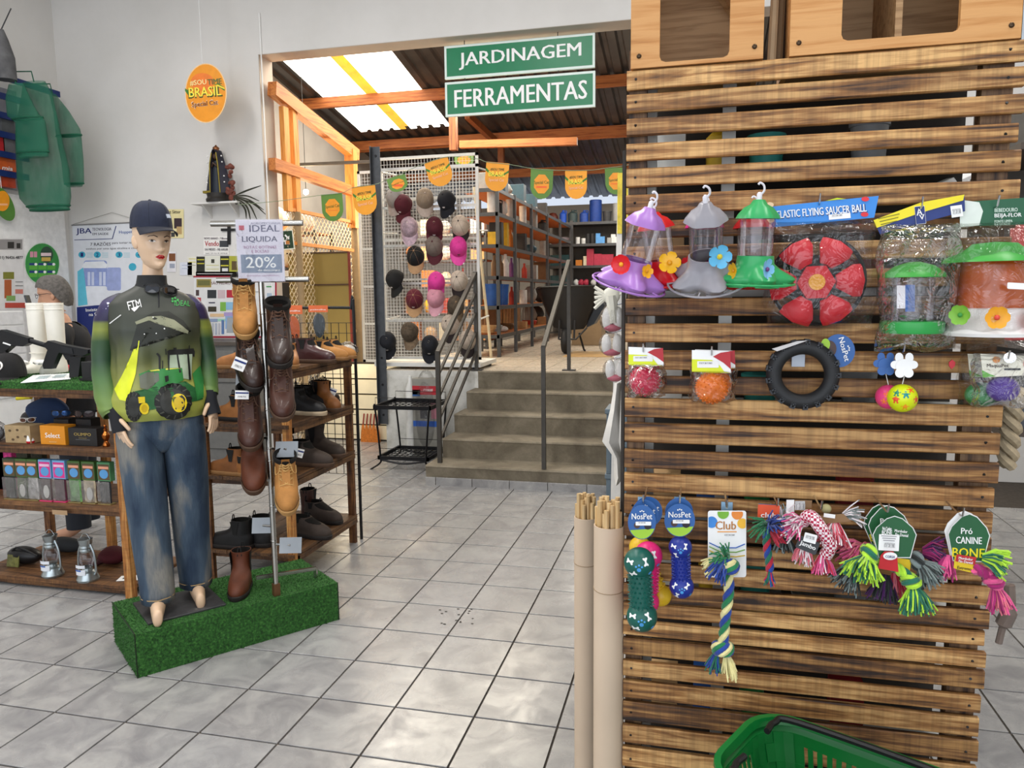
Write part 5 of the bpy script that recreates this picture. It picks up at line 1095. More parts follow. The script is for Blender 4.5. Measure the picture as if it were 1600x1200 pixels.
wheel(209.5, 629, 12, 22, 225, 631, 9); wheel(268, 621, 27, 26, 276.5, 623, 13.5)
sdecal(K([(284, 980), (318, 978), (320, 1006), (288, 1010)]), TY_, 'lamp_print', .0046, 0)
def seamline(pts, m_, nm='piping', lift=.003): 
    p3 = project([fpt(*q) for q in pts], None, stt, -FACE, lift); B().tube(p3, .0022, 5).build(nm, m_, man, world=True, smooth=True)
seamline([(247, 452), (247, 480)], INK, 'placket_seam'); seamline([(173, 505), (190, 492)], WHITE)
# sunglasses hung in the collar
def shades(label, c, R, frame, lens, group=None, s_=1.0, folded=True):
    t = thing('sunglasses', label, 'sunglasses', c, group); b = B(); l = B(); c = V(c)
    for sg in (-1, 1):
        ol = [(sg*.034+.029*math.cos(a)*(abs(math.cos(a))+.15)**-.18, .021*math.sin(a)*(abs(math.sin(a))+.15)**-.18) for a in [2*PI*i/20 for i in range(20)]]
        pts = [c+R@(V(x, .02*(x/.065)**2*1.2, z)*s_) for x, z in ol]; b.tube(pts, .0024*s_, 6, closed=True); l.add(pts+[c+R@(V(sg*.034, .003, 0)*s_)], [(i, (i+1) % 20, 20) for i in range(20)])
        e = V(sg*.064, .022, .012); pth = [e, e+V(sg*.004, .03, .004), e+V(sg*-.002, .09, .002), e+V(sg*-.006, .125, -.022)] if not folded else [e, e+V(sg*.002, .012, .004), e+V(-sg*.05, .020, .002), e+V(-sg*.10, .022, -.012)]
        B().tube([c+R@(q*s_) for q in bez(pth, 5)], .0022*s_, 6).build('temple', frame, t, world=True, smooth=True)
    b.tube([c+R@(V(x, .0, .006+.004*(1-abs(x)/.01))*s_) for x in (-.010, 0, .010)], .0026*s_, 6)
    b.build('frame', frame, t, world=True, smooth=True); l.build('lens', lens, t, world=True, smooth=True); return t
LENS = P('0c0c10', .06, 0, .02, coat=1)
sg_ = fpt(251, 452); h = stt.ray_cast(Vector(sg_+FACE*2), Vector(-FACE))[0]
shades('black sunglasses hanging from the collar of the mannequin', V(h)+FACE*.026, RM@rotm('Y', 8)@rotm('X', -12), BLACK, LENS, None, 1.05)
# ---------------------------------------------------------------- boots
LEA = {k: P(v, r, 0, .14, 25, .15, 160, coat=c) for k, (v, r, c) in dict(tan=('a8743a', .75, 0), camel=('96602e', .6, 0), choc=('2c1a14', .42, .15), brown=('43241a', .5, .1), rust=('5a2c16', .6, 0), wine=('3c1a1c', .4, .2), black=('131213', .55, 0), grey=('3d322b', .7, 0), olive=('7a4a20', .6, 0)).items()}
SOLE = {k: P(v, .7) for k, v in dict(tan='a87f4a', dark='1c1613', brown='4a3424', gum='8a6238', pale='b8a488').items()}
LINING = P('16130f', .95); LACE = {k: P(v, .8) for k, v in dict(tan='c49a5c', dark='5e4232', black='0e0e0e').items()}
BOOTN = 0
def boot(name, label, o, R, leather, sole, style='lace', s_=1.0, H=.20, group=None, lace='dark', cuff=None, cat='boot', L=.275):
    """toe along +X, origin under the heel"""
    t = thing(name, label, cat, o, group); o = V(o); R = np.array(R); ky = 1.0
    def X(x, y, z): return o+R@(V(x, y, z)*s_)
    hx = -.07; tx = L-.07; ZS_ = [.022, .035, .05, .065, .078, .088, .096, .105, .118, .14, .17, .20]
    FS_ = [tx-.004, tx, tx-.004, tx-.018, tx-.045, tx-.085, tx-.115, tx-.135, tx-.155, tx-.165, tx-.168, tx-.164]
    WS_ = [.053, .055, .054, .052, .050, .049, .048, .047, .046, .046, .048, .051]
    zz = [z for z in ZS_ if z < H-.005]+[H]
    def ring(z, f, w, back, n=28):
        out = []; mid = (f+back)/2; hl = (f-back)/2
        for i in range(n):
            a = 2*PI*i/n; c, s2 = math.cos(a), math.sin(a); x = mid+hl*(abs(c)**.85)*(1 if c > 0 else -1); taper = 1 if x < mid else 1-.10*((x-mid)/hl)**2
            waist = 1-.12*math.exp(-((x-(back+.45*(f-back)))/.05)**2) if z < .06 and f > .1 else 1
            out.append(X(x, w*(abs(s2)**.8)*(1 if s2 > 0 else -1)*taper*waist, z))
        return out
    up = []
    for z in zz:
        f, w = interp(z, ZS_, FS_), interp(z, ZS_, WS_); bk = hx-.004*math.exp(-((z-.05)/.03)**2)+(.006 if z > .08 else 0)
        up.append(ring(z, f, w, bk))
    zt, f, w = zz[-1], interp(zz[-1], ZS_, FS_), interp(zz[-1], ZS_, WS_)
    B().loft(up+[ring(zt, f-.004, w-.004, hx+.010), ], False, False).build('upper', leather, t, world=True, smooth=True, ang=60)
    B().loft([ring(zt, f-.004, w-.004, hx+.010), ring(zt-.05, interp(zt-.05, ZS_, FS_)-.006, w-.006, hx+.012)], False, True).build('lining', LINING, t, world=True, smooth=True)
    sb = B(); sb.loft([ring(0, tx+.001, .054, hx-.004), ring(.008, tx+.004, .058, hx-.006), ring(.022, tx+.005, .059, hx-.006), ring(.026, tx, .056, hx-.004)], True, False); sb.build('sole', sole, t, world=True, smooth=True, ang=50)
    if style == 'lace':
        lb = B(); pr = []; N_ = 6
        for i in range(N_+1):
            z = .092+(zt-.100)*i/N_; fx = interp(z, ZS_, FS_)+.006; pr.append((fx, z))
        for i in range(N_):
            (xa, za), (xb, zb) = pr[i], pr[i+1]
            for sg in (-1, 1): lb.tube([X(xa-.012, sg*.028, za), X((xa+xb)/2+.006, 0, (za+zb)/2+.002), X(xb-.012, -sg*.026, zb)], .003, 5)
        lb.tube([X(pr[0][0]-.01, -.024, pr[0][1]-.004), X(pr[0][0]+.003, 0, pr[0][1]-.003), X(pr[0][0]-.01, .024, pr[0][1]-.004)], .0022, 5)
        for sg in (-1, 1): lb.tube(bez([X(pr[-1][0]-.01, sg*.02, zt-.006), X(pr[-1][0]+.016, sg*.030, zt-.035), X(pr[-1][0]+.006, sg*.045, zt-.055), X(pr[-1][0]-.02, sg*.046, zt-.03)], 4), .002, 5)
        lb.build('laces', LACE[lace], t, world=True, smooth=True)
        tb = [[X(interp(z, ZS_, FS_)+q, y, z) for y in (-.018, -.008, .008, .018)] for z, q in ((.09, -.004), (zt-.03, -.003), (zt+.012, .002), (zt+.026, .010))]
        B().loft(tb, False, False, closed=False).build('tongue', leather, t, world=True, smooth=True)
        cm = cuff or LINING; B().loft([ring(zt-.012, f+.003, w+.003, hx+.003), ring(zt+.006, f+.004, w+.004, hx+.002), ring(zt+.012, f-.002, w-.002, hx+.006), ring(zt-.004, f-.007, w-.007, hx+.013)], False, False).build('padded_cuff', cm, t, world=True, smooth=True)
        st_ = B(); 
        for sg in (-1, 1): st_.tube([X(interp(z, ZS_, FS_)-.006, sg*.031, z) for z in np.linspace(.09, zt-.02, 8)], .0012, 4)
        st_.tube(bez([X(.11, -.043, .04), X(.125, -.03, .076), X(.128, 0, .084), X(.125, .03, .076), X(.11, .043, .04)], 5), .0012, 4); st_.build('stitching', LACE[lace], t, world=True)
    else:
        for sg in (-1, 1):
            rows_ = [[X(x, sg*(interp(z, ZS_, WS_)*.985+.002), z) for x in (xm-wd, xm, xm+wd)] for z, xm, wd in ((.09, .008, .012), (.13, .008, .020), (zt-.004, .008, .030))]
            B().loft(rows_, False, False, closed=False).build('elastic_gore', LACE['black'], t, world=True, smooth=True)
        for xx in (hx+.008, f-.004): B().tube(bez([X(xx, -.010, zt-.02), X(xx-.002, -.006, zt+.020), X(xx-.002, .006, zt+.020), X(xx, .010, zt-.02)], 4), .003, 6).build('pull_tab', LACE['black'], t, world=True, smooth=True)
    return t
def yaw(d): return rotm('Z', d)
def pricetag(label, px, py, Y, w, h, ang, X=None):
    p = atY(px, py, Y); R = rotm('Z', 40)@rotm('Y', ang); t = thing('price_tag', label, 'price tag', p, 'price tags on the boots')
    B().box(p, (w, .001, h), R).build('card', WHITE, t, world=True); B().box(p+R@V(0, -.001, h*.22), (w*.96, .0006, h*.16), R).build('dark_band', NAVY, t, world=True); B().box(p+R@V(0, -.001, -h*.2), (w*.6, .0006, h*.2), R).build('barcode', BARC, t, world=True); return t
# chrome stand with boots
PO = atZ(432, 930, HB); stand = thing('boot_stand', 'chrome T-foot pole stand on the turf plinth carrying display boots and a sale sign', 'display stand', PO)
STL = P('b4b2ac', .25, 1, .05); STG = P('8f9498', .5, .3, .05)
zt_ = atY(405, 430, PO[1])[2]; R_ = .013
B().cyl(PO, PO+V(0, 0, zt_-HB), R_, n=16).build('pole', STL, stand, world=True, smooth=True)
for q in (915, 845, 790, 720, 700, 640, 590, 545, 490): p = atY(405+(q-440)*.0565, q, PO[1]); B().lathe([(R_+.0002, -.004), (R_+.0015, -.002), (R_+.0015, .002), (R_+.0002, .004)], (PO[0], PO[1], p[2]), 16).build('pole_collar', STL, stand, world=True, smooth=True)
fA, fB_, fC = atZ(404, 903, HB+.06), atZ(494, 888, HB+.06), PO+V(0, 0, .03)
B().tube([atZ(400, 903, HB+.05), atZ(494, 888, HB+.05)], .012, 4).tube([atZ(493, 888, HB+.05), atZ(493, 888, HB+.05)*V(1, 1, 0)+V(0, 0, HB)], .011, 4).build('foot_bar', STL, stand, world=True); B().box(PO+V(0, 0, .03), (.03, .03, .06), R0).build('foot_socket', P('6a4a30', .5, .5), stand, world=True)
VX = unit(atY(415, 348, PO[1])-atY(395, 350, PO[1]))*V(1, 1, 0); VX = unit(V(CR[0], CR[1], 0)+V(.05, .05, 0))
for y_, xa_, xb_ in ((349, 329, 471), (437, 334, 476)):
    zc = atY(405, y_, PO[1])[2]; k2 = 1/pxm(405, y_, PO[1]); B().cyl(V(PO[0], PO[1], zc)+VX*(xa_-402)*k2, V(PO[0], PO[1], zc)+VX*(xb_-402)*k2, .0135, n=14).build('sign_rail', STL, stand, world=True, smooth=True)
# sale sign in a plastic pocket
zc = atY(405, 392, PO[1])[2]; k2 = 1/pxm(405, 392, PO[1]); so = V(PO[0], PO[1], zc)+VX*3*k2-np.cross(Z1, VX)*.018; sn = -np.cross(Z1, VX)
t = thing('sale_sign', 'white sale sign in a plastic pocket on top of the boot stand', 'sign', so-V(0, 0, 48*k2))
B().box(so, (72*k2, .002, 95*k2), np.stack([VX, -sn, Z1], 1)).build('paper', P('dcd8e4', .5, var=.03), t, world=True)
def sT(s, x, y, w, h, m_): text(s, so+VX*x*k2+Z1*y*k2+sn*.0022, VX, Z1, w*k2, h*k2, m_, t)
PUR, GRYB, PNK = P('6e6a8c', .5), P('7c8aa0', .5), P('b088a8', .5)
sT('AGROPECUÁRIA', 10, 42, 46, 4, P('9a98ac', .5)); sT('IDEAL', 8, 34, 46, 10, P('5c5a78', .5)); B().box(so+VX*-27*k2+Z1*35*k2+sn*.002, (8*k2, .0006, 7*k2), np.stack([VX, -sn, Z1], 1)).build('logo_print', P('c85a6a', .5), t, world=True)
sT('LIQUIDA', 0, 17, 54, 10, P('54526e', .5)); sT('BOTAS, BOTINAS', 0, 5, 50, 5, PNK); sT('E BOLSAS', 0, -1, 26, 4.5, PNK)
B().box(so+VX*1*k2+Z1*-20*k2+sn*.0018, (63*k2, .0006, 28*k2), np.stack([VX, -sn, Z1], 1)).build('blue_band', GRYB, t, world=True); sT('20%', 0, -18, 46, 17, WHITE); sT('de desconto', 12, -30, 34, 4, WHITE)
sT('consulte condições', 2, -38.5, 50, 3, PNK); B().box(so+sn*.005, (76*k2, .001, 99*k2), np.stack([VX, -sn, Z1], 1)).build('plastic_pocket', film('pocket', (1, 1, 1), .02, .1, 8), t, world=True)
# boots held on the pole: toes to the viewer and down
fdir = math.degrees(math.atan2(-(PO[1]-CAM[1]), CAM[0]-PO[0]))
def poleboot(label, px, py, off, ang, pitch, style, lea, sole, lace, s_, H, cuff=None, yw=0):
    s_ *= 1.13; H *= .93
    """px,py = middle of the sole front; hung to the side of the pole on a bent plate"""
    p = atY(px, py, PO[1]-off); R = rotm('Z', fdir+yw)@rotm('Y', pitch); o = p-R@V(.09, 0, .05)*s_
    return boot('boot' if style == 'lace' else 'ankle_boot', label, o, R, LEA[lea], SOLE[sole], style, s_, H, 'boots on the chrome stand', lace, cuff)
poleboot('tan nubuck lace-up boot highest on the chrome stand, left of the pole', 383, 497, .04, 0, 24, 'lace', 'tan', 'tan', 'tan', .93, .21)
poleboot('dark brown lace-up boot with black cuff, highest right of the pole', 437, 540, .05, 0, 24, 'lace', 'choc', 'dark', 'dark', .98, .21)
poleboot('dark brown lace-up boot under the tan one, left of the pole', 392, 578, .06, 0, 24, 'lace', 'choc', 'dark', 'dark', .93, .20, None, 12)
poleboot('reddish brown lace-up boot, second from the top right of the pole', 441, 622, .06, 0, 24, 'lace', 'brown', 'brown', 'dark', .95, .19)
poleboot('brown lace-up boot with round toe, third down left of the pole', 391, 668, .07, 0, 24, 'lace', 'brown', 'brown', 'dark', .95, .20)
poleboot('rust brown pull-on boot lowest on the left of the pole', 396, 735, .06, 0, 24, 'pull', 'rust', 'brown', 'dark', .95, .19)
poleboot('tan nubuck lace-up boot lowest on the right of the pole', 448, 768, .07, 0, 24, 'lace', 'tan', 'tan', 'tan', .90, .19)
for x, y, s2 in ((448, 702, 1), (411, 821, -1), (454, 852, 1), (372, 508, -1), (440, 560, 1), (386, 590, -1), (440, 640, 1), (390, 680, -1), (395, 745, -1), (446, 782, 1)):
    shown = y in (702, 821, 852); p = atY(x, y, PO[1]+(.0 if shown else .06)); R = np.stack([VX, np.cross(Z1, VX), Z1], 1)@rotm('X', -18)
    B().box(p, (.105, .003, .075), R).build('shoe_plate', STG, stand, world=True); c0 = V(PO[0], PO[1], p[2]); B().tube([c0, p], .006, 6).build('plate_arm', STL, stand, world=True)
boot('ankle_boot', 'rust brown pull-on boot standing alone on the turf plinth', atZ(379, 917, HB+.001), rotm('Z', fdir-8), LEA['rust'], SOLE['dark'], 'pull', .95, .20, None, 'black')
pricetag('white price tag on the boot under the tan one', 374, 569, PO[1]-.15, .055, .055, 25); pricetag('white price tag on the third boot left of the pole', 378, 617, PO[1]-.14, .06, .04, 5)
# ---------------------------------------------------------------- shoe rack
RX0, RX1, RY0, RY1 = -.62, -.045, -2.235, -1.42
SCW = wood('8a6038', '6a4526', '2e1b0e', 0, 1, .4, .55); SCY = wood('7a5632', '5c3d22', '2a190d', 1, 1, .4, .55); SCZ = wood('9a6838', '6e4322', '2c180c', 2, 1, .3, .55); SCZL = wood('e0a860', 'c07c38', '6a3a18', 2, 1, .2, .52)
rack = thing('shoe_rack', 'dark scorched wood rack of four plank shelves holding boots beside the chrome stand', 'shoe rack', ((RX0+RX1)/2, (RY0+RY1)/2, 0))
ZSH = [atY(550, q, RY1)[2] for q in (803, 703, 632, 559)]
ztop = ZSH[-1]+.02
for xx, yy, m_, zt2 in ((RX0, RY0, SCZ, ztop+.02), (RX1-.045, RY0, SCZL, ztop), (RX0, RY1-.04, SCZ, ztop), (RX1-.05, RY1-.03, SCZ, ztop)): B().bb((xx, yy, 0), (xx+.045, yy+.028, zt2)).build('post', m_, rack, world=True)
for z in ZSH:
    for k in range(4):
        x0 = RX0+.004+k*.143; B().bb((x0, RY0-.012, z-.020+random.uniform(-.002, .002)), (x0+.139, RY1+.005, z)).build('plank', SCY, rack, world=True)
    B().bb((RX0, RY0+.03, z-.055), (RX1, RY0+.05, z-.022)).build('rail', SCW, rack, world=True); B().bb((RX1-.02, RY0+.03, z-.055), (RX1, RY1, z-.022)).build('rail', SCY, rack, world=True); B().bb((RX0, RY0+.03, z-.055), (RX0+.02, RY1, z-.022)).build('rail', SCY, rack, world=True)
SHELFN = ['lowest', 'second', 'third', 'top']
def sboot(label, px, py, shelf, yw, style, lea, sole, s_=.9, H=.17, lace='dark', L=.29, cat='boot', Y=None):
    """px,py = middle of the sole on a shelf"""
    z = ZSH[shelf]+.001; p = atZ(px, py, z) if Y is None else atY(px, py, Y); p = V(np.clip(p[0], RX0+.06, RX1-.06), np.clip(p[1], RY0+.05, RY1-.05), z); R = rotm('Z', yw); o = p-R@V(.07, 0, 0)*s_
    return boot('shoe' if L < .285 and H < .12 else ('ankle_boot' if style == 'pull' else 'boot'), label, o, R, LEA[lea], SOLE[sole], style, s_, H, 'footwear on the shoe rack', lace, None, cat, L)
sboot('tan pull-on boot alone at the left end of the top rack shelf', 352, 579, 3, 188, 'pull', 'camel', 'gum', .88, .15)
sboot('dark wine leather pull-on boot on the top rack shelf', 495, 565, 3, -8, 'pull', 'wine', 'brown', .95, .155, Y=-1.80)
sboot('tan suede slip-on boot at the far end of the top rack shelf, nearer one', 524, 556, 3, -5, 'pull', 'tan', 'gum', .85, .145, Y=-1.60)
sboot('tan suede slip-on boot at the far end of the top rack shelf, farther one', 530, 551, 3, -8, 'pull', 'tan', 'gum', .85, .145, Y=-1.48)
sboot('light tan boot with its toe over the edge of the top rack shelf', 466, 574, 3, -55, 'pull', 'camel', 'gum', .9, .15)
sboot('dark wine pull-on boot behind the light tan one on the top rack shelf', 462, 560, 3, -20, 'pull', 'wine', 'dark', .9, .15, Y=-1.62)
sboot('black pull-on boot on the third rack shelf, nearest the corner post', 478, 647, 2, -10, 'pull', 'black', 'pale', .98, .16)
sboot('black pull-on boot behind the nearest one on the third rack shelf', 490, 640, 2, -8, 'pull', 'black', 'pale', .95, .16)
sboot('olive brown pull-on boot with open gore on the third rack shelf', 512, 640, 2, -35, 'pull', 'olive', 'brown', .95, .19)
sboot('dark brown pull-on boot with white tag, far end of the third rack shelf', 524, 628, 2, 80, 'pull', 'choc', 'dark', .9, .19)
sboot('orange tan pull-on boot at the left end of the third rack shelf', 362, 656, 2, 170, 'pull', 'camel', 'dark', .95, .16)
sboot('grey brown pull-on boot with a white diamond tag on the second rack shelf', 490, 727, 1, -8, 'pull', 'grey', 'brown', 1.0, .15)
sboot('tall grey brown pull-on boot behind the tagged one on the second rack shelf', 508, 712, 1, -10, 'pull', 'grey', 'brown', 1.0, .2)
sboot('brown suede pull-on boot at the left end of the second rack shelf', 352, 742, 1, 172, 'pull', 'olive', 'gum', .92, .17)
sboot('small tan suede boot behind the brown one on the second rack shelf', 372, 742, 1, 160, 'pull', 'camel', 'gum', .85, .14)
sboot('black pull-on boot at the left end of the lowest rack shelf', 358, 856, 0, 178, 'pull', 'black', 'dark', 1.0, .17)
sboot('black pull-on boot behind the left one on the lowest rack shelf', 395, 850, 0, 172, 'pull', 'black', 'dark', 1.0, .18)
sboot('dark brown leather shoe nearest the corner on the lowest rack shelf', 486, 838, 0, -12, 'pull', 'grey', 'dark', 1.0, .12)
sboot('dark brown leather shoe behind the nearest one on the lowest rack shelf', 505, 815, 0, -12, 'pull', 'grey', 'dark', 1.0, .13)
sboot('brown pull-on boot with upright tabs at the back of the lowest rack shelf', 492, 800, 0, 100, 'pull', 'brown', 'dark', .95, .2)
pricetag('white diamond price tag on the grey brown boot', 468, 708, RY0+.10, .045, .05, 20); pricetag('white price tag on the dark brown boot of the third shelf', 519, 613, RY1-.08, .05, .055, 25)
# wire grid behind the rack
gr = thing('wire_grid_panel', 'black wire grid panel with a round-cornered frame standing behind the shoe rack', 'grid panel', (-.15, RY1+.06, .0)); Yg = RY1+.06
gx0, gx1, gz0, gz1 = atY(446, 500, Yg)[0], atY(553, 500, Yg)[0], .0, atY(500, 481, Yg)[2]
B().tube(bez([V(gx0, Yg, 0), V(gx0, Yg, gz1-.05), V(gx0+.02, Yg, gz1-.008), V(gx0+.07, Yg, gz1), V(gx1-.07, Yg, gz1), V(gx1-.02, Yg, gz1-.008), V(gx1, Yg, gz1-.05), V(gx1, Yg, 0)], 5), .010, 8).build('frame', BLACK, gr, world=True, smooth=True)
b = B()
for i in range(1, 9): x = gx0+(gx1-gx0)*i/9; b.box((x, Yg, (gz1-.1+.45)/2), (.0035, .0035, gz1-.1-.45))
for i in range(16): z = .45+(gz1-.55)*i/15; b.box(((gx0+gx1)/2, Yg+.003, z), (gx1-gx0, .0035, .0035))
stuff(b.build('wire_mesh', BLACK, gr, world=True))
for lab, xa_, xb_, ya_, yb_, cc in (('bagged orange insoles hanging on the wire grid behind the rack', 444, 472, 477, 545, 'd8641e'), ('bagged dark grey insoles hanging on the wire grid behind the rack', 484, 512, 477, 530, '3a4246')):
    Y = Yg-.02; a, c = atY(xa_, yb_, Y), atY(xb_, ya_, Y); t = thing('insole_pack', lab, 'insoles', ((a[0]+c[0])/2, Y, a[2]), 'bagged insoles'); w = c[0]-a[0]; h = c[2]-a[2]
    B().bb((a[0], Y-.001, c[2]-.2*h), (c[0], Y+.001, c[2])).build('header_card', P('d86a3a', .5), t, world=True); text('palmilha', ((a[0]+c[0])/2, Y-.0015, c[2]-.13*h), X1, Z1, w*.8, h*.05, WHITE, t)
    ol = [((.5+.30*math.sin(a2)*(1-.18*math.cos(a2)))*w, (.40+.36*-math.cos(a2))*h) for a2 in [2*PI*i/24 for i in range(24)]]
    B().prism(ol, (a[0], Y+.002, a[2]), X1, Z1, Y1*.006).build('insole', P(cc, .7), t, world=True); B().bb((a[0], Y-.006, a[2]), (c[0], Y-.0055, c[2]-.2*h)).build('clear_bag', FILM2, t, world=True)
for i, (lab, px_, py_, w, h, cc) in enumerate((('crumpled clear bag of goods at the far end of the top rack shelf', 543, 530, .13, .10, 'c8c4bc'), ('small white packet behind the wine boot on the top rack shelf', 480, 520, .09, .08, 'dcd8d4'))):
    p = atY(px_, py_, RY1-.0); p[2] = ZSH[3]; t = thing('plastic_bag', lab, 'bag', p); rs = np.random.RandomState(i)
    B().ell(p+V(0, 0, h*.45), (w*.38, .05, h*.42), 14, 8).build('contents', P(cc, .8, 0, .3, 30), t, world=True, smooth=True)
    b = B().ell(p+V(0, 0, h*.52), (w*.5, .065, h*.52), 22, 14); b.xf(lambda q: q+V(rs.randn()*.004, rs.randn()*.004, rs.randn()*.003)); b.build('clear_film', FILM, t, world=True, smooth=True, ang=180)
# ---------------------------------------------------------------- flat prints on any plane
class PL:
    def __init__(s, o, n): s.o, s.n = V(o), unit(n); s.n = s.n if s.n@(CAM-s.o) > 0 else -s.n
    def p(s, x, y, l=0): return atP(x, y, s.o+s.n*l, s.n)
    def poly(s, pts, m_, par, nm, l=.001, th=.0008, world=True):
        a = [s.p(*q, l) for q in pts]; n = len(a); b = B().add(a+[q-s.n*th for q in a], [tuple(range(n)), tuple(range(2*n-1, n-1, -1))]+[(i, i+n, (i+1) % n+n, (i+1) % n) for i in range(n)])
        return b.build(nm, m_, par, world=world)
    def rect(s, x0, y0, x1, y1, m_, par, nm, l=.001, th=.0008): return s.poly([(x0, y0), (x1, y0), (x1, y1), (x0, y1)], m_, par, nm, l, th)
    def txt(s, t, x, y, w, h, m_, par, ang=0, l=.002):
        c, q = math.cos(math.radians(ang)), math.sin(math.radians(ang)); o = s.p(x, y, l); return text(t, o, (s.p(x+6*c, y-6*q, l)-o)/6, (s.p(x-6*q, y-6*c, l)-o)/6, w, h, m_, par)
def Q(c, r=.6): return P(c, r, 0, .05)
# ---------------------------------------------------------------- front left display rack
LX0, LX1, LY0, LY1 = -1.95, -.86, -2.57, -2.08
ZL = [.065, .505, .835, 1.155]
lr = thing('gift_rack', 'low scorched wood display rack with a turf-covered top at the left edge of the shop', 'display rack', ((LX0+LX1)/2, (LY0+LY1)/2, 0))
for xx, yy, m_ in ((LX1-.03, LY0-.012, SCZL), (LX1-.03, LY1-.03, SCZ), (LX0+.07, LY0-.01, SCZ), (LX0+.07, LY1-.03, SCZ), (-1.42, LY1-.03, SCZL)): B().bb((xx, yy, 0), (xx+.042, yy+.042, 1.15)).build('post', m_, lr, world=True)
for z in ZL:
    for k in range(4): B().bb((LX0, LY0+k*.1225, z-.018+random.uniform(-.002, .002)), (LX1-.002, LY0+k*.1225+.119, z)).build('plank', SCW, lr, world=True)
    B().bb((LX0, LY0+.02, z-.05), (LX1, LY0+.035, z-.018)).build('rail', SCW, lr, world=True)
B().bb((LX0, LY0-.012, 1.156), (LX1+.02, LY1, 1.195)).build('turf_top', TURF, lr, world=True); blades([(V(LX0, LY0-.012, 1.195), X1*1.1, Y1*.5, Z1), (V(LX0, LY0-.012, 1.156), X1*1.1, Z1*.04, -Y1)], 7000, .010, lr, 3)
B().bb((LX0+.62, LY0-.014, ZL[1]-.05), (LX0+.72, LY0-.012, ZL[1]-.025)).build('paper_strip', Q('a88a68'), lr, world=True)
def onL(px, py, k): z = ZL[k]+.001 if k < 3 else 1.197; p = atZ(px, py, z); return V(np.clip(p[0], LX0+.02, LX1-.02), np.clip(p[1], LY0+.03, LY1-.03), z)
GALV = P('a9b2b4', .28, .9, .12, 18)
for lab, px_, py_ in (('galvanised storm lantern with a bar code label, left one of the two', 83, 899), ('galvanised storm lantern with a bar code label, right one of the two', 138, 906)):
    p = onL(px_, py_, 0); t = thing('storm_lantern', lab, 'lantern', p, 'storm lanterns on the bottom shelf'); s_ = 1.0
    B().lathe([(0, 0), (.056, 0), (.060, .012), (.052, .030), (.046, .050), (.030, .058), (.024, .072), (.030, .080), (.0, .082)], p, 24).build('fuel_tank', GALV, t, world=True, smooth=True)
    B().lathe([(.026, .080), (.040, .105), (.042, .125), (.034, .155), (.028, .165)], p, 20).build('glass_globe', GLASS, t, world=True, smooth=True)
    B().lathe([(.030, .165), (.033, .175), (.028, .185), (.033, .192), (.028, .202), (.034, .212), (.038, .235), (.040, .240), (.0, .250)], p, 20).build('chimney', GALV, t, world=True, smooth=True)
    for sg in (-1, 1): B().tube(bez([p+V(sg*.030, 0, .03), p+V(sg*.056, 0, .05), p+V(sg*.052, 0, .15), p+V(sg*.030, 0, .21)], 6), .0065, 8).build('side_tube', GALV, t, world=True, smooth=True)
    B().tube(bez([p+V(-.035, 0, .238), p+V(-.012, 0, .268), p+V(.012, 0, .268), p+V(.035, 0, .238)], 6), .0015, 5).build('bail', GALV, t, world=True); 
    for z, h in ((.045, .032), (.085, .018)): B().grid(lambda u, v, z=z, h=h: p+V(.058*math.sin((u-.5)*1.1), -.058*math.cos((u-.5)*1.1), z+h*v), 8, 2).build('label', Q('dfe2e8'), t, world=True)
    B().grid(lambda u, v: p+V(.0588*math.sin((u-.8)*.8), -.0588*math.cos((u-.8)*.8), .068+.008*v), 5, 2).build('blue_print', Q('2f5aa8'), t, world=True)
def lump(name, lab, cat, px, py, k, r, m_, parts=(), seed=0, grp=None, rough=.05):
    p = onL(px, py, k); rs = np.random.RandomState(seed); t = thing(name, lab, cat, p, grp); b = B().ell(p+V(0, 0, r[2]), r, 24, 14); b.xf(lambda q: p+(q-p)*(1+rough*math.sin(17*q[0]+seed)+rough*math.sin(31*q[2]+19*q[1]))); b.xf(lambda q: V(q[0], q[1], max(q[2], p[2]))); b.build('pouch', m_, t, world=True, smooth=True); return t, p
t, p = lump('binocular_case', 'black padded case with a camouflage packet, lying on the bottom shelf', 'case', 42, 880, 0, (.11, .06, .055), BLACK, seed=2); B().tube(bez([p+V(-.09, -.03, .06), p+V(0, -.05, .115), p+V(.1, -.02, .06)], 6), .006, 6).build('strap', Q('1e1e20'), t, world=True); B().box(p+V(-.03, -.063, .035), (.085, .006, .07), rotm('X', -12)).build('packet', P('6a6a3a', .3, 0, .5, 40), t, world=True)
t, p = lump('cap', 'dark maroon cap lying on the bottom shelf by the corner post', 'cap', 178, 880, 0, (.085, .075, .05), P('4a0f18', .85), seed=5); B().box(p+V(-.09, -.03, .012), (.06, .09, .006), rotm('Y', 12)).build('visor', P('42101a', .85), t, world=True)
t, p = lump('shoulder_bag', 'grey black shoulder bag lying behind the storm lanterns', 'bag', 106, 862, 0, (.12, .05, .045), P('2c2e30', .8), seed=7)
p = onL(208, 905, 0); t = thing('paper_card', 'white paper card flat on the bottom shelf behind the corner post', 'card', p); B().box(p+V(-.03, .01, .001), (.12, .08, .001), rotm('Z', 20)).build('sheet', WHITE, t, world=True); B().box(p+V(-.05, .0, .002), (.03, .02, .0006), rotm('Z', 20)).build('print', DKGREY, t, world=True)
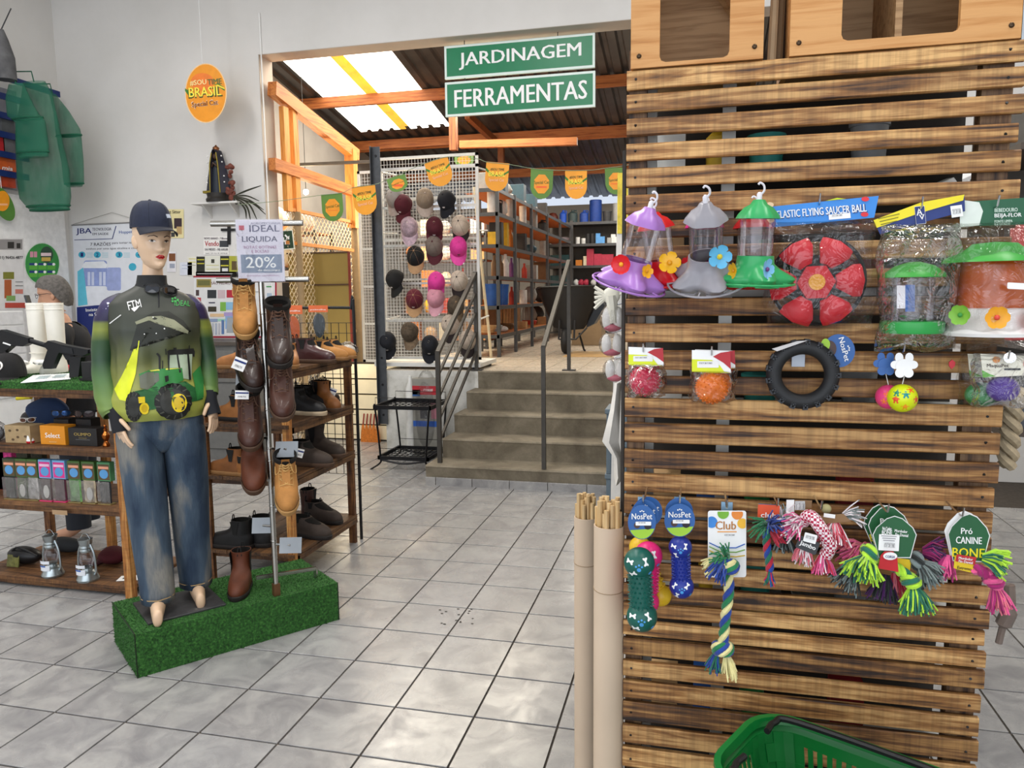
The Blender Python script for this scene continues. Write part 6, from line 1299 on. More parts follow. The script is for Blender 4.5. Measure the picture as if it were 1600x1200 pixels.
# packs on the third shelf
packs = [(4, '3c4a34', '202220', 'olive pack with black cloth, at the frame edge'), (23, '4a6b34', '5a6248', 'green pack with white and olive cloth'), (42, '4a6b34', 'b6b2ae', 'green pack with white lace, left of the pink pair'), (67, 'd83a8a', '5a4a48', 'pink pack with brown and pink cloth, left one of the pink pair'), (93, 'd83a8a', '4a1c2c', 'pink pack with dark wine cloth, right one of the pink pair'), (120, '4a6b34', '6a9a5a', 'green pack with light green cloth, right of the pink pair'), (146, '4a6b34', 'b8a88c', 'green pack with white and sand cloth'), (174, '4f8a5c', '1c1c1e', 'green pack with black cloth, nearest the corner post')]
pk = 1/pxm(90, 750, LY0+.06)
for i, (px_, hc, bc_, lab) in enumerate(packs):
    p = onL(px_, 785 if i else 784, 1); p[1] = LY0+.05+.002*i; w, h = 23*pk, 66*pk; t = thing('accessory_pack', f'{lab}, front row', 'package', p, 'packs in the front row')
    pink = hc == 'd83a8a'; x0, x1 = p[0]-w/2, p[0]+w/2
    B().bb((x0, p[1], p[2]+h*.55), (x1, p[1]+.035, p[2]+h), .002).build('header_box', P('7ab0dc' if pink else hc, .5), t, world=True); yf = p[1]-.0008
    B().bb((x0+.004, yf, p[2]+h*.58), (x1-.004, yf+.0006, p[2]+h*.95)).build('front_print', Q(hc if pink else '5a4a30'), t, world=True)
    B().prism(circ(w*.34, 16, h*.11), (p[0], yf-.0004, p[2]+h*.72), X1, Z1, Y1*.0004).build('blue_oval', Q('5a9ad0'), t, world=True); B().bb((x0+.008, yf-.0006, p[2]+h*.84), (x1-.008, yf-.0002, p[2]+h*.9)).build('title_print', Q('e8a080' if not pink else 'f0c0dc'), t, world=True)
    b = B().grid(lambda u, v: V(x0+.003+(w-.006)*u, p[1]+.004-.012*math.sin(PI*u)*math.sin(PI*min(1, v*1.2))+.002*math.sin(9*u+7*v+i), p[2]+.004+h*.54*v), 9, 9); b.build('folded_cloth', P(bc_, .85, 0, .45, 30), t, world=True, smooth=True)
    if i in (1, 3, 6): B().prism(circ(w*.24, 14, h*.16), (p[0]+w*.1, p[1]-.0095, p[2]+h*.24), X1, Z1, Y1*.0006).build('print_patch', Q('e2ded6'), t, world=True)
    B().bb((x0, p[1]-.012, p[2]), (x1, p[1]+.03, p[2]+.006)).build('tray_lip', P('e8407a' if pink else '8a7a4a', .5), t, world=True); B().bb((x0, p[1]-.0125, p[2]+.006), (x1, p[1]-.012, p[2]+h*.55)).build('clear_window', FILM2, t, world=True)
for i, (px_, cc, nm) in enumerate(((9, '3a3a26', 'leftmost camouflage'), (32, '3a3a26', 'second camouflage'), (54, '3a3a26', 'third camouflage'), (76, 'd83a8a', 'left pink'), (103, 'd83a8a', 'right pink'), (130, '3a3a26', 'camouflage right of the pink pair'), (155, '3a3a26', 'camouflage nearest the post'))):
    p = onL(px_, 740, 1); p[1] = LY0+.22; t = thing('accessory_pack', f'{nm} pack in the back row of the third rack shelf', 'package', p, 'packs in the back row'); B().bb((p[0]-.04, p[1], p[2]), (p[0]+.04, p[1]+.035, p[2]+.262), .002).build('header_box', P(cc, .6, 0, .35, 60), t, world=True); B().bb((p[0]-.02, p[1]-.001, p[2]+.235), (p[0]+.02, p[1], p[2]+.25)).build('front_print', Q('5a2a3a' if cc[0] == 'd' else '7a7a5a'), t, world=True)
# second shelf
def cbox(name, lab, cat, px0, py0, px1, py1, k, d, m_, yaw_=0):
    Y = LY0+.045; a, c = atY(px0, py1, Y), atY(px1, py0, Y); z = ZL[k]+.001; h = c[2]-a[2]; w = c[0]-a[0]; t = thing(name, lab, cat, ((a[0]+c[0])/2, Y, z)); B().bb((a[0], Y, z), (c[0], Y+d, z+h), .002).build('carton', m_, t, world=True); return t, V((a[0]+c[0])/2, Y-.0008, z+h/2), w, h
t, c, w, h = cbox('wooden_box', 'small natural wooden box with stamped marks on the second rack shelf', 'box', 9, 664, 46, 690, 2, .10, P('a8906a', .7, 0, .15, 20)); 
for dx, dz in ((-.3, .2), (0, .25), (.3, -.1), (0, -.15), (-.2, -.3)): B().prism(circ(w*.06, 8, h*.07), c+V(dx*w, 0, dz*h), X1, Z1, Y1*.0005).build('stamp_print', Q('5a4630'), t, world=True)
p1 = c+V(.02, .05, h/2+.024); shades('sunglasses with brown lenses and a white frame on the wooden box', p1, rotm('Z', 30), P('d8d4cc', .3), P('4a2a18', .08), 'sunglasses on the rack', .62)
t, c, w, h = cbox('watch_box', 'orange carton with white lettering on the second rack shelf', 'box', 64, 663, 100, 691, 2, .08, P('d88a1c', .5, 0, .05)); text('Select', c, X1, Z1, w*.6, h*.26, WHITE, t); text('eyewear', c-V(0, 0, h*.36), X1, Z1, w*.3, h*.07, Q('f0d8a0'), t)
t, c, w, h = cbox('watch_box', 'black carton with gold lettering on the second rack shelf', 'box', 108, 666, 150, 692, 2, .08, P('1c1a1a', .5)); text('OLIMPO', c+V(0, 0, h*.16), X1, Z1, w*.6, h*.17, Q('a8904a'), t); text('GOLD', c-V(0, 0, h*.05), X1, Z1, w*.28, h*.07, Q('8a7a4a'), t); B().box(c-V(0, 0, h*.14), (w*.5, .0006, h*.02)).build('line_print', Q('6a6a6a'), t, world=True)
p = onL(59, 690, 2); p[1] = LY0+.06; t = thing('fishing_float', 'white and red cone float beside the orange carton', 'float', p); B().lathe([(.021, .012), (.018, .03), (.009, .085), (0, .09)], p, 16).build('white_cone', WHITE, t, world=True, smooth=True); B().lathe([(0, 0), (.018, .001), (.022, .008), (.021, .014), (0, .0145)], p, 16).build('red_base', P('b81c24', .4), t, world=True, smooth=True)
shades('black sunglasses with blue mirror lenses above the orange carton', atY(94, 646, LY0+.11), rotm('Z', 25), BLACK, P('2a4a7a', .06, .6), 'sunglasses on the rack', .8); shades('dark brown sunglasses above the black carton', atY(129, 647, LY0+.11), rotm('Z', 12), BLACK, P('2a1414', .06), 'sunglasses on the rack', .95)
for px_, lab in ((94, 'left'), (129, 'right')): p = atY(px_, 672, LY0+.12); tag(B().bb((p[0]-.05, LY0+.13, ZL[2]+.001), (p[0]+.05, LY0+.20, atY(px_, 650, LY0+.11)[2]-.018), .006).build('display_cushion', BLACK, None), f'black cushion under the {lab} pair of dark sunglasses', 'cushion', 'cushions under the sunglasses')
t, p = lump('bag', 'folded dark blue fabric bag at the back of the second rack shelf', 'bag', 118, 662, 2, (.15, .05, .11), P('1e3458', .85), seed=11); lump('pouch', 'black cloth pouch at the back of the second rack shelf', 'pouch', 60, 660, 2, (.06, .04, .055), BLACK, seed=13)
p = onL(4, 688, 2); p[1] = LY0+.07; t = thing('plastic_bag', 'crumpled clear bag at the frame edge of the second rack shelf', 'bag', p); b = B().ell(p+V(0, 0, .06), (.06, .045, .06), 20, 12); b.xf(lambda q: q+V(*np.random.randn(3))*.003); b.build('clear_film', FILM, t, world=True, smooth=True, ang=180); B().ell(p+V(0, 0, .05), (.045, .03, .045), 12, 8).build('contents', P('5a5c60', .6, 0, .4, 40), t, world=True, smooth=True)
p = onL(180, 694, 2); p[1] = LY0+.06; t = thing('copper_ornament', 'small shiny copper ornament beside the corner post', 'ornament', p); B().lathe([(0, 0), (.018, 0), (.02, .012), (.010, .03), (.02, .05), (.022, .065), (.008, .085), (.012, .10), (0, .108)], p, 16).build('body', P('a8622e', .22, 1), t, world=True, smooth=True); B().ell(p+V(0, 0, .115), .009, 10, 6).build('knob', P('a8622e', .22, 1), t, world=True, smooth=True)
p = onL(4, 640, 2); tag(B().tube([p+V(-.08, .0, .19), p+V(.03, .0, .20)], .012, 8).build('torch', P('d8c81c', .5), None), 'yellow torch hanging under the turf top at the frame edge', 'torch')
# turf top: caps, air rifle, papers
ZT = 1.198
t = thing('cap', 'black cap with a red and white round emblem on the turf top', 'cap', atZ(12, 594, ZT)); c = V(*atZ(14, 590, ZT)); c[1] = LY0+.13; c[2] = ZT+.008; Rc = rotm('Z', 20); capmesh(t, c, Rc, P('1b1a1b', .9), P('1b1a1b', .9), 1.15)
[B().ell(c+Rc@V(0, -.093-q*.25, .060-q*.12)*1.15, (r, .006, r*.9), 20, 8, Rc@rotm('X', -24)).build('emblem_print', Q(cc), t, world=True, smooth=True) for r, cc, q in ((.036, 'd8d4d0', 0), (.031, '1b1a1b', .006), (.019, 'a8202a', .012))]
rf = thing('air_rifle', 'black air rifle with a tube stock resting across the turf top', 'air rifle', atY(70, 560, -2.35)); Yr = -2.40; GUN = P('17181b', .45, .3)
def gp(px, py, dy=0): return V(*atY(px, py, Yr+dy))
def gpoly(pts, th, nm, m_=GUN): a = [gp(*q) for q in pts]; n = len(a); return B().add([q-V(0, th/2, 0) for q in a]+[q+V(0, th/2, 0) for q in a], [tuple(range(n)), tuple(range(2*n-1, n-1, -1))]+[(i, i+n, (i+1) % n+n, (i+1) % n) for i in range(n)]).build(nm, m_, rf, world=True)
gpoly([(1, 518), (6, 515), (48, 528), (49, 536), (40, 541), (22, 540), (6, 554), (0, 552)], .04, 'stock'); B().cyl(gp(46, 532), gp(76, 541), .014, n=14).build('buffer_tube', GUN, rf, world=True, smooth=True)
gpoly([(72, 538), (80, 532), (100, 538), (142, 546), (142, 552), (132, 556), (106, 552), (80, 548)], .045, 'receiver'); gpoly([(78, 546), (96, 550), (84, 576), (72, 576), (70, 570)], .035, 'pistol_grip'); gpoly([(98, 552), (116, 555), (118, 564), (104, 562)], .01, 'trigger_guard'); gpoly([(100, 540), (118, 544), (120, 552), (104, 550)], .052, 'ejection_port', P('222428', .5, .4)); gpoly([(112, 556), (130, 558), (126, 588), (112, 590)], .035, 'magazine'); B().cyl(gp(140, 549), gp(190, 562), .013, n=12).build('barrel', GUN, rf, world=True, smooth=True); gpoly([(10, 534), (22, 538), (21, 540), (9, 536)], .043, 'sling_slot', WHITE)
p = atZ(128, 597, ZT); t = thing('rifle_rest', 'black slotted rest holding up the air rifle on the turf top', 'rest', p)
for k in range(4): B().bb((p[0]-.05, LY0+.06+k*.04, ZT), (p[0]+.10, LY0+.075+k*.04, ZT+.105), .003).build('rest_plate', BLACK, t, world=True)
B().bb((p[0]-.06, LY0+.05, ZT), (p[0]+.11, LY0+.22, ZT+.014)).build('rest_base', BLACK, t, world=True); p = V(*gp(5, 556)); B().bb((p[0]-.02, Yr-.03, ZT), (p[0]+.02, Yr+.03, p[2]+.012)).build('stock_block', BLACK, t, world=True)
a = [atZ(x, y, ZT+.004) for x, y in ((32, 598), (52, 586), (110, 583), (110, 592))]; t = thing('leaflet', 'white printed leaflet lying on the front edge of the turf top', 'leaflet', a[0]); B().add(a+[q-V(0, 0, .002) for q in a], [(0, 1, 2, 3), (7, 6, 5, 4), (0, 4, 5, 1), (1, 5, 6, 2), (2, 6, 7, 3), (3, 7, 4, 0)]).build('sheet', P('e8ecec', .6), t, world=True)
for f0, f1 in ((.2, .45), (.55, .8)): e = [a[0]+(a[3]-a[0])*f0+(a[1]-a[0])*.3, a[0]+(a[3]-a[0])*f1+(a[1]-a[0])*.3, a[0]+(a[3]-a[0])*f1+(a[1]-a[0])*.75, a[0]+(a[3]-a[0])*f0+(a[1]-a[0])*.75]; B().add([q+V(0, 0, .001) for q in e], [(0, 1, 2, 3)]).build('print', Q('a8b8bc'), t, world=True)
p = V(*atZ(30, 568, ZT)); t = thing('wooden_case', 'flat tan wooden case behind the black cap on the turf top', 'case', (p[0], -2.24, ZT)); B().bb((p[0]-.22, -2.30, ZT), (p[0]+.10, -2.16, ZT+.055), .004).build('case_body', P('8a6a44', .6, 0, .15), t, world=True); B().bb((p[0]+.02, -2.303, ZT+.015), (p[0]+.05, -2.30, ZT+.045)).build('yellow_label', Q('d8b81c'), t, world=True)
for i, (px_, lab) in enumerate(((14, 'left'), (62, 'right'))):
    p = V(*atY(px_, 549, -2.24)); p[2] = ZT+.056; t = thing('work_glove', f'white cloth work glove, {lab} one on the tan wooden case', 'glove', p, 'white gloves on the case'); b = B().ell(p+V(0, 0, .016), (.05, .035, .016), 14, 8)
    for k in range(4): b.tube([p+V(.03, -.022+.015*k, .014), p+V(.075, -.03+.02*k, .016), p+V(.105, -.03+.02*k, .010)], [.010, .009, .007], 7)
    b.tube([p+V(0, -.03, .014), p+V(.03, -.055, .012)], [.010, .007], 7); b.build('glove_cloth', P('e8e6e2', .9), t, world=True, smooth=True)
p = V(*atZ(104, 580, ZT)); p[2] = ZT+.001; t = thing('fishing_lure', 'small red and white lure beside the rifle rest', 'lure', p); B().ell(p+V(0, 0, .022), (.03, .018, .02), 12, 8).build('body', P('c82030', .4), t, world=True, smooth=True); B().ell(p+V(-.025, 0, .03), (.018, .016, .016), 10, 6).build('head', WHITE, t, world=True, smooth=True)
# white rubber boots
WR = P('e9e5da', .35, 0, .03); wt = B()
WY = -2.12
for lab, px_ in (('white rubber boot standing behind the air rifle, left one of the pair', 60), ('white rubber boot standing behind the air rifle, right one of the pair', 88)):
    p = V(*atY(px_, 540, WY)); p[2] = ZT; H = atY(px_, 473, WY)[2]-ZT; t = thing('rubber_boot', lab, 'boot', p, 'white rubber boots'); rings = []
    for z, w, f, bk in ((.0, .046, .13, .06), (.02, .048, .135, .062), (.045, .046, .12, .06), (.07, .042, .06, .055), (.10, .040, .045, .055), (.16, .045, .045, .056), (H*.8, .050, .048, .058), (H, .052, .050, .060), (H, .048, .046, .056), (H-.06, .044, .042, .05)): rings.append([p+V(w*math.cos(a), (-(f) if math.sin(a) > 0 else -bk)*math.sin(a), z) for a in [2*PI*i/24 for i in range(24)]])
    B().loft(rings, True, False).build('boot_shell', WR, t, world=True, smooth=True, ang=60); b = B()
    for z in (H-.012, H-.04, .12): b.tube([p+V(.052*math.cos(a), -.050*math.sin(a), z) for a in [2*PI*i/24 for i in range(24)]], .0022, 5, closed=True)
    b.build('rib_rings', WR, t, world=True, smooth=True)
# ---------------------------------------------------------------- man behind the counter
mo = V(-2.05, -1.62, 0); RMn = rotm('Z', -62); mt = thing('person', 'grey-haired man in glasses and a black shirt holding a dark phone to his face', 'person', mo)
ML = lambda x, y, z: mo+RMn@V(x, y, z); FL = P('b98a6e', .55, 0, .06, 12); k_ = Sk()
pel = k_.a(ML(0, 0, .95), (.15, .11)); ch = k_.chain(pel, [(ML(0, 0, 1.12), (.15, .115)), (ML(0, 0, 1.28), (.16, .115)), (ML(0, -.01, 1.40), (.12, .09))]); nk = k_.chain(ch, [(ML(0, -.025, 1.47), .055), (ML(0, -.05, 1.56), .05)])
t_ = k_.chain(ch, [(ML(-.12, -.01, 1.40), .07), (ML(-.20, 0, 1.36), .06), (ML(-.24, -.10, 1.16), .048), (ML(-.12, -.24, 1.42), .030)]); k_.hand(t_, .02, RMn@V(.35, -.15, 1), RMn@V(.6, .3, 0), RMn@V(.3, .9, 0), .35, 1.0)
t_ = k_.chain(ch, [(ML(.12, -.01, 1.40), .07), (ML(.20, 0, 1.36), .06), (ML(.24, .0, 1.10), .048), (ML(.235, -.03, .88), .030)]); k_.hand(t_, .02, RMn@V(0, -.1, -1), RMn@V(0, -1, 0), RMn@V(-1, 0, 0), .3)
for sx in (-1, 1): t_ = k_.chain(pel, [(ML(sx*.10, 0, .85), .09), (ML(sx*.11, -.01, .48), .06), (ML(sx*.11, .01, .09), .04)]); k_.chain(t_, [(ML(sx*.11, -.06, .04), .04), (ML(sx*.115, -.15, .03), .032)])
vs, fs = skin(k_.v, k_.e, k_.r, 'body', FL, None, pel); HM = ML(0, -.07, 1.672); RHm = RMn@rotm('X', 8); hb = headgrid(HM, RHm, 1.0, 1.1, 1.1, True); hb.add(vs, fs); mb = hb.build('body', FL, mt, world=True, smooth=True, ang=180)
b = B(); n = 36; rings = []
for v in np.linspace(0, 1, 12):
    row = []
    for i in range(n):
        a = 2*PI*i/n; fr_ = max(0, math.cos(a)); lo = .022+.036*(fr_**.6) if fr_ > 0 else .022-.095*min(1, -math.cos(a)*1.5); h0 = math.asin(np.clip(lo/.118, -1, 1)); h = h0+(PI/2-.02-h0)*v; q = math.cos(h)**.75; row.append(HM+RHm@V(.084*q*math.sin(a), (-.106 if math.cos(a) > 0 else -.113)*q*math.cos(a)-.008*fr_, 1.17*.118*math.sin(h)+.004*math.sin(9*a)*q))
    rings.append(row)
B().loft(rings, False, True).build('hair', P('54504c', .85, 0, .35, 60, .4, 200), mt, world=True, smooth=True, ang=180)
g = B()
for sg in (-1, 1):
    c = HM+RHm@V(sg*.033, -.104, .008); g.tube([c+RHm@V(.022*math.cos(a), .006*abs(math.cos(a)), .016*math.sin(a)) for a in [2*PI*i/18 for i in range(18)]], .0014, 5, closed=True); g.tube([HM+RHm@V(sg*.055, -.098, .012), HM+RHm@V(sg*.078, -.02, .014), HM+RHm@V(sg*.078, .02, .004)], .0018, 5)
g.build('glasses', BLACK, mt, world=True, smooth=True); TEE = P('121317', .9, 0, .2, 30); b = B()
def oring(z, rx, ry, cy=0, n=36): return [ML(rx*math.cos(a)*(abs(math.cos(a))**.4+abs(math.sin(a))**.4)**-.25, cy+ry*math.sin(a), z) for a in [2*PI*i/n for i in range(n)]]
b.loft([oring(.86, .185, .145), oring(1.0, .180, .145), oring(1.2, .200, .150), oring(1.33, .205, .145), oring(1.41, .185, .125, -.005), oring(1.455, .12, .10, -.02), oring(1.485, .066, .068, -.03), oring(1.475, .058, .060, -.03)], False, False)
mn_ = man; man = mt; FSV = FACE; FACE = RMn@V(0, -1, 0)
sleeve([(ML(-.10, -.01, 1.41), .085), (ML(-.19, 0, 1.375), .085), (ML(-.225, -.04, 1.27), .078), (ML(-.243, -.085, 1.17), .072)], 'sleeve', TEE); sleeve([(ML(.10, -.01, 1.41), .085), (ML(.19, 0, 1.375), .085), (ML(.225, 0, 1.25), .078), (ML(.24, -.01, 1.16), .072)], 'sleeve', TEE)
man = mn_; FACE = FSV
b.build('shirt', TEE, mt, world=True, smooth=True, ang=180); jb = B(); jb.loft([oring(.98, .165, .12), oring(.86, .175, .125), oring(.80, .165, .115)], False, True)
for sx in (-1, 1): jb.loft([[ML(sx*q+r*math.cos(a), r*1.1*math.sin(a), z) for a in [2*PI*i/20 for i in range(20)]] for z, q, r in ((.84, .09, .092), (.48, .105, .075), (.07, .11, .070))], False, False)
jb.build('trousers', P('20242c', .9), mt, world=True, smooth=True, ang=180)
hp = ML(-.06, -.245, 1.60); tag(B().box(hp, (.075, .012, .15), RMn@rotm('X', 10), .003).build('mobile_phone', P('0e0e10', .2, 0, .05), None), 'dark mobile phone held up in the hand of the grey-haired man', 'phone')
# ---------------------------------------------------------------- counter against the back wall
CX0, CX1 = -3.5, -2.30; CT = 1.17; GC = P('6a6a68', .6, 0, .08)
ct = thing('counter', 'grey counter with drawers against the white wall behind the shoe rack', 'counter', ((CX0+CX1)/2, .9, 0)); B().bb((CX0, .70, 0), (CX1, 1.19, CT)).build('carcass', GC, ct, world=True); B().bb((CX0-.02, .67, CT), (CX1+.02, 1.195, CT+.035)).build('worktop', P('4e463f', .5, 0, .15), ct, world=True)
for i in range(3):
    for j in range(2): x0 = CX0+.02+j*.59; d = B().bb((x0, .685, .12+i*.34), (x0+.57, .70, .44+i*.34), .004).build('drawer', GC, ct, world=True); B().box((0, -.015, .07), (.17, .015, .02)).build('handle', CHROME, d)
# ---------------------------------------------------------------- things on the back wall
PW = PL((0, YW-.004, 0), (0, -1, 0))
t = thing('banner', 'white hanging banner about water purifiers with large navy initials', 'banner', PW.p(165, 500)); B().cyl(PW.p(112, 352, .01), PW.p(222, 347, .01), .008, n=8).build('top_rod', Q('8a8a8a'), t, world=True); B().tube([PW.p(113, 351, .01), PW.p(175, 332, .01), PW.p(222, 346, .01)], .002, 5).build('cord', Q('7a7a72'), t, world=True)
PW.poly([(113, 352), (222, 347), (224, 560), (122, 562)], P('dcdfe6', .5, var=.03), t, 'sheet', .008); l = .009; NB = Q('1c2a6c'); CY = Q('3fa8c4')
PW.txt('JBA', 131, 362, 24, 11, NB, t, 1, l); PW.txt('TECNOLOGIA', 159, 358, 30, 4.5, Q('4a4a5a'), t, 1, l); PW.txt('EM SAÚDE', 157, 365, 25, 4.5, Q('4a4a5a'), t, 1, l); PW.poly([(116, 375.5), (176, 373.5), (182, 353), (180.6, 353), (175, 372.5), (116, 374.5)], NB, t, 'frame_print', l); PW.txt('Hoppette', 199, 363, 26, 6, Q('3a5a9a'), t, 2, l); PW.txt('7 RAZÕES', 157, 381, 32, 6, Q('3a3a42'), t, 1, l); PW.txt('para tomar nos', 192, 380, 34, 4, Q('55555c'), t, 1, l); PW.txt('sonhos por uma água alcalina e com', 174, 388.5, 80, 4, Q('55555c'), t, 1, l)
for i, x in enumerate((128, 152, 186, 217)): PW.poly(cpoly(x, 398, 5.5, 5), CY, t, 'number_disc', l); PW.txt(str(i+1), x, 398, 4, 6, NB, t, 0, l+.001); [PW.rect(x+7, 395+3*q, x+17, 396+3*q, Q('9fc8d4'), t, 'text_line', l) for q in range(3)]
PW.poly(cpoly(207, 417, 6, 6), CY, t, 'number_disc', l); PW.poly(rpoly(149, 430, 36, 46, 4), P('8c9bd0', .4), t, 'filter_print', l); PW.poly([(128, 416), (133, 409), (162, 408), (168, 414), (166, 419), (130, 419)], Q('e8eaf0'), t, 'filter_lid_print', l+.001); PW.poly(rpoly(178, 436, 22, 36, 3), P('9aa6d4', .4), t, 'filter_print', l-.0005); PW.poly(rpoly(150, 462, 34, 30, 3), Q('dfe2ea'), t, 'filter_body_print', l+.0015)
for x in (137, 143, 155, 161): PW.rect(x, 425, x+4, 446, Q('c8d0ea'), t, 'filter_tube_print', l+.001)
PW.poly([(121, 424), (130, 418), (133, 440), (137, 476), (122, 478)], Q('5fbcd4'), t, 'water_print', l+.002); PW.poly([(120, 480), (224, 470), (224, 560), (122, 562)], NB, t, 'blue_foot', l+.0025); PW.txt('Invista', 143, 484, 18, 5, WHITE, t, 4, l+.004); PW.txt('na fo', 146, 491, 14, 5, WHITE, t, 4, l+.004)
def poster(name, lab, x0, y0, x1, y1, c, prints, cat='poster', pl=PW, l=.002, grp=None):
    t = thing(name, lab, cat, pl.p((x0+x1)/2, y1), grp); pl.rect(x0, y0, x1, y1, Q(c) if isinstance(c, str) else c, t, 'sheet', l)
    for i, q in enumerate(prints):
        if isinstance(q[0], str): pl.txt(q[0], *q[1:5], Q(q[5]), t, 0, l+.002+.0002*i)
        else: pl.rect(*q[:4], Q(q[4]), t, 'print', l+.0008+.0002*i)
    return t
poster('poster', 'small cream pet sitter poster above the cap of the mannequin', 257, 327, 287, 372, 'e0d4a0', [('Pet Sitter', 271, 331, 22, 5, '2a2a20'), (262, 352, 270, 362, '8a7a5a'), (272, 341, 284, 357, '3a2a30'), (276, 354, 284, 366, 'b89a6a'), (266, 363, 273, 370, '3a3a3a')])
poster('flyer', 'white for-sale flyer with red lettering under the crucifix', 318, 369, 358, 398, 'e6e4e0', [('NOVO BANHO - 7 filhotes', 337, 372.5, 36, 3.5, '4a3a4a'), ('Vendo', 331, 380.5, 22, 8, 'a82030'), (343, 376, 357, 386, '3a3c40'), ('5/6 MESES - R$ 600,00', 338, 390, 36, 4, '3a3a44'), ('tel. (11) 9 4752', 338, 396, 34, 2.2, '5a5a60')], 'flyer')
strips = [(293, 401, 308, 431, 'dedcd0', [(295, 404, 306, 405, 'c8bc4a'), (295, 409, 306, 410, 'c8bc4a'), (295, 414, 306, 415, '9a9a90')], 'pale strip flyer with yellow lines left of the black strip'), (307, 401, 320, 431, '26281f', [(308, 405, 319, 406.5, 'c8c03a'), (308, 411, 319, 412.5, 'c8c03a')], 'black strip flyer with yellow lines left of the white one'), (320, 400, 344, 431, 'dcdccf', [(330, 405, 335, 411, '3a3a30'), (322, 414, 342, 415, 'c0bc7a'), (322, 420, 342, 421, 'c0bc7a')], 'white strip flyer with a small black drawing'), (344, 400, 358, 431, '26281f', [(345, 404, 357, 406, 'c8c03a'), (345, 414, 357, 416, 'c8c03a'), (347, 419, 356, 424, 'd8d8d8')], 'black strip flyer right of the white one'), (358, 400, 372, 431, 'a8a83c', [(362, 408, 370, 422, '5a4a2a')], 'olive strip flyer with a dark picture beside the sale sign')]
for x0, y0, x1, y1, c, pr, lab in strips: poster('flyer', lab, x0, y0, x1, y1, c, pr, 'flyer', grp='flyers in a row on the wall')
random.seed(5); pr = [('SÃO PEDRO', 345, 442, 30, 5, '5a1c24'), (307, 436, 330, 449, '9a8a4a'), (309, 438, 328, 446, '6a6a3a')]
for (x0, y0, w, h, c) in ((306, 453, 5, 9, '4a3a3a'), (324, 453, 14, 13, '2f3236'), (340, 453, 12, 13, 'c8b4b8'), (354, 453, 14, 12, 'b02838'), (306, 465, 8, 10, 'b84a52'), (326, 472, 10, 2, '4a4a5a'), (344, 472, 9, 14, '7ab04a'), (353, 472, 14, 12, '8ab8d8'), (325, 479, 13, 8, '3a3424'), (328, 490, 22, 5, 'd8b890'), (350, 488, 14, 6, 'a898c8'), (324, 498, 16, 5, '8a9ab8'), (340, 498, 12, 4, '9ac8b8'), (326, 505, 3, 18, 'a8b0c0'), (331, 505, 3, 18, 'b0b4bc'), (336, 505, 3, 18, 'a8b0c0'), (341, 505, 3, 18, 'b8b8c0'), (346, 500, 4, 22, '5a78a8'), (352, 494, 12, 20, '8aa8d0'), (372, 455, 40, 1.5, 'b8b8b8'), (416, 447, 10, 1.5, '3a9a4a'), (417, 458, 8, 14, 'a8b8c8'), (418, 476, 8, 6, '4a4a5a'), (418, 486, 8, 5, '3a3a44'), (417, 500, 9, 8, '8a2a5a'), (417, 510, 9, 6, 'b89a5a')): pr.append((x0, y0, x0+w, y0+h, c))
t = poster('notice_board', 'notice board crowded with small adverts and framed in red, behind the boot stand', 303, 432, 431, 526, 'dcdcdc', pr, 'notice board')
for q in ((302, 431, 432, 433.5), (302, 525, 432, 528), (429.5, 431, 432, 527)): PW.rect(*q, Q('9a2a3a'), t, 'frame', .004, .006)
poster('leaflet', 'tilted pale blue leaflet beside the shoulder of the mannequin', 281, 410, 300, 430, 'd4d8e4', [(284, 414, 296, 415, 'a8b0c8'), (284, 419, 294, 420, 'a8b0c8')], 'leaflet'); poster('leaflet', 'narrow leaflet with a brown picture beside the neck of the mannequin', 261, 393, 275, 425, 'dedce0', [(264, 396, 274, 408, '7a4a2a'), (265, 412, 273, 419, '9aa0b0')], 'leaflet')
poster('price_list', 'white wide price list strip under the row of flyers', 306, 424.5, 400, 431.5, 'e4e4e4', [(308, 427, 396, 428.5, 'a8a8a8')], 'notice')
t = thing('crucifix', 'plain black wooden crucifix on the white wall above the flyers', 'crucifix', PW.p(357, 382)); PW.rect(355, 349, 359.5, 382, BLACK, t, 'upright_bar', .014, .012); PW.rect(345, 357, 368, 361, BLACK, t, 'cross_bar', .0145, .012)
# shelf with the statue
sA = PW.p(316, 320); sB = PW.p(398, 318); zs_ = sA[2]; t = thing('wall_shelf', 'small white wall shelf carrying the dark statue', 'shelf', (sA[0]*.5+sB[0]*.5, YW-.1, zs_-.02)); B().bb((sA[0], YW-.20, zs_-.018), (sB[0]-.08, YW, zs_)).build('board', WALLM, t, world=True)
for x in (sA[0]+.1, sB[0]-.2): B().prism([(0, 0), (-.16, 0), (0, -.13)], (x, YW, zs_-.018), Y1, Z1, X1*.015).build('bracket', WALLM, t, world=True)
sp_ = V(*atY(342, 316, YW-.11)); sp_[2] = zs_; H = atY(338, 227, YW-.11)[2]-zs_; t = thing('statue', 'dark statue of a veiled lady in a navy and gold mantle with a crown', 'statue', sp_); MAN_ = P('232230', .6); GOLD = P('8a7a2a', .45, .4)
B().lathe([(0, 0), (.12, 0), (.125, .03), (.11, .05), (.115, .09), (.0, .10)], sp_, 20).build('base', P('24201c', .5), t, world=True, smooth=True)
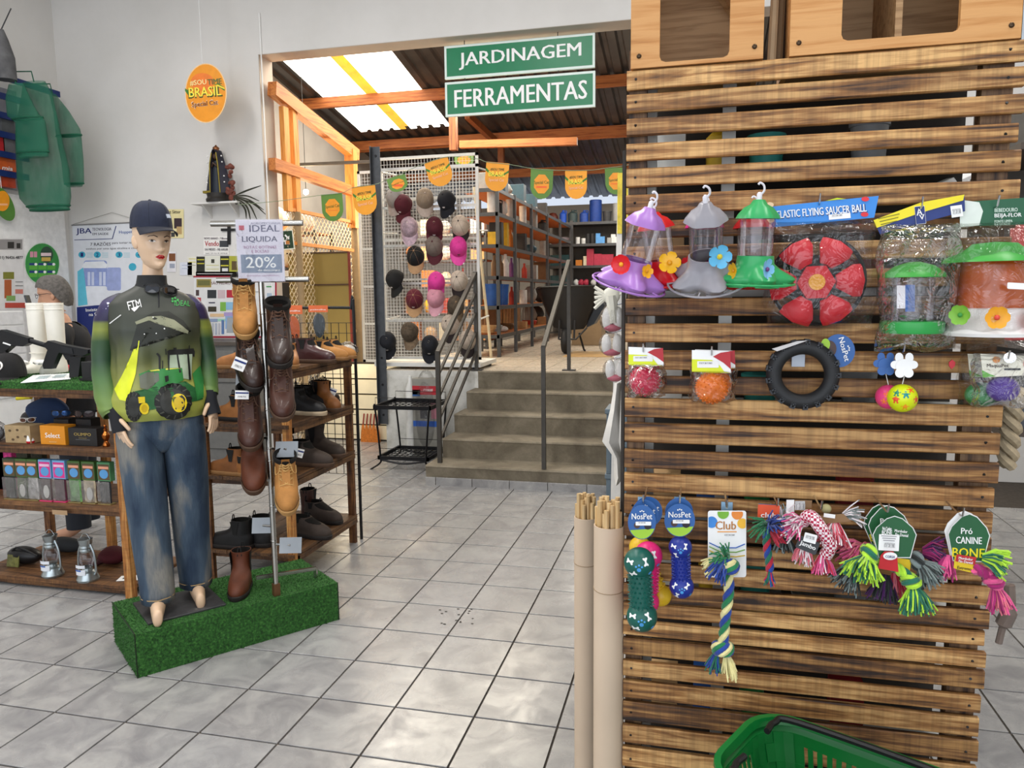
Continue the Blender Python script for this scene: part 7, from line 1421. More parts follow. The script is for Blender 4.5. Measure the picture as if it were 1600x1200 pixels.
for sg in (-1, 1):
    B().loft([[sp_+V(sg*q0, -.05, z), sp_+V(sg*q1, .01, z), sp_+V(sg*q1*.6, .07, z), sp_+V(sg*q0*.6, .0, z)] for z, q0, q1 in ((.09, .055, .15), (H*.4, .05, .125), (H*.65, .045, .095), (H*.86, .025, .045), (H*.92, .01, .025))]).build('mantle', MAN_, t, world=True, smooth=True); B().tube([sp_+V(sg*.058, -.055, .09), sp_+V(sg*.052, -.055, H*.4), sp_+V(sg*.047, -.055, H*.65), sp_+V(sg*.026, -.045, H*.86)], .006, 6).build('gold_trim', GOLD, t, world=True)
    for z, x in ((.2, .10), (.26, .10), (.40, .085), (.46, .08)): B().ell(sp_+V(sg*x, -.035, z), .008, 8, 5).build('white_bead', WHITE, t, world=True)
B().bb(sp_+V(-.155, -.04, .095), sp_+V(-.06, .02, .12)).build('gold_hem', GOLD, t, world=True); B().lathe([(.06, .09), (.055, .2), (.04, H*.6), (.03, H*.72), (.0, H*.74)], sp_, 16).build('robe', P('1c2430', .6), t, world=True, smooth=True); B().ell(sp_+V(0, -.02, H*.80), (.026, .026, .034), 12, 8).build('head', P('3a2418', .5), t, world=True, smooth=True); B().tube([sp_+V(-.03, -.04, H*.62), sp_+V(0, -.06, H*.68), sp_+V(.03, -.04, H*.62)], .012, 7).build('praying_hands', P('3a2418', .5), t, world=True, smooth=True)
B().lathe([(.024, H*.90), (.034, H*.945), (.03, H*.965), (.012, H*.985), (.008, H*1.0), (0, H*1.01)], sp_, 10).build('crown', P('8a5a3a', .3, .8), t, world=True, smooth=True)
fp = V(*atY(362, 312, YW-.15)); fp[2] = zs_; t = thing('dried_bouquet', 'dried bouquet of rusty ribbon and dark palm blades beside the statue', 'bouquet', fp); b = B()
for i in range(26): a = random.random()*6.28; q = fp+V(random.uniform(-.03, .03), random.uniform(-.02, .02), random.uniform(.03, .36)); b.ell(q, (.028, .018, .022), 7, 5, rotm('Y', random.uniform(-60, 60)))
b.build('ribbon_cluster', P('6e3a2e', .7, 0, .4, 30), t, world=True, smooth=True); b = B()
for (x, y), (mx, my) in (((408, 290), (385, 298)), ((405, 314), (385, 306)), ((412, 328), (388, 312)), ((402, 344), (388, 318)), ((392, 346), (385, 322)), ((385, 342), (382, 325)), ((415, 335), (395, 318)), ((372, 318), (368, 317))): pts = bez([fp+V(.02, 0, .05), V(*atY(mx, my, YW-.14)), V(*atY(x, y, YW-.12))], 6); b.tube(pts, [.004+.006*math.sin(PI*i/(len(pts)-1)) for i in range(len(pts))], 4)
b.build('palm_blades', P('2c2c1e', .8), t, world=True, smooth=True)
# oval hanging sign and pennants
OR_, ORT = P('e8941c', .45, 0, .06), Q('e86a2a'); GP = Q('3f7a2a'); YP_ = Q('f0d23a'); DGP = Q('2a4a22')
def logo(pl, cx, cy, w, t, s_=1, l=.002):
    W0 = w; w = w*.86
    pl.poly([(cx-w*.62, cy-w*.02), (cx-w*.5, cy+w*.14), (cx-w*.3, cy+w*.10), (cx-w*.62, cy-w*.10)], GP, t, 'flag_band', l); pl.poly([(cx+w*.3, cy-w*.22), (cx+w*.62, cy-w*.02), (cx+w*.62, cy-w*.12), (cx+w*.42, cy-w*.26)], GP, t, 'flag_band', l); pl.poly([(cx+w*.32, cy-w*.20), (cx+w*.62, cy-w*.07), (cx+w*.62, cy-w*.12), (cx+w*.4, cy-w*.22)], YP_, t, 'flag_stripe', l+.001)
    w = W0
    for d, m_, g in ((.012, DGP, 1.06), (0, Q('f8e24a'), 1)): pl.txt('BRASIL', cx+d*w, cy+d*w*2, w*.86*g, w*.26*g, m_, t, 4, l+.003-.001*(g > 1))
    pl.txt('#SOU', cx-w*.18, cy-w*.24, w*.44, w*.15, Q('f8e8a0'), t, 5, l+.003); pl.txt('TIME', cx+w*.26, cy-w*.27, w*.38, w*.15, Q('4a6a3a'), t, 5, l+.003); pl.txt('Special Cat', cx, cy+w*.34, w*.72, w*.2, Q('f8dcc0'), t, 6, l+.003); pl.txt('Special Cat', cx, cy+w*.34, w*.70, w*.17, Q('7a4a20'), t, 6, l+.004)
OP = PL(atY(322, 145, .75), V(.10, -1, 0)); t = thing('oval_sign', 'orange oval cardboard sign hanging on a thread in front of the white wall', 'sign', OP.p(322, 191)); OP.poly(cpoly(321.5, 145.5, 32.5, 46.5, 40), P('f0c890', .5), t, 'pale_rim', 0, .004); OP.poly(cpoly(321.5, 145.5, 31, 45, 40), OR_, t, 'board', .001); OP.poly(cpoly(316, 128, 18, 14), P('e87a2a', .5), t, 'orange_glow_print', .0014); logo(OP, 320, 143, 58, t); p = OP.p(316, 99); B().cyl(p, V(p[0], p[1], 5.3), .003, n=5).build('thread', Q('e4e4e4'), t, world=True)
YBt = .98
def pennant(lab, cx, y0, w, h, green, tilt=0, fold=0, Y=YBt):
    o = atY(cx, y0, Y); k2 = 1/pxm(cx, y0, Y); c, s2 = math.cos(math.radians(tilt)), math.sin(math.radians(tilt)); pl = PL(o, V(.08*fold, -1, .25*fold)); t = thing('pennant', lab, 'pennant', o, 'pennants on the string')
    T = lambda pts: [(cx+x*c-y*s2, y0+x*s2+y*c) for x, y in pts]; sh = [(-w/2, 0), (w/2, 0), (w/2, h*.58)]+[(w/2*math.cos(a), h*.58+h*.42*math.sin(a)) for a in np.linspace(.2, PI-.2, 9)]+[(-w/2, h*.58)]
    pl.poly(T(sh), P('5a8030', .5, 0, .12, 3) if green else P('e89a24', .5, 0, .12, 3), t, 'cloth', 0, .003)
    if green: pl.poly(T([(x, y+h*.5) for x, y in circ(w*.36, 8, h*.34, PI/8)]), OR_, t, 'lozenge_print', .0012); pl.txt('Special Cat', *T([(0, h*.46)])[0], w*.66, h*.14, Q('6a6a20'), t, -tilt+3, .0026); pl.rect(*T([(-w*.24, h*.58)])[0], *T([(w*.24, h*.62)])[0], Q('e8602a'), t, 'print', .002)
    else: pl.poly(T([(-w/2, h*.20), (-w*.2, h*.42), (w*.2, h*.42), (w/2, h*.24), (w/2, h*.32), (w*.2, h*.48), (-w*.25, h*.48), (-w/2, h*.30)]), GP, t, 'flag_band', .001); pl.txt('BRASIL', *T([(0, h*.40)])[0], w*.72, h*.17, Q('f4e04a'), t, -tilt+3, .003); pl.txt('#SOU TIME', *T([(0, h*.24)])[0], w*.6, h*.09, DGP, t, -tilt+3, .003); pl.txt('Special Cat', *T([(0, h*.62)])[0], w*.66, h*.13, Q('f0b890'), t, -tilt+3, .003)
    return t
pennant('green pennant hanging nearest the statue', 518, 303, 33, 43, True, -4); pennant('orange pennant hanging beside the steel post, second from the statue', 568, 291, 36, 45, False, -6)
pennant('green pennant folded back over the grey cap', 618, 276, 30, 24, True, -18, 1); pennant('orange pennant tilted in front of the top of the cap display', 681, 250, 38, 42, False, -16); pennant('orange pennant right of the cap display', 778, 254, 36, 45, False, 5); pennant('green pennant between the two orange ones on the right', 847, 264, 35, 47, True, 2); pennant('orange pennant over the blue cans', 900, 266, 34, 45, False, 0); pennant('green pennant nearest the slatted panel', 962, 262, 34, 42, True, -2); pennant('dark green pennant far behind the cap display', 725, 240, 30, 20, True, 0, 0, 3.2)
tag(B().tube(bez([atY(x, y, YBt-.003) for x, y in ((372, 320), (436, 314), (501, 305), (535, 301), (552, 293), (586, 288), (604, 281), (632, 269), (662, 256), (700, 245), (745, 248), (760, 253), (796, 257), (830, 263), (865, 266), (918, 266), (945, 263), (984, 257), (1040, 240))], 4), .003, 5).build('pennant_string', Q('8a9a7a'), None), 'thin string carrying the pennants across the wide opening', 'string')
# shop section signs
SG = P('0c7a50', .35, 0, .04); YS = 1.33
for w_, q, lab in (('JARDINAGEM', [(694, 72), (929.5, 51.5), (929.5, 105), (695, 124)], 'green sign with white lettering for gardening, upper of the two'), ('FERRAMENTAS', [(695, 127), (930, 112.5), (930, 168), (697.5, 181.5)], 'green sign with white lettering for tools, lower of the two')):
    ps = [atY(x, y, YS) for x, y in q]; x0, x1 = ps[0][0], ps[1][0]; z1_, z0_ = (ps[0][2]+ps[1][2])/2, (ps[2][2]+ps[3][2])/2; t = thing('section_sign', lab, 'sign', ((x0+x1)/2, YS, z0_), 'section signs in the opening'); B().bb((x0, YS, z0_), (x1, YS+.03, z1_)).build('white_border', P('dfeee8', .4, var=.02), t, world=True); e = .022
    B().bb((x0+e, YS-.002, z0_+e), (x1-e, YS, z1_-e)).build('green_face', SG, t, world=True); big = w_ == 'FERRAMENTAS'; text(w_, ((x0+x1)/2+.01, YS-.0035, (z0_+z1_)/2), X1, Z1, (x1-x0)*(.88 if big else .81), (z1_-z0_)*.52, P('f4f4f4', .4, var=.02), t)
    for xx in (x0+.2, x1-.35): B().cyl((xx, YS+.015, z1_), (xx, YS+.015, z1_+.045 if big else ZH), .004, n=6).build('hanger', DKGREY, t, world=True)
t = thing('exit_sign', 'dark green stair exit sign with a white arrow beside the opening', 'sign', atY(450, 392, 1.47)); EP = PL(atY(450, 376, 1.47), (.1, -1, 0)); q = atY(440, 376, 1.48); B().bb((XJ-.02, 1.455, q[2]-.02), (q[0]+.03, 1.475, q[2]+.02)).build('bracket', DKGREY, t, world=True); EP.poly([(437, 360), (457, 359), (460.5, 389), (437, 391)], P('e0e0d0', .5), t, 'border', 0, .004); EP.poly([(437, 361.5), (456, 360.5), (459, 387.5), (437, 389.5)], P('183a20', .5), t, 'panel', .001); EP.poly([(440, 371), (444, 371), (444, 375), (448, 375), (448, 379), (453, 379), (453, 382), (445, 382), (445, 378), (440.5, 378)], WHITE, t, 'stair_symbol', .002); EP.poly([(446, 366), (450, 370), (452, 368), (452, 374), (446, 374), (448, 372), (444.5, 368)], WHITE, t, 'arrow_symbol', .002)
# ---------------------------------------------------------------- left wall
PLW = PL((-4.596, 0, 0), (1, 0, 0))
poster('poster', 'tall white pet poster with a phone number on the left wall', -6, 372, 37, 496, 'd6d4d2', [(-6, 374, 35, 390, '8e8a88'), (12, 378, 22, 388, '2a2622'), (26, 380, 32, 388, '2a2622'), ('(11) 96426-4877', 17, 403, 38, 6, '24242a'), (5, 425, 22, 436, '7a7a2a'), (7, 437, 18, 466, 'a8582a'), (24, 440, 36, 441, '6a6a6a'), (24, 446, 36, 447, '6a6a6a'), (24, 452, 36, 459, 'c87a6a'), (10, 462, 24, 470, '7aa05a'), (8, 473, 41, 481, 'b84a3a')], 'poster', PLW)
t = thing('round_poster', 'round green price poster on the left wall', 'poster', PLW.p(66, 440)); EL = [(66+27.5*math.cos(a), 412+33*math.sin(a)) for a in [2*PI*i/36 for i in range(36)]]; PLW.poly(EL, P('c8d8c8', .5), t, 'pale_rim', .002); PLW.poly([(66+(x-66)*.96, 412+(y-412)*.96) for x, y in EL], P('2f8a3a', .5), t, 'disc', .003); PLW.poly(cpoly(73, 398, 10, 13), Q('2c4a34'), t, 'badge_print', .004); PLW.rect(64, 395, 80, 400, Q('e0c8c8'), t, 'badge_text', .005); PLW.rect(65, 402, 79, 408, Q('c8a84a'), t, 'badge_text', .005)
for i in range(2):
    for j in range(3): PLW.rect(46+14*j, 411+12*i, 60+14*j-1.5, 421+12*i, Q('5aa83a'), t, 'price_cell', .004); PLW.rect(46+14*j, 411+12*i, 54+14*j, 414.5+12*i, NAVY, t, 'price_print', .005); PLW.poly(cpoly(56+14*j, 413+12*i, 2.4, 2.2, 10), WHITE, t, 'price_disc', .005)
for x in (47, 53): PLW.rect(x, 393, x+5, 402, Q('c88a9a'), t, 'pet_print', .004)
t = thing('drawer_tower', 'white plastic drawer tower against the left wall below the pet poster', 'drawers', (-4.4, .2, 0)); dt = atX(14, 486, -4.3); B().bb((-4.59, dt[1]-.25, 0), (-4.3, dt[1]+.16, dt[2]), .01).build('carcass', WHITE, t, world=True)
for i in range(6): z = dt[2]-.14*(i+1); B().bb((-4.3, dt[1]-.23, z+.012), (-4.285, dt[1]+.14, z+.13), .004).build('drawer', P('dedede', .4), t, world=True)
BL = P('1a2f6a', .4, .2); t = thing('blue_wall_rack', 'navy steel slat rack of packaged goods high on the left wall', 'rack', (-4.6, -.3, 2.6)); XB = -4.5
for k, (ya, xe, ye) in enumerate(((119, 93, 149), (149, 45, 163), (179, 45, 194), (209, 45, 222), (240, 45, 252), (270, 45, 281))):
    a, e = atX(0, ya, XB), atX(xe, ye, XB); B().bb((XB-.01, -1.6, a[2]-.03), (XB+.01, e[1], a[2]+.03)).build('blue_bar', BL, t, world=True)
B().bb((-4.65, -1.6, atX(0, 290, XB)[2]), (-4.62, atX(45, 200, XB)[1], atX(0, 130, XB)[2])).build('back_sheet', Q('8a8a90'), t, world=True); B().bb((-4.65, -1.6, .9), (-4.60, 1.1, atX(0, 298, XB)[2])).build('white_board', P('e0dfdd', .6), t, world=True)
for lab, x0, y0, x1, y1, cc in (('orange carton with white lettering low on the navy wall rack', 0, 249, 24, 270, 'b8501c'), ('red carton under the orange one on the navy wall rack', 4, 279, 24, 291, 'a83a1c'), ('red packet on the navy wall rack above the orange carton', -3, 213, 6, 240, 'a81c24'), ('grey blister pack beside the red packet on the navy wall rack', 7, 218, 24, 242, '5a5a5c'), ('black and white pack on the middle bars of the navy wall rack', 4, 186, 22, 210, '4a4c4e')):
    a, e = atX(x0, y1, XB-.02), atX(x1, y0, XB-.02); o = thing('carton' if 'carton' in lab else 'blister_pack', lab, 'package', (XB-.05, (a[1]+e[1])/2, a[2]), 'goods on the navy wall rack'); B().bb((XB-.09, a[1], a[2]), (XB-.02, e[1], e[2])).build('box', P(cc, .5, 0, .2, 12), o, world=True)
    if 'lettering' in lab: PL((XB-.018, 0, 0), (1, 0, 0)).txt('mia', 12, 263, 16, 6, WHITE, o, -8)
NET = NT('green_net'); _t = NET.new('ShaderNodeBsdfTransparent'); _m = NET.new('ShaderNodeMixShader'); _n = NET.noise(NET.coord('Object', (5, 5, 2)), 1.5, 3); _r = NET.ramp(_n, [(.3, (.42, .42, .42)), (.7, (.70, .70, .70))]); NET.link(_r, _m.inputs[0]); NET.link(_t.outputs[0], _m.inputs[1]); NET.link(NET.p.outputs[0], _m.inputs[2]); NET.link(_m.outputs[0], NET.out.inputs['Surface']); NET.p.inputs['Base Color'].default_value = (*lin('1c6a50'), 1); NET.set(Roughness=.8); NET = NET.m; NETR = P('14573f', .7)
def net(lab, prof, Y, hoops, flat=.35):
    """prof: (pixel row, left, right) of the hanging sack"""
    c0 = atY((prof[-1][1]+prof[-1][2])/2, prof[-1][0], Y); t = thing('net_sack', lab, 'net', c0, 'green net sacks'); rings = []
    rows_ = [(y, np.interp(y, [q[0] for q in prof], [q[1] for q in prof]), np.interp(y, [q[0] for q in prof], [q[2] for q in prof])) for y in np.linspace(prof[0][0], prof[-1][0], 22)]
    def rg(y, xl_, xr): a, e = atY(xl_, y, Y), atY(xr, y, Y); c = (a+e)/2; w = (e[0]-a[0])/2; return [c+V(w*math.cos(q), max(.03, w*flat)*math.sin(q)*(1+.1*math.sin(3*q+y*.1)), 0) for q in [2*PI*i/24 for i in range(24)]]
    B().loft([rg(*r) for r in rows_], False, False).build('netting', NET, t, world=True, smooth=True, ang=180)
    for y in hoops: B().tube(rg(y, np.interp(y, [q[0] for q in prof], [q[1] for q in prof]), np.interp(y, [q[0] for q in prof], [q[2] for q in prof])), .010, 6, closed=True).build('hoop', NETR, t, world=True, smooth=True)
    a = atY((prof[0][1]+prof[0][2])/2, prof[0][0], Y); B().tube([a, a+V(-.02, 0, .10), V(XB, a[1], a[2]+.12)], .006, 5).build('hanging_cord', NETR, t, world=True); return t
net('green net sack with a square label, longest of the three hanging by the wall rack', [(128, 36, 70), (150, 34, 82), (200, 25, 92), (270, 27, 108), (310, 32, 110), (328, 48, 107)], .42, (322, 328), .3); net('small green net sack in front of the longest one', [(131, 14, 36), (150, 9, 45), (180, 12, 60), (188, 24, 70), (230, 26, 76), (246, 30, 75)], .25, (238, 185), .3); net('green net sack nearest the corner of the two white walls', [(147, 78, 86), (175, 84, 108), (205, 87, 126), (250, 96, 130), (285, 100, 131), (292, 106, 128)], .62, (212, 287), .3)
u = thing('closed_umbrella', 'closed dark grey parasol hanging at the frame edge above the navy rack', 'umbrella', atX(4, 130, -4.42)); a, e = atX(2, 46, -4.3), atX(10, 125, -4.3); B().tube([a, a+(e-a)*.2, a+(e-a)*.55, e], [.02, .05, .09, .09], 14).build('folded_cloth', P('5a5a5c', .8, 0, .3, 9), u, world=True, smooth=True); B().cyl(a, a+V(.03, .1, .22), .006, n=6).build('tip', DKGREY, u, world=True)
OPL = PL((-4.52, 0, 0), (1, 0, 0)); t = thing('oval_sign', 'green and orange oval sign hanging at the frame edge below the navy rack', 'sign', OPL.p(8, 345)); OPL.poly([(5+18*math.cos(a)+.35*15*math.sin(a), 318+26*math.sin(a)+8*math.cos(a)) for a in [2*PI*i/30 for i in range(30)]], P('4a7a2a', .5), t, 'board', 0, .005); OPL.poly(cpoly(4, 314, 11, 16), OR_, t, 'lozenge_print', .002); OPL.rect(-4, 318, 12, 321, Q('f0b080'), t, 'print', .003); p = OPL.p(2, 294); B().cyl(p, p+V(0, 0, .5), .003, n=5).build('thread', Q('d8d8d8'), t, world=True)
# ---------------------------------------------------------------- handrails
RAILM = P('4a4743', .5, .5, .12)
t = thing('handrail', 'dark steel handrail with four sloping bars at the left of the steps', 'handrail', (-.03, .25, .175)); xr = -.04
a0 = V(xr, .26, .175); b0 = V(xr, 1.46, .875); za, zb = atX(683, 540, xr)[2], atX(752, 412, xr)[2]; za = max(za, .175+.9)
def bar(p, q, w=.034, nm='bar', tt=None): return beam(p, q, w, w, RAILM, nm, tt or t)
bar(a0, a0+V(0, 0, .98), .036, 'post'); bar(b0, b0+V(0, 0, 1.0), .036, 'post'); bar(a0+V(0, 0, .97), b0+V(0, 0, .985), .036, 'top_rail')
for f in (.80, .60, .40, .20): bar(a0+V(0, 0, .97*f), b0+V(0, 0, .985*f), .022)
B().box(b0+V(0, 0, .006), (.12, .08, .012)).build('base_plate', RAILM, t, world=True)
t = thing('handrail', 'slim dark steel handrail of two posts in the middle of the steps', 'handrail', (.9, .22, .175)); a0 = V(*atZ(850, 733, .177)); b0 = V(*atZ(889, 579, .877)); za = atY(848, 541, a0[1])[2]; zb = atY(889, 408, b0[1])[2]
bar(a0, V(a0[0], a0[1], za), .034, 'post'); bar(b0, V(b0[0], b0[1], zb), .034, 'post'); bar(V(a0[0], a0[1], za-.01), V(b0[0], b0[1], zb), .034, 'top_rail'); B().box(b0+V(0, 0, .006), (.13, .08, .012)).build('base_plate', RAILM, t, world=True)
# ---------------------------------------------------------------- cap display
WM = P('d4d4d0', .5, .2, .04); YC = 1.62; zc0 = .885
cdp = thing('cap_display', 'tall white wire mesh display hung with caps at the edge of the raised floor', 'display stand', (-.47, YC+.2, .88))
def meshpanel(x0, x1, z0, z1, Y, nm, dx=.036, w=.0035, fw=.03):
    b = B()
    for x, z, s_ in (((x0+x1)/2, z0, 0), ((x0+x1)/2, z1, 0), (x0, (z0+z1)/2, 1), (x1, (z0+z1)/2, 1)): b.box((x, Y, z), (fw, fw*.7, z1-z0+fw) if s_ else (x1-x0+fw, fw*.7, fw))
    for k in range(1, 5): b.box(((x0+x1)/2, Y+.012, z0+(z1-z0)*(.0+k*.2)), (x1-x0, .012, fw*.8))
    b.build(nm+'_frame', WM, cdp, world=True); b = B()
    for i in range(1, int((x1-x0)/dx)): b.box((x0+i*dx, Y, (z0+z1)/2), (w, w, z1-z0))
    for i in range(1, int((z1-z0)/dx)): b.box(((x0+x1)/2, Y+w, z0+i*dx), (x1-x0, w, w))
    stuff(b.build(nm+'_wires', WM, cdp, world=True))
pa, pb_ = atY(603, 576, YC), atY(745, 258, YC); qa, qb_ = atY(592, 560, YC+.38), atY(744, 240, YC+.38)
meshpanel(pa[0], pb_[0], zc0+.10, pb_[2], YC, 'front_panel'); meshpanel(qa[0]-.02, qb_[0], zc0+.06, qb_[2], YC+.40, 'rear_panel')
for x in (pa[0]+.01, pb_[0]-.01):
    for z in (pb_[2]-.02, pb_[2]-.65, zc0+.5): B().tube([(x, YC, z), (x, YC+.40, z+.03)], .009, 6).build('spacer_rod', WM, cdp, world=True)
B().bb((pa[0]-.06, YC-.16, zc0+.02), (pb_[0]+.05, YC+.48, zc0+.06)).build('base_tray', WM, cdp, world=True)
for x in (pa[0]+.02, pb_[0]-.02):
    for y in (YC-.1, YC+.42): B().box((x, y, zc0+.006), (.05, .05, .03)).build('foot', DKGREY, cdp, world=True)
pl_ = thing('wire_mesh_panel', 'narrow white wire mesh panel standing behind the steel post', 'mesh panel', (-1.15, 2.25, .875)); a, e = atY(570, 560, 2.25), atY(596, 268, 2.25); svc = cdp; cdp = pl_; meshpanel(a[0], e[0], .89, e[2], 2.25, 'side'); [B().bb((x-.015, 2.24, 0), (x+.015, 2.26, .9)).build('leg', WM, pl_, world=True) for x in (a[0], e[0])]; cdp = svc
CC = dict(grey=('8f8b88', '9a8e88'), sand=('8a7a68', 'a89a90'), navy=('15171e', '14161e'), floral=('b09aa4', 'c0a8b4'), wine=('4e1622', '521824'), taupe=('6e625a', '4a1620'), pink=('d0388e', 'd84a9a'), black=('141414', '141414'), blacktan=('161616', 'a88460'), winetan=('5a1826', 'b08a62'), rose=('c88a98', 'd09aa6'), camo=('4e4234', '6e5c48'), beige=('b8a898', '241a1a'))
caps = [('grey', 619, 312, 46, 'grey cap under the folded green pennant'), ('wine', 632, 322, 40, 'wine visor cap tucked behind the grey one'), ('sand', 664, 312, 46, 'sand mesh-back cap in the top row'), ('navy', 700, 316, 48, 'navy cap at the right of the top row'), ('floral', 640, 356, 42, 'pale floral cap in the second row'), ('wine', 679, 356, 46, 'deep wine cap in the middle of the second row'), ('beige', 720, 354, 44, 'beige cap with a dark visor in the second row'), ('blacktan', 650, 402, 48, 'black cap with a tan visor in the third row'), ('taupe', 679, 386, 42, 'taupe cap with a wine visor in the third row'), ('pink', 716, 387, 46, 'bright pink cap at the right of the third row'), ('black', 621, 438, 44, 'black cap with a round white badge, fourth row'), ('pink', 682, 442, 44, 'bright pink cap with a dark round badge, fourth row'), ('beige', 718, 440, 44, 'beige mesh-back cap with a brown net, fourth row'), ('winetan', 648, 468, 46, 'wine cap with a tan visor, fifth row'), ('rose', 682, 466, 38, 'pale rose cap below the bright pink one'), ('camo', 712, 478, 48, 'brown camouflage cap behind the handrail'), ('camo', 642, 520, 46, 'brown camouflage cap with a foil sticker, lowest row'), ('navy', 606, 534, 46, 'navy cap hanging sideways by the steel post'), ('navy', 672, 540, 42, 'navy cap behind the handrail post, lowest row'), ('beige', 706, 508, 44, 'dark cap with a beige panel behind the handrail'), ('beige', 732, 532, 44, 'grey cap with a wine visor behind the handrail, lowest')]
for i, (kc, px_, py_, sz, lab) in enumerate(caps):
    Yc = YC-.11-.012*(i % 3); p = V(*atY(px_, py_, Yc)); t = thing('cap', lab, 'cap', p-V(0, 0, .08), 'caps on the wire display'); R = rotm('Z', random.uniform(-22, 22))@rotm('X', 62+random.uniform(-8, 8))@rotm('Y', random.uniform(-10, 10)); c1, c2 = CC[kc]
    capmesh(t, p, R@rotm('X', 0), P(c1, .85, 0, .35 if kc in ('camo', 'floral') else .1, 30), P(c2, .85, 0, .3 if kc in ('camo', 'floral') else .1, 30), 1.08)
    B().tube([p+V(0, .06, .03), V(p[0], YC, p[2]+.05)], .003, 5).build('display_hook', WM, t, world=True)
    if kc in ('black', 'navy', 'pink', 'wine', 'winetan'): B().ell(p+R@V(.0, -.102, .05), (.017, .004, .017), 12, 6, R@rotm('X', -20)).build('round_badge', P('c8c0c0' if kc != 'pink' else '4a3a20', .5), t, world=True, smooth=True)
    if kc in ('grey', 'wine', 'navy', 'rose', 'pink'): B().ell(p+R@V(.045, -.165, -.022), (.011, .011, .003), 10, 5, R).build('visor_sticker', WHITE, t, world=True)
# ---------------------------------------------------------------- two-tier wire trolley and goods by the platform
CBK = P('17171a', .4, .4, .1); cx0, cx1 = atY(586, 625, .62)[0], atY(672, 625, .62)[0]; cy0, cy1 = .60, 1.10; t = thing('wire_trolley', 'black two-tier steel trolley with splayed legs beside the steps', 'trolley', ((cx0+cx1)/2, (cy0+cy1)/2, 0))
ztt, zbb = atY(620, 637, cy0)[2], atY(620, 716, cy0)[2]
for y in (cy0, cy1):
    for sg, x in ((-1, cx0), (1, cx1)): B().tube(bez([V(x, y, ztt+.03), V(x-sg*.02, y, ztt-.15), V(x-sg*.045, y, zbb+.02), V(x-sg*.04, y, zbb-.05), V(x+sg*.06, y, 0)], 6), .014, 8, flat=.6).build('leg', CBK, t, world=True, smooth=True)
    B().tube(bez([V(cx0+.045, y, zbb-.02), V((cx0+cx1)/2, y, zbb-.05), V(cx1-.045, y, zbb-.02)], 6), .010, 6).build('stretcher', CBK, t, world=True, smooth=True)
for z, nm, e in ((ztt, 'upper_tray', 0), (zbb, 'lower_tray', .03)):
    b = B(); x0, x1 = cx0+e, cx1-e
    for p, q in (((x0, cy0), (x1, cy0)), ((x1, cy0), (x1, cy1)), ((x1, cy1), (x0, cy1)), ((x0, cy1), (x0, cy0))): b.box(((p[0]+q[0])/2, (p[1]+q[1])/2, z), (abs(p[0]-q[0])+.02, abs(p[1]-q[1])+.02, .035))
    b.build(nm, CBK, t, world=True); b = B()
    for k in range(1, 9): b.box((x0+(x1-x0)*k/9, (cy0+cy1)/2, z-.005), (.006, cy1-cy0, .006))
    for k in range(1, 6): b.box(((x0+x1)/2, cy0+(cy1-cy0)*k/6, z-.01), (x1-x0, .006, .006))
    stuff(b.build(nm+'_wires', CBK, t, world=True)); b = B()
    for y in (cy0, cy1): b.tube([(x0+.01, y, z+.01), (x0+.01, y, z+.09), (x1-.01, y, z+.09), (x1-.01, y, z+.01)], .003, 5)
    b.build(nm+'_rail', CBK, t, world=True)
def pbox(name, lab, cat, px0, py0, px1, py1, Y, d, c, grp=None, z=None, extra=()):
    a, e = atY(px0, py1, Y), atY(px1, py0, Y); z0 = a[2] if z is None else z; o = thing(name, lab, cat, ((a[0]+e[0])/2, Y+d/2, z0), grp); B().bb((a[0], Y, z0), (e[0], Y+d, e[2]), .004).build('carton_body', P(c, .55, 0, .08), o, world=True)
    for (u0, v0, u1, v1, cc) in extra: B().bb((a[0]+(e[0]-a[0])*u0, Y-.0012, z0+(e[2]-z0)*v0), (a[0]+(e[0]-a[0])*u1, Y, z0+(e[2]-z0)*v1)).build('front_print', Q(cc), o, world=True)
    return o, a, e
o, a, e = pbox('feed_sack', 'clear wrapped sack with a red band and blue emblem, behind the trolley', 'sack', 645, 592, 682, 640, 1.18, .12, '8a8880', z=.0, extra=((.0, .80, 1, .91, 'b02430'), (.0, .78, .32, .86, '2a5a9a'), (0, .40, 1, .47, '2a5ab0'), (.3, .5, .6, .7, '4a4a4c'), (.75, .5, 1, .75, 'b87a88'))); text('CORRE', ((a[0]+e[0])/2+.04, 1.1785, e[2]*.855), X1, Z1, .10, .03, WHITE, o); B().ell(((a[0]+e[0])/2, 1.24, e[2]*.55), ((e[0]-a[0])*.56, .09, e[2]*.56), 20, 14).build('clear_wrap', FILM, o, world=True, smooth=True, ang=180)
for lab, x0, x1 in (('white plastic jug left of the wrapped sack behind the trolley', 634, 645), ('white plastic bottle right of the wrapped sack behind the trolley', 683, 692)): a, e = atY(x0, 690, 1.25), atY(x1, 588, 1.25); w = (e[0]-a[0])/2; tag(B().lathe([(0, 0), (w, 0), (w*1.05, .05), (w, e[2]*.85), (w*.4, e[2]*.93), (w*.4, e[2]), (0, e[2])], ((a[0]+e[0])/2, 1.29, 0), 14).build('plastic_bottle', P('e0e0dc', .35), None, smooth=True), lab, 'bottle')
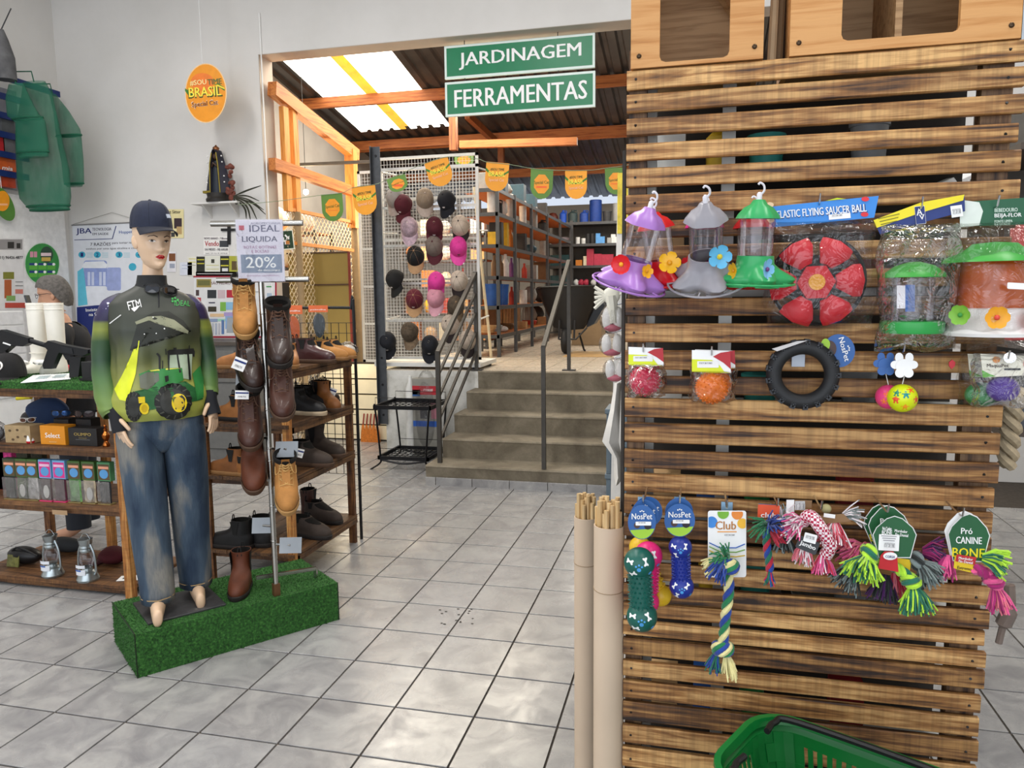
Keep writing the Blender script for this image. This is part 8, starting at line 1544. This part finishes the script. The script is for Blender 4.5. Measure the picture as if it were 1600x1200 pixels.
# low lit slat panel and brooms left of the platform
sl = thing('slat_wall', 'cream slat wall panel standing on the floor left of the platform', 'panel', (-1.55, 1.95, 0)); CRM = P('efe2c0', .6, 0, .04)
for i in range(5): B().bb((-2.05, 1.93, .02+i*.175), (-1.06, 1.96, .02+i*.175+.158)).build('panel_board', CRM, sl, world=True)
B().bb((-2.05, 1.962, .0), (-1.06, 1.975, .9)).build('backing', P('2c241c', .8), sl, world=True)
for i in range(5): x = atY(568+5.5*i, 690, 1.86)[0]; o = thing('straw_broom', ('orange straw broom on the floor before the cream slat wall, ' + ['first', 'second', 'third', 'fourth', 'fifth'][i]+' from the shoe rack'), 'broom', (x, 1.86, 0), 'brooms by the slat wall'); B().loft([[V(x+w*math.cos(q), 1.86+w*.5*math.sin(q), z) for q in [2*PI*k/10 for k in range(10)]] for z, w in ((0, .035), (.12, .026), (.2, .012))]).build('bristles', P('c8742a', .8, 0, .25, 60), o, world=True); B().cyl((x, 1.86, .19), (x, 1.90, .32), .008, n=6).build('handle', P('8a2a1c', .6), o, world=True)
# chain-link fence, cardboard and warm stock behind it
fn = thing('chain_link_fence', 'tan steel chain-link fence running back from the opening', 'fence', (XF, 2.3, 0)); TAN = P('9a8464', .6, .1); OR2 = P('c8803a', .6)
for px_, zt2 in ((463, 2.56), (553, 2.56)): p = atX(px_, 330, XF); B().cyl((XF, p[1], 0), (XF, p[1], zt2), .05, n=12).build('post', TAN, fn, world=True, smooth=True)
for z in (2.575, 2.22, 1.2): B().bb((XF-.02, 1.46, z-.018), (XF+.02, 3.05, z+.018)).build('rail', OR2 if z > 2 else TAN, fn, world=True)
b = B(); d_ = .085
for sg in (-1, 1):
    for k in np.arange(-2.6, 1.7, d_):
        y0, z0_, y1, z1_ = 1.46+k, 0., 1.46+k+2.57, 2.57
        ya, yb2 = max(y0, 1.46), min(y1, 3.02)
        if yb2-ya < .03: continue
        f = lambda y: (y-y0) if sg > 0 else 2.57-(y-y0)
        b.tube([(XF, ya, f(ya)), (XF, yb2, f(yb2))], .0042, 4)
stuff(b.build('link_mesh', P('d8c8a8', .5, .2), fn, world=True))
o = thing('cardboard_sheet', 'large flat cardboard sheet with a centre seam in front of the fence', 'cardboard', (-1.65, 2.0, .9)); a, e = atY(457, 560, 2.02), atY(544, 394, 2.02); m_ = P('8f7a42', .85, 0, .06, 3)
for x0, x1 in ((a[0], a[0]+(e[0]-a[0])*.46), (a[0]+(e[0]-a[0])*.465, e[0])): B().bb((x0, 2.02, .9), (x1, 2.03, e[2])).build('flap', m_, o, world=True)
for z in (e[2], e[2]-.36): B().bb((a[0]-.01, 2.005, z-.008), (e[0]+.01, 2.018, z+.008)).build('strap', P('4a3424', .7), o, world=True)
B().bb((e[0], 2.0, .9), (e[0]+.02, 2.03, e[2])).build('edge_strip', P('7a2a1c', .6), o, world=True)
def goods(kind, p, h, w, c, lab, cat, grp, seed=0):
    p = V(p); m_ = P(c, .5, 0, .12, 20); b = B(); r = w/2
    if kind == 'bottle': b.lathe([(0, 0), (r, 0), (r, h*.62), (r*.4, h*.8), (r*.42, h), (0, h)], p, 12)
    elif kind == 'can': b.lathe([(0, 0), (r, 0), (r*1.02, h*.03), (r*1.02, h*.97), (r*.9, h), (0, h)], p, 14)
    elif kind == 'bucket': b.lathe([(0, 0), (r*.85, 0), (r, h*.9), (r*1.06, h*.9), (r*1.06, h), (0, h)], p, 16)
    elif kind == 'jug': b.lathe([(0, 0), (r, 0), (r*1.02, h*.7), (r*.5, h*.86), (r*.3, h*.88), (r*.3, h), (0, h)], p, 12); b.tube(bez([p+V(r*.9, 0, h*.68), p+V(r*.9, 0, h*.92), p+V(r*.2, 0, h*.94)], 4), r*.13, 6)
    elif kind == 'bag': b.ell(p+V(0, 0, h/2), (r, r*.7, h/2), 12, 8); b.xf(lambda q: q+V(.006*math.sin(q[2]*60+seed), .006*math.sin(q[0]*50), 0))
    elif kind == 'helmet': b.lathe([(r, 0), (r*1.05, h*.3), (r*.95, h*.65), (r*.6, h*.92), (0, h)], p, 16); b.box(p+V(0, -r*.75, h*.1), (r*1.5, r*.9, h*.12))
    elif kind == 'coil': 
        for k in range(4): b.tube([p+V(r*(.75+.06*k)*math.cos(q), r*.5*math.sin(q), .03+h*.2*k) for q in [2*PI*i/18 for i in range(18)]], h*.13, 6, closed=True)
    elif kind == 'sticks':
        for k in range(7): b.tube([p+V((k-3)*w/7, 0, 0), p+V((k-3)*w/7+random.uniform(-.01, .01), .03, h*random.uniform(.85, 1))], .008, 5)
    else: b.box(p+V(0, 0, h/2), (w, w*.7, h), None, .004)
    o = b.build({'box': 'carton', 'bag': 'goods_bag', 'can': 'tin_can', 'bottle': 'bottle', 'bucket': 'bucket', 'jug': 'jerry_can', 'helmet': 'safety_helmet', 'coil': 'rope_coil', 'sticks': 'handle_bundle'}[kind], m_, None, smooth=True)
    return tag(o, lab, cat, grp)
ORD = ['first', 'second', 'third', 'fourth', 'fifth', 'sixth', 'seventh', 'eighth', 'ninth', 'tenth']
KN = dict(box='carton', bag='bag', can='tin', bottle='bottle', bucket='bucket', jug='jerry can', helmet='safety helmet', coil='rope coil', sticks='handle bundle')
CNM = {'c8782a': 'orange', 'd8b02a': 'yellow', 'b83a2a': 'red', 'e0d4b8': 'cream', '2f5fae': 'blue', '2a2a2c': 'black', '6a4a2a': 'brown', '9a9a98': 'grey', '3f8a4a': 'green', 'dcdcda': 'white', 'b0304a': 'crimson', '2a4a5a': 'dark teal', '7a4a8a': 'violet', 'c8a070': 'tan'}
SHM = P('4f5052', .45, .5, .08); SHW = P('a8642e', .7, 0, .1)
# warm stock rack behind the fence and behind the mesh
def rackX(name, lab, x0, x1, Y, d, zs, base, grp, rows_, seed):
    rs = random.Random(seed); t = thing(name, lab, 'shelving', ((x0+x1)/2, Y+d/2, base))
    for x in (x0, x1): 
        for y in (Y, Y+d-.03): B().bb((x-.018, y, base), (x+.018, y+.03, zs[-1]+.02)).build('upright', SHM, t, world=True)
    for z in zs: B().bb((x0, Y, z-.03), (x1, Y+.012, z)).build('front_lip', SHM, t, world=True); B().bb((x0, Y+.012, z-.02), (x1, Y+d, z-.002)).build('shelf_board', SHW, t, world=True)
    for k, (z, items) in enumerate(zip(zs, rows_)):
        n = len(items)
        for i, (kind, c, h, w) in enumerate(items): goods(kind, (x0+(x1-x0)*(i+.5)/n, Y+.12, z), h, w, c, f'{CNM[c]} {KN[kind]}, {ORD[i]} from left on the {ORD[k]} shelf of the {grp}', KN[kind], 'goods on the '+grp, i)
    return t
rackX('steel_shelving', 'steel shelving of warm coloured stock behind the chain-link fence', -3.6, -2.35, 2.5, .45, [1.2, 1.62, 2.0, 2.42], 0, 'fence rack', [[('box', 'c8782a', .25, .2), ('bag', '2a2a2c', .2, .22), ('box', '6a4a2a', .25, .2), ('bag', 'c8782a', .2, .2)], [('box', '2a2a2c', .24, .22), ('bag', '6a4a2a', .22, .2), ('box', '2a2a2c', .2, .24), ('can', 'b83a2a', .2, .14)], [('bag', 'e0d4b8', .26, .2), ('bag', 'e0d4b8', .24, .2), ('bag', 'e0d4b8', .26, .2), ('box', 'dcdcda', .2, .2)], [('bag', 'e0d4b8', .3, .4), ('bag', 'e0d4b8', .34, .45), ('bag', 'dcdcda', .25, .3)]], 1)
rackX('steel_shelving', 'steel shelving of orange and yellow stock seen through the cap display', -2.0, -.75, 4.4, .5, [1.0, 1.38, 1.76, 2.14, 2.5], .875, 'mesh side rack', [[('box', 'c8782a', .26, .2), ('bag', 'c8a070', .2, .2), ('box', 'e0d4b8', .25, .2), ('sticks', 'c8a070', .28, .2), ('box', 'c8a070', .2, .2)], [('box', 'c8782a', .24, .2), ('bag', 'd8b02a', .22, .2), ('box', 'b83a2a', .22, .18), ('box', 'c8a070', .2, .2), ('can', 'c8782a', .2, .14)], [('box', '2a2a2c', .2, .2), ('box', 'c8782a', .24, .2), ('bag', 'e0d4b8', .22, .2), ('bottle', 'b83a2a', .26, .1), ('bag', 'c8782a', .2, .2)], [('bag', 'c8782a', .24, .2), ('box', 'c8a070', .24, .2), ('bag', 'dcdcda', .22, .2), ('box', '3f8a4a', .2, .16), ('box', 'c8a070', .24, .2)], [('box', '9a9a98', .2, .2), ('box', 'e0d4b8', .22, .2), ('bag', '9a9a98', .2, .2), ('box', 'b83a2a', .2, .18), ('box', 'dcdcda', .2, .2)]], 2)
# long shelving running back on the raised floor
XS0, XS1 = -.70, -.22; ls = thing('long_shelving', 'long grey steel shelving running back along the raised floor beside the wheelbarrow', 'shelving', (-.46, 6, .875)); YL0, YL1 = 3.05, 8.6
LZ = [float(atX(776, y, XS1)[2]) for y in (524, 478, 431, 381, 331, 293)]
for y in (3.05, 3.95, 5.0, 6.2, 7.4, 8.55):
    for x in (XS0, XS1): B().bb((x-.02, y, .876), (x+.02, y+.035, LZ[-1]+.02)).build('upright', SHM, ls, world=True)
for z in LZ: B().bb((XS1, YL0, z-.045), (XS1+.012, YL1, z)).bb((XS0, YL0, z-.045), (XS1, YL0+.012, z)).build('front_lip', SHM, ls, world=True); B().bb((XS0, YL0+.012, z-.02), (XS1, YL1, z-.002)).build('shelf_board', SHW, ls, world=True)
seq = [[('coil', 'c8a070', .12, .4), ('coil', '9a9a98', .1, .34), ('bag', 'dcdcda', .08, .24), ('coil', '6a4a2a', .1, .3), ('box', 'c8a070', .1, .2), ('coil', 'b83a2a', .08, .3), ('box', 'c8a070', .12, .2)],
 [('sticks', 'c8a070', .36, .3), ('box', '6a4a2a', .34, .2), ('sticks', 'c8a070', .36, .3), ('box', 'c8a070', .32, .24), ('sticks', '9a9a98', .34, .3), ('bag', '9a9a98', .3, .3), ('bag', '2a2a2c', .3, .3)],
 [('bucket', '2f5fae', .27, .21), ('bucket', '2f5fae', .27, .21), ('bucket', '2f5fae', .27, .21), ('bottle', 'b83a2a', .24, .1), ('can', 'dcdcda', .2, .14), ('bag', '9a9a98', .26, .28), ('bag', '2a2a2c', .26, .28)],
 [('bottle', '6a4a2a', .26, .11), ('bottle', '6a4a2a', .26, .11), ('bottle', 'dcdcda', .3, .12), ('bottle', '7a4a8a', .26, .1), ('bottle', 'b83a2a', .22, .1), ('box', '9a9a98', .22, .24), ('box', '6a4a2a', .3, .26)],
 [('box', 'd8b02a', .16, .14), ('box', '2a2a2c', .30, .2), ('box', 'd8b02a', .32, .18), ('bottle', 'c8782a', .26, .12), ('box', '2a2a2c', .26, .2), ('bag', '2a4a5a', .16, .26), ('can', '9a9a98', .26, .16)],
 [('box', '9a9a98', .2, .26), ('can', '9a9a98', .22, .2), ('box', '2a4a5a', .26, .3), ('bag', '9a9a98', .2, .26), ('box', '2a4a5a', .28, .3), ('box', '2a4a5a', .24, .3), ('box', '2a2a2c', .2, .2)]]
ext = [[('can', 'dcdcda', .32, .15), ('jug', '2a2a2c', .2, .16), ('bag', 'dcdcda', .24, .2), ('can', 'dcdcda', .34, .13), ('can', 'dcdcda', .34, .13), ('can', '9a9a98', .34, .13), ('jug', '2a2a2c', .22, .2)]]
allr = seq[:5]+[seq[5]]
for k, (z, items) in enumerate(zip(LZ, [seq[0], seq[2], seq[3], seq[4], ext[0], seq[5]])):
    for i, (kind, c, h, w) in enumerate(items): y = YL0+.17+i*.29+(.5*(i > 3)*(i-3)); goods(kind, (XS1-.03-w/2, y, z), min(h, .34), w*.8, c, f'{CNM[c]} {KN[kind]}, {ORD[i]} from the near end of long rack shelf {ORD[k]} up', KN[kind], 'goods on the long rack', i)
for i, (kind, c, h, w) in enumerate(seq[1]): y = YL0+.3+i*.6; goods(kind, (XS0+.13, y, LZ[0]), h, w, c, f'{CNM[c]} {KN[kind]} behind the lowest long rack shelf goods, {ORD[i]} from its near end', KN[kind], 'goods at the back of the long rack', i)
# rear shelving
YR = 8.75; rx0, rx1, rx2 = atY(856, 400, YR)[0], atY(893, 400, YR)[0], .95; rsv = thing('rear_shelving', 'grey steel shelving against the rear wall behind the wheelbarrow', 'shelving', ((rx0+rx2)/2, YR+.25, .875)); RZs = [float(atY(900, y, YR)[2]) for y in (520, 480, 447, 415, 381, 347)]
for x in (rx0, rx1, rx2): B().bb((x-.03, YR, .876), (x+.03, YR+.04, RZs[-1]+.03)).build('upright', SHM, rsv, world=True)
for z in RZs: B().bb((rx0, YR-.01, z-.05), (rx2, YR+.5, z)).build('shelf_board', SHM, rsv, world=True)
B().bb((rx0, YR+.5, .876), (rx2, YR+.52, RZs[-1]-.02)).build('back_sheet', P('5e5a56', .7), rsv, world=True)
def rear(px_, k, kind, h_px, w_px, c, lab, cat=None): k2 = 1/pxm(px_, 400, YR); goods(kind, (atY(px_, 400, YR)[0], YR+.15, RZs[k]), h_px*k2, w_px*k2, c, lab, cat or KN[kind], 'goods on the rear shelving')
rear(842, 5, 'helmet', 16, 15, '5a2414', 'brown welding helmet on the top rear shelf, left one of the two', 'helmet'); rear(862, 5, 'helmet', 17, 17, '5a2414', 'brown welding helmet on the top rear shelf, right one of the two', 'helmet'); rear(878, 5, 'jug', 20, 11, '2a5ac8', 'bright blue jerry can right of the welding helmets', 'jerry can'); rear(893, 5, 'jug', 20, 15, '3a4a4c', 'dark green jerry can with a teal cap on the top rear shelf', 'jerry can'); rear(911, 5, 'jug', 19, 14, '2a4a9a', 'blue jerry can left of the tall blue drum', 'jerry can'); rear(929, 5, 'can', 34, 19, '1f3f8a', 'tall blue drum on the top rear shelf', 'drum'); rear(947, 5, 'bucket', 16, 14, '3a3a3c', 'black bucket right of the tall blue drum', 'bucket'); rear(961, 5, 'can', 28, 10, '8a8a88', 'grey steel cylinder at the right end of the top rear shelf', 'cylinder')
rear(864, 4, 'bag', 9, 12, 'c8786a', 'salmon cloth bundle on the second rear shelf from the top', 'cloth'); rear(880, 4, 'bag', 12, 24, 'a89aa0', 'folded pale grey cloth beside the salmon bundle', 'cloth')
for i, (px_, c, h) in enumerate(((901, 'dcdcda', 11), (910, 'dcdcda', 9), (917, '2a2a2c', 16), (924, '2a2a2c', 16), (933, '5a9ad8', 16), (940, '5a9ad8', 11), (951, '9a9a98', 9), (957, 'dcdcda', 14), (963, 'dcdcda', 10))): rear(px_, 4, 'can' if i < 4 else 'box', h, 7, c, f'small {dict(dcdcda="white", **{"2a2a2c": "black", "5a9ad8": "sky blue", "9a9a98": "grey"})[c]} pot, {ORD[i]} right of the upright on the second highest rear shelf', 'pot')
for i, (px_, c, h, w) in enumerate(((903, 'c8782a', 9, 10), (913, 'e0d4b8', 15, 6), (921, 'b0304a', 26, 11), (933, 'b0304a', 18, 12), (944, 'b0304a', 17, 10), (953, 'b0304a', 17, 9))): rear(px_, 3, 'box', h, w, c, f'{CNM[c]} small carton on the third rear shelf from the top, {ORD[i]} right of its upright', 'carton')
for k in (3, 2): rear(874, k, 'box', 17, 30, '1f4a50', f'dark teal wrapped parcel on the {"third" if k == 3 else "fourth"} rear shelf from the top', 'parcel')
for i, (px_, c) in enumerate(((898, 'dcdcda'), (906, 'b0304a'), (914, 'b0304a'), (926, 'dcdcda'), (938, '9a9a98'))): rear(px_, 2, 'bag', 11, 9, c, f'{CNM[c]} packet on the fourth rear shelf from the top, {ORD[i]} right of its upright', 'packet')
# wheelbarrow
wb_ = V(*atZ(884, 552, .88)); t = thing('wheelbarrow', 'black wheelbarrow tipped up on its nose on the raised floor', 'wheelbarrow', wb_); BKM = P('161618', .5, 0, .15); yb_ = wb_[1]+.05
def bp(px_, py_, y): return V(*atY(px_, py_, y))
top = [bp(x, y, yb_+dy) for x, y, dy in ((839, 453, .1), (846, 449, -.05), (890, 447, -.12), (932, 447, -.05), (944, 452, .1), (935, 451, .3), (850, 451, .3))]; bot = [bp(x, y, yb_+dy) for x, y, dy in ((862, 506, .12), (866, 512, 0), (889, 516, -.02), (912, 514, 0), (918, 506, .12), (912, 504, .25), (868, 504, .25))]
B().loft([top, [a*.45+b_*.55 for a, b_ in zip(top, bot)], bot], False, True).build('tray', BKM, t, world=True, smooth=True, ang=70); B().tube(top, .014, 6, closed=True).build('tray_rim', BKM, t, world=True, smooth=True)
B().prism([(0, 0), (.06, .30), (.16, .40), (.24, .28), (.1, .05)], bp(916, 512, yb_+.1), X1, Z1, Y1*.3).build('side_bracket', P('2c3138', .5, .3), t, world=True)
wc = bp(884, 533, yb_-.05); wr = abs(wc[2]-.877); B().lathe([(wr*.62+.045*0+wr*.38*(.5+.5*math.cos(q)), .045*math.sin(q)) for q in [2*PI*i/12 for i in range(13)]], wc, 24, rotm('Y', 90)).build('tyre', RUB, t, world=True, smooth=True); B().cyl(wc-V(.05, 0, 0), wc+V(.05, 0, 0), wr*.55, n=16).build('wheel_rim', P('5a5a5c', .5, .4), t, world=True)
for x in (874, 898): B().tube([bp(x, 500, yb_-.06), bp(x-1, 530, yb_-.08), bp(884, 531, yb_-.02)], .014, 6).build('fork_bar', P('3c3d40', .5, .4), t, world=True, smooth=True)
B().tube([bp(873, 530, yb_-.1), bp(900, 530, yb_-.1), bp(917, 512, yb_)], .012, 6).build('front_bow', P('3c3d40', .5, .4), t, world=True, smooth=True); B().tube([bp(905, 520, yb_+.25), bp(912, 545, yb_+.3)]+[V(*(bp(912, 545, yb_+.3)*V(1, 1, 0)+V(.02, 0, .877)))], .014, 6).build('stand_leg', P('2c2c2e', .5, .4), t, world=True)
pbox('carton', 'large brown carton standing behind the wheelbarrow', 'carton', 893, 492, 940, 542, 5.3, .5, '9a8264', z=.877)
B_ = tag(B().tube(bez([atY(741, 292, 2.3), atY(755, 440, 2.35), atY(763, 510, 2.35), V(*(atY(768, 562, 2.4)*V(1, 1, 0)+V(0, 0, .877)))], 8), .016, 8).build('wooden_pole', P('d8c8a8', .6), None, smooth=True), 'thin pale bent pole leaning beside the cap display', 'pole')
# ---------------------------------------------------------------- left side of the gondola
t = thing('white_board_strip', 'tall narrow white board with a worn yellow top leaning beside the slatted panel', 'board', (1.93, -3.3, 0)); a, e = atY(974, 270, -3.1), atY(953, 560, -3.1); B().add([a+V(-.02, 0, 0), a+V(.02, 0, 0), V(e[0]+.03, -3.1, .0), V(e[0]-.01, -3.1, .0)]+[a+V(-.02, .02, 0), a+V(.02, .02, 0), V(e[0]+.03, -3.08, .0), V(e[0]-.01, -3.08, .0)], [(0, 1, 2, 3), (7, 6, 5, 4), (0, 4, 5, 1), (1, 5, 6, 2), (2, 6, 7, 3), (3, 7, 4, 0)]).build('board', P('e0dcd4', .6), t, world=True); B().bb(a+V(-.021, -.002, -.22), a+V(.018, 0, 0)).build('yellow_print', P('d8c040', .6, 0, .3, 30), t, world=True)
for i, (px_, y0, y1, lab) in enumerate(((957, 478, 518, 'topmost'), (956, 520, 556, 'second'), (962, 560, 596, 'third'))):
    a, e = atY(px_, y1, -3.45), atY(px_, y0, -3.45); h = e[2]-a[2]; o = thing('bagged_trowels', f'{lab} clear bag of white plastic tools hanging beside the slatted panel', 'bag', a, 'bags of white tools')
    for sg in (-1, 1): B().ell(a+V(sg*.018, 0, h*.5), (.017, .012, h*.45), 12, 10).build('white_tool', P('e6e2dc', .4), o, world=True, smooth=True)
    B().ell(a+V(0, 0, h*.15), (.03, .014, h*.15), 10, 6).build('pink_end', P('c86a7a', .5), o, world=True, smooth=True); B().ell(a+V(0, 0, h*.5), (.044, .022, h*.55), 16, 10).build('clear_film', FILM, o, world=True, smooth=True, ang=180); B().tube([e, V(1.975, -3.45, e[2]+.03)], .003, 5).build('hook', CHROME, o, world=True)
o = thing('work_glove', 'pale rubber glove hanging above the bags of white tools', 'glove', atY(952, 470, -3.45)); p = atY(955, 462, -3.45); b = B().ell(p, (.03, .012, .028), 12, 8)
for k in range(5): b.tube([p+V(-.012, 0, 0), p+V(-.055, 0, .03-.018*k)], [.008, .006], 6)
b.tube([p, p+V(.01, 0, -.09)], [.02, .016], 8).tube([p, V(1.975, -3.45, p[2]+.02)], .004, 5); b.build('glove_rubber', P('e0dccc', .7), o, world=True, smooth=True)
pts = [(966, 598), (962, 640), (955, 690), (966, 715), (968, 745), (964, 757)]; b = B(); rows_ = []
for i, (x, y) in enumerate(pts): w = (.02, .03, .05, .025, .03, .008)[i]; p = atY(x, y, -3.5); rows_.append([p+V(-w*.6, 0, 0), p+V(-w*.1, -.02, 0), p+V(w*.5, .0, 0), p+V(w*.1, .015, 0)])
o = b.loft(rows_).tube([rows_[0][1], V(1.975, -3.5, rows_[0][1][2]+.05)], .003, 5).build('hanging_cloth', P('dcd8d0', .8), None, smooth=True, ang=80); tag(o, 'twisted white cloth strip hanging beside the slatted panel', 'cloth')
a, e = atY(945, 748, -.22), atY(985, 640, -.22); ch_ = e[2]/3
for k, nm in enumerate(('lowest', 'middle', 'topmost')):
    o = thing('storage_crate', f'{nm} grey blue plastic crate of the stack in front of the steps', 'crate', ((a[0]+e[0])/2, -.07, ch_*k), 'crates by the steps'); cm_ = P('5c6a74', .5, 0, .08); z = ch_*k+.001
    B().bb((a[0]+.01, -.21, z), (e[0]-.01, .07, z+ch_-.04)).build('crate_body', cm_, o, world=True); B().bb((a[0], -.22, z+ch_-.04), (e[0], .08, z+ch_-.003), .004).build('rim', cm_, o, world=True)
    for q in range(5): x = a[0]+.02+(e[0]-a[0]-.04)*(q+.5)/5; B().bb((x-.006, -.216, z+.02), (x+.006, -.21, z+ch_-.05)).build('rib', cm_, o, world=True)
# ---------------------------------------------------------------- right aisle
rg_ = thing('aisle_shelving', 'dark shelving across the aisle right of the slatted panel', 'shelving', (4.1, -1.9, 0)); xa = atY(1584, 400, -2.0)[0]
for z in (.98, 1.4, 1.8, 2.3): B().bb((xa, -2.0, z-.03), (xa+1.2, -1.3, z)).build('shelf', P('4a4038', .6), rg_, world=True)
B().bb((xa+.02, -1.3, .9), (xa+1.2, -1.28, 2.6)).build('back_sheet', P('5a5650', .7), rg_, world=True)
for x in (xa+.32, xa+1.18): B().bb((x-.02, -2.0, 0), (x+.02, -1.96, 2.6)).build('upright', P('b8bcc0', .5, .3), rg_, world=True)
for i, (z, c, lab) in enumerate(((1.4, 'b83a3a', 'red'), (1.8, 'b83a3a', 'red and white'), (.98, '4a4e54', 'dark grey'))):
    for j in range(3): goods('box', (xa+.12+.2*j, -1.88, z), .22, .16, c if j != 1 else 'd8d4d0', f'{lab if j != 1 else "white"} carton across the right aisle, {ORD[j]} along its {["third", "fourth", "second", "lowest"][i]} shelf', 'carton', 'goods across the right aisle', i)
o = thing('rope_hank', 'twisted beige rope hank hanging just past the right edge of the slatted panel', 'rope', (2.9, -3.7, .8)); a, e = atY(1587, 610, -3.7), atY(1573, 728, -3.7)
for k in range(2): B().tube([a+(e-a)*u+V(.014*math.cos(18*u+PI*k), .014*math.sin(18*u+PI*k), 0) for u in np.linspace(0, 1, 30)], .014, 7).build('rope_strand', P('a8987c', .9, 0, .2, 60), o, world=True, smooth=True)
B().tube([a, V(2.80, -3.7, a[2]+.03)], .003, 5).build('hook', CHROME, o, world=True)
# hanging bulb, tube fixtures and point lights, some without a lamp body
t = thing('bulb_lamp', 'small bright bulb hanging behind the chain-link fence', 'lamp', atY(478, 300, 2.9)); p = V(*atY(478, 300, 2.9)); B().ell(p, .035, 12, 8).build('bulb', P('fff4dc', .4, emit=14), t, world=True, smooth=True); B().cyl(p+V(0, 0, .03), (p[0], p[1], 4.85), .004, n=5).build('cord', BLACK, t, world=True)
point('bulb_light', p+V(0, -.05, -.08), 50, (1, .74, .42), .05); point('stock_bulb_light', (-1.6, 3.7, 2.55), 60, (1, .76, .46), .08); point('slat_wall_light', (-1.6, 1.55, 1.0), 7, (1, .85, .62), .1)
for lx in (-2.6, .4, 3.4):
    t = thing('tube_fixture', f'white ceiling tube light fixture {"over the gift rack" if lx < 0 else "over the middle aisle" if lx < 1 else "over the right aisle"}', 'ceiling light', (lx, -3.6, 5.2)); B().bb((lx-.17, -6.15, 5.20), (lx+.17, -1.05, 5.292)).build('housing', WHITE, t, world=True)
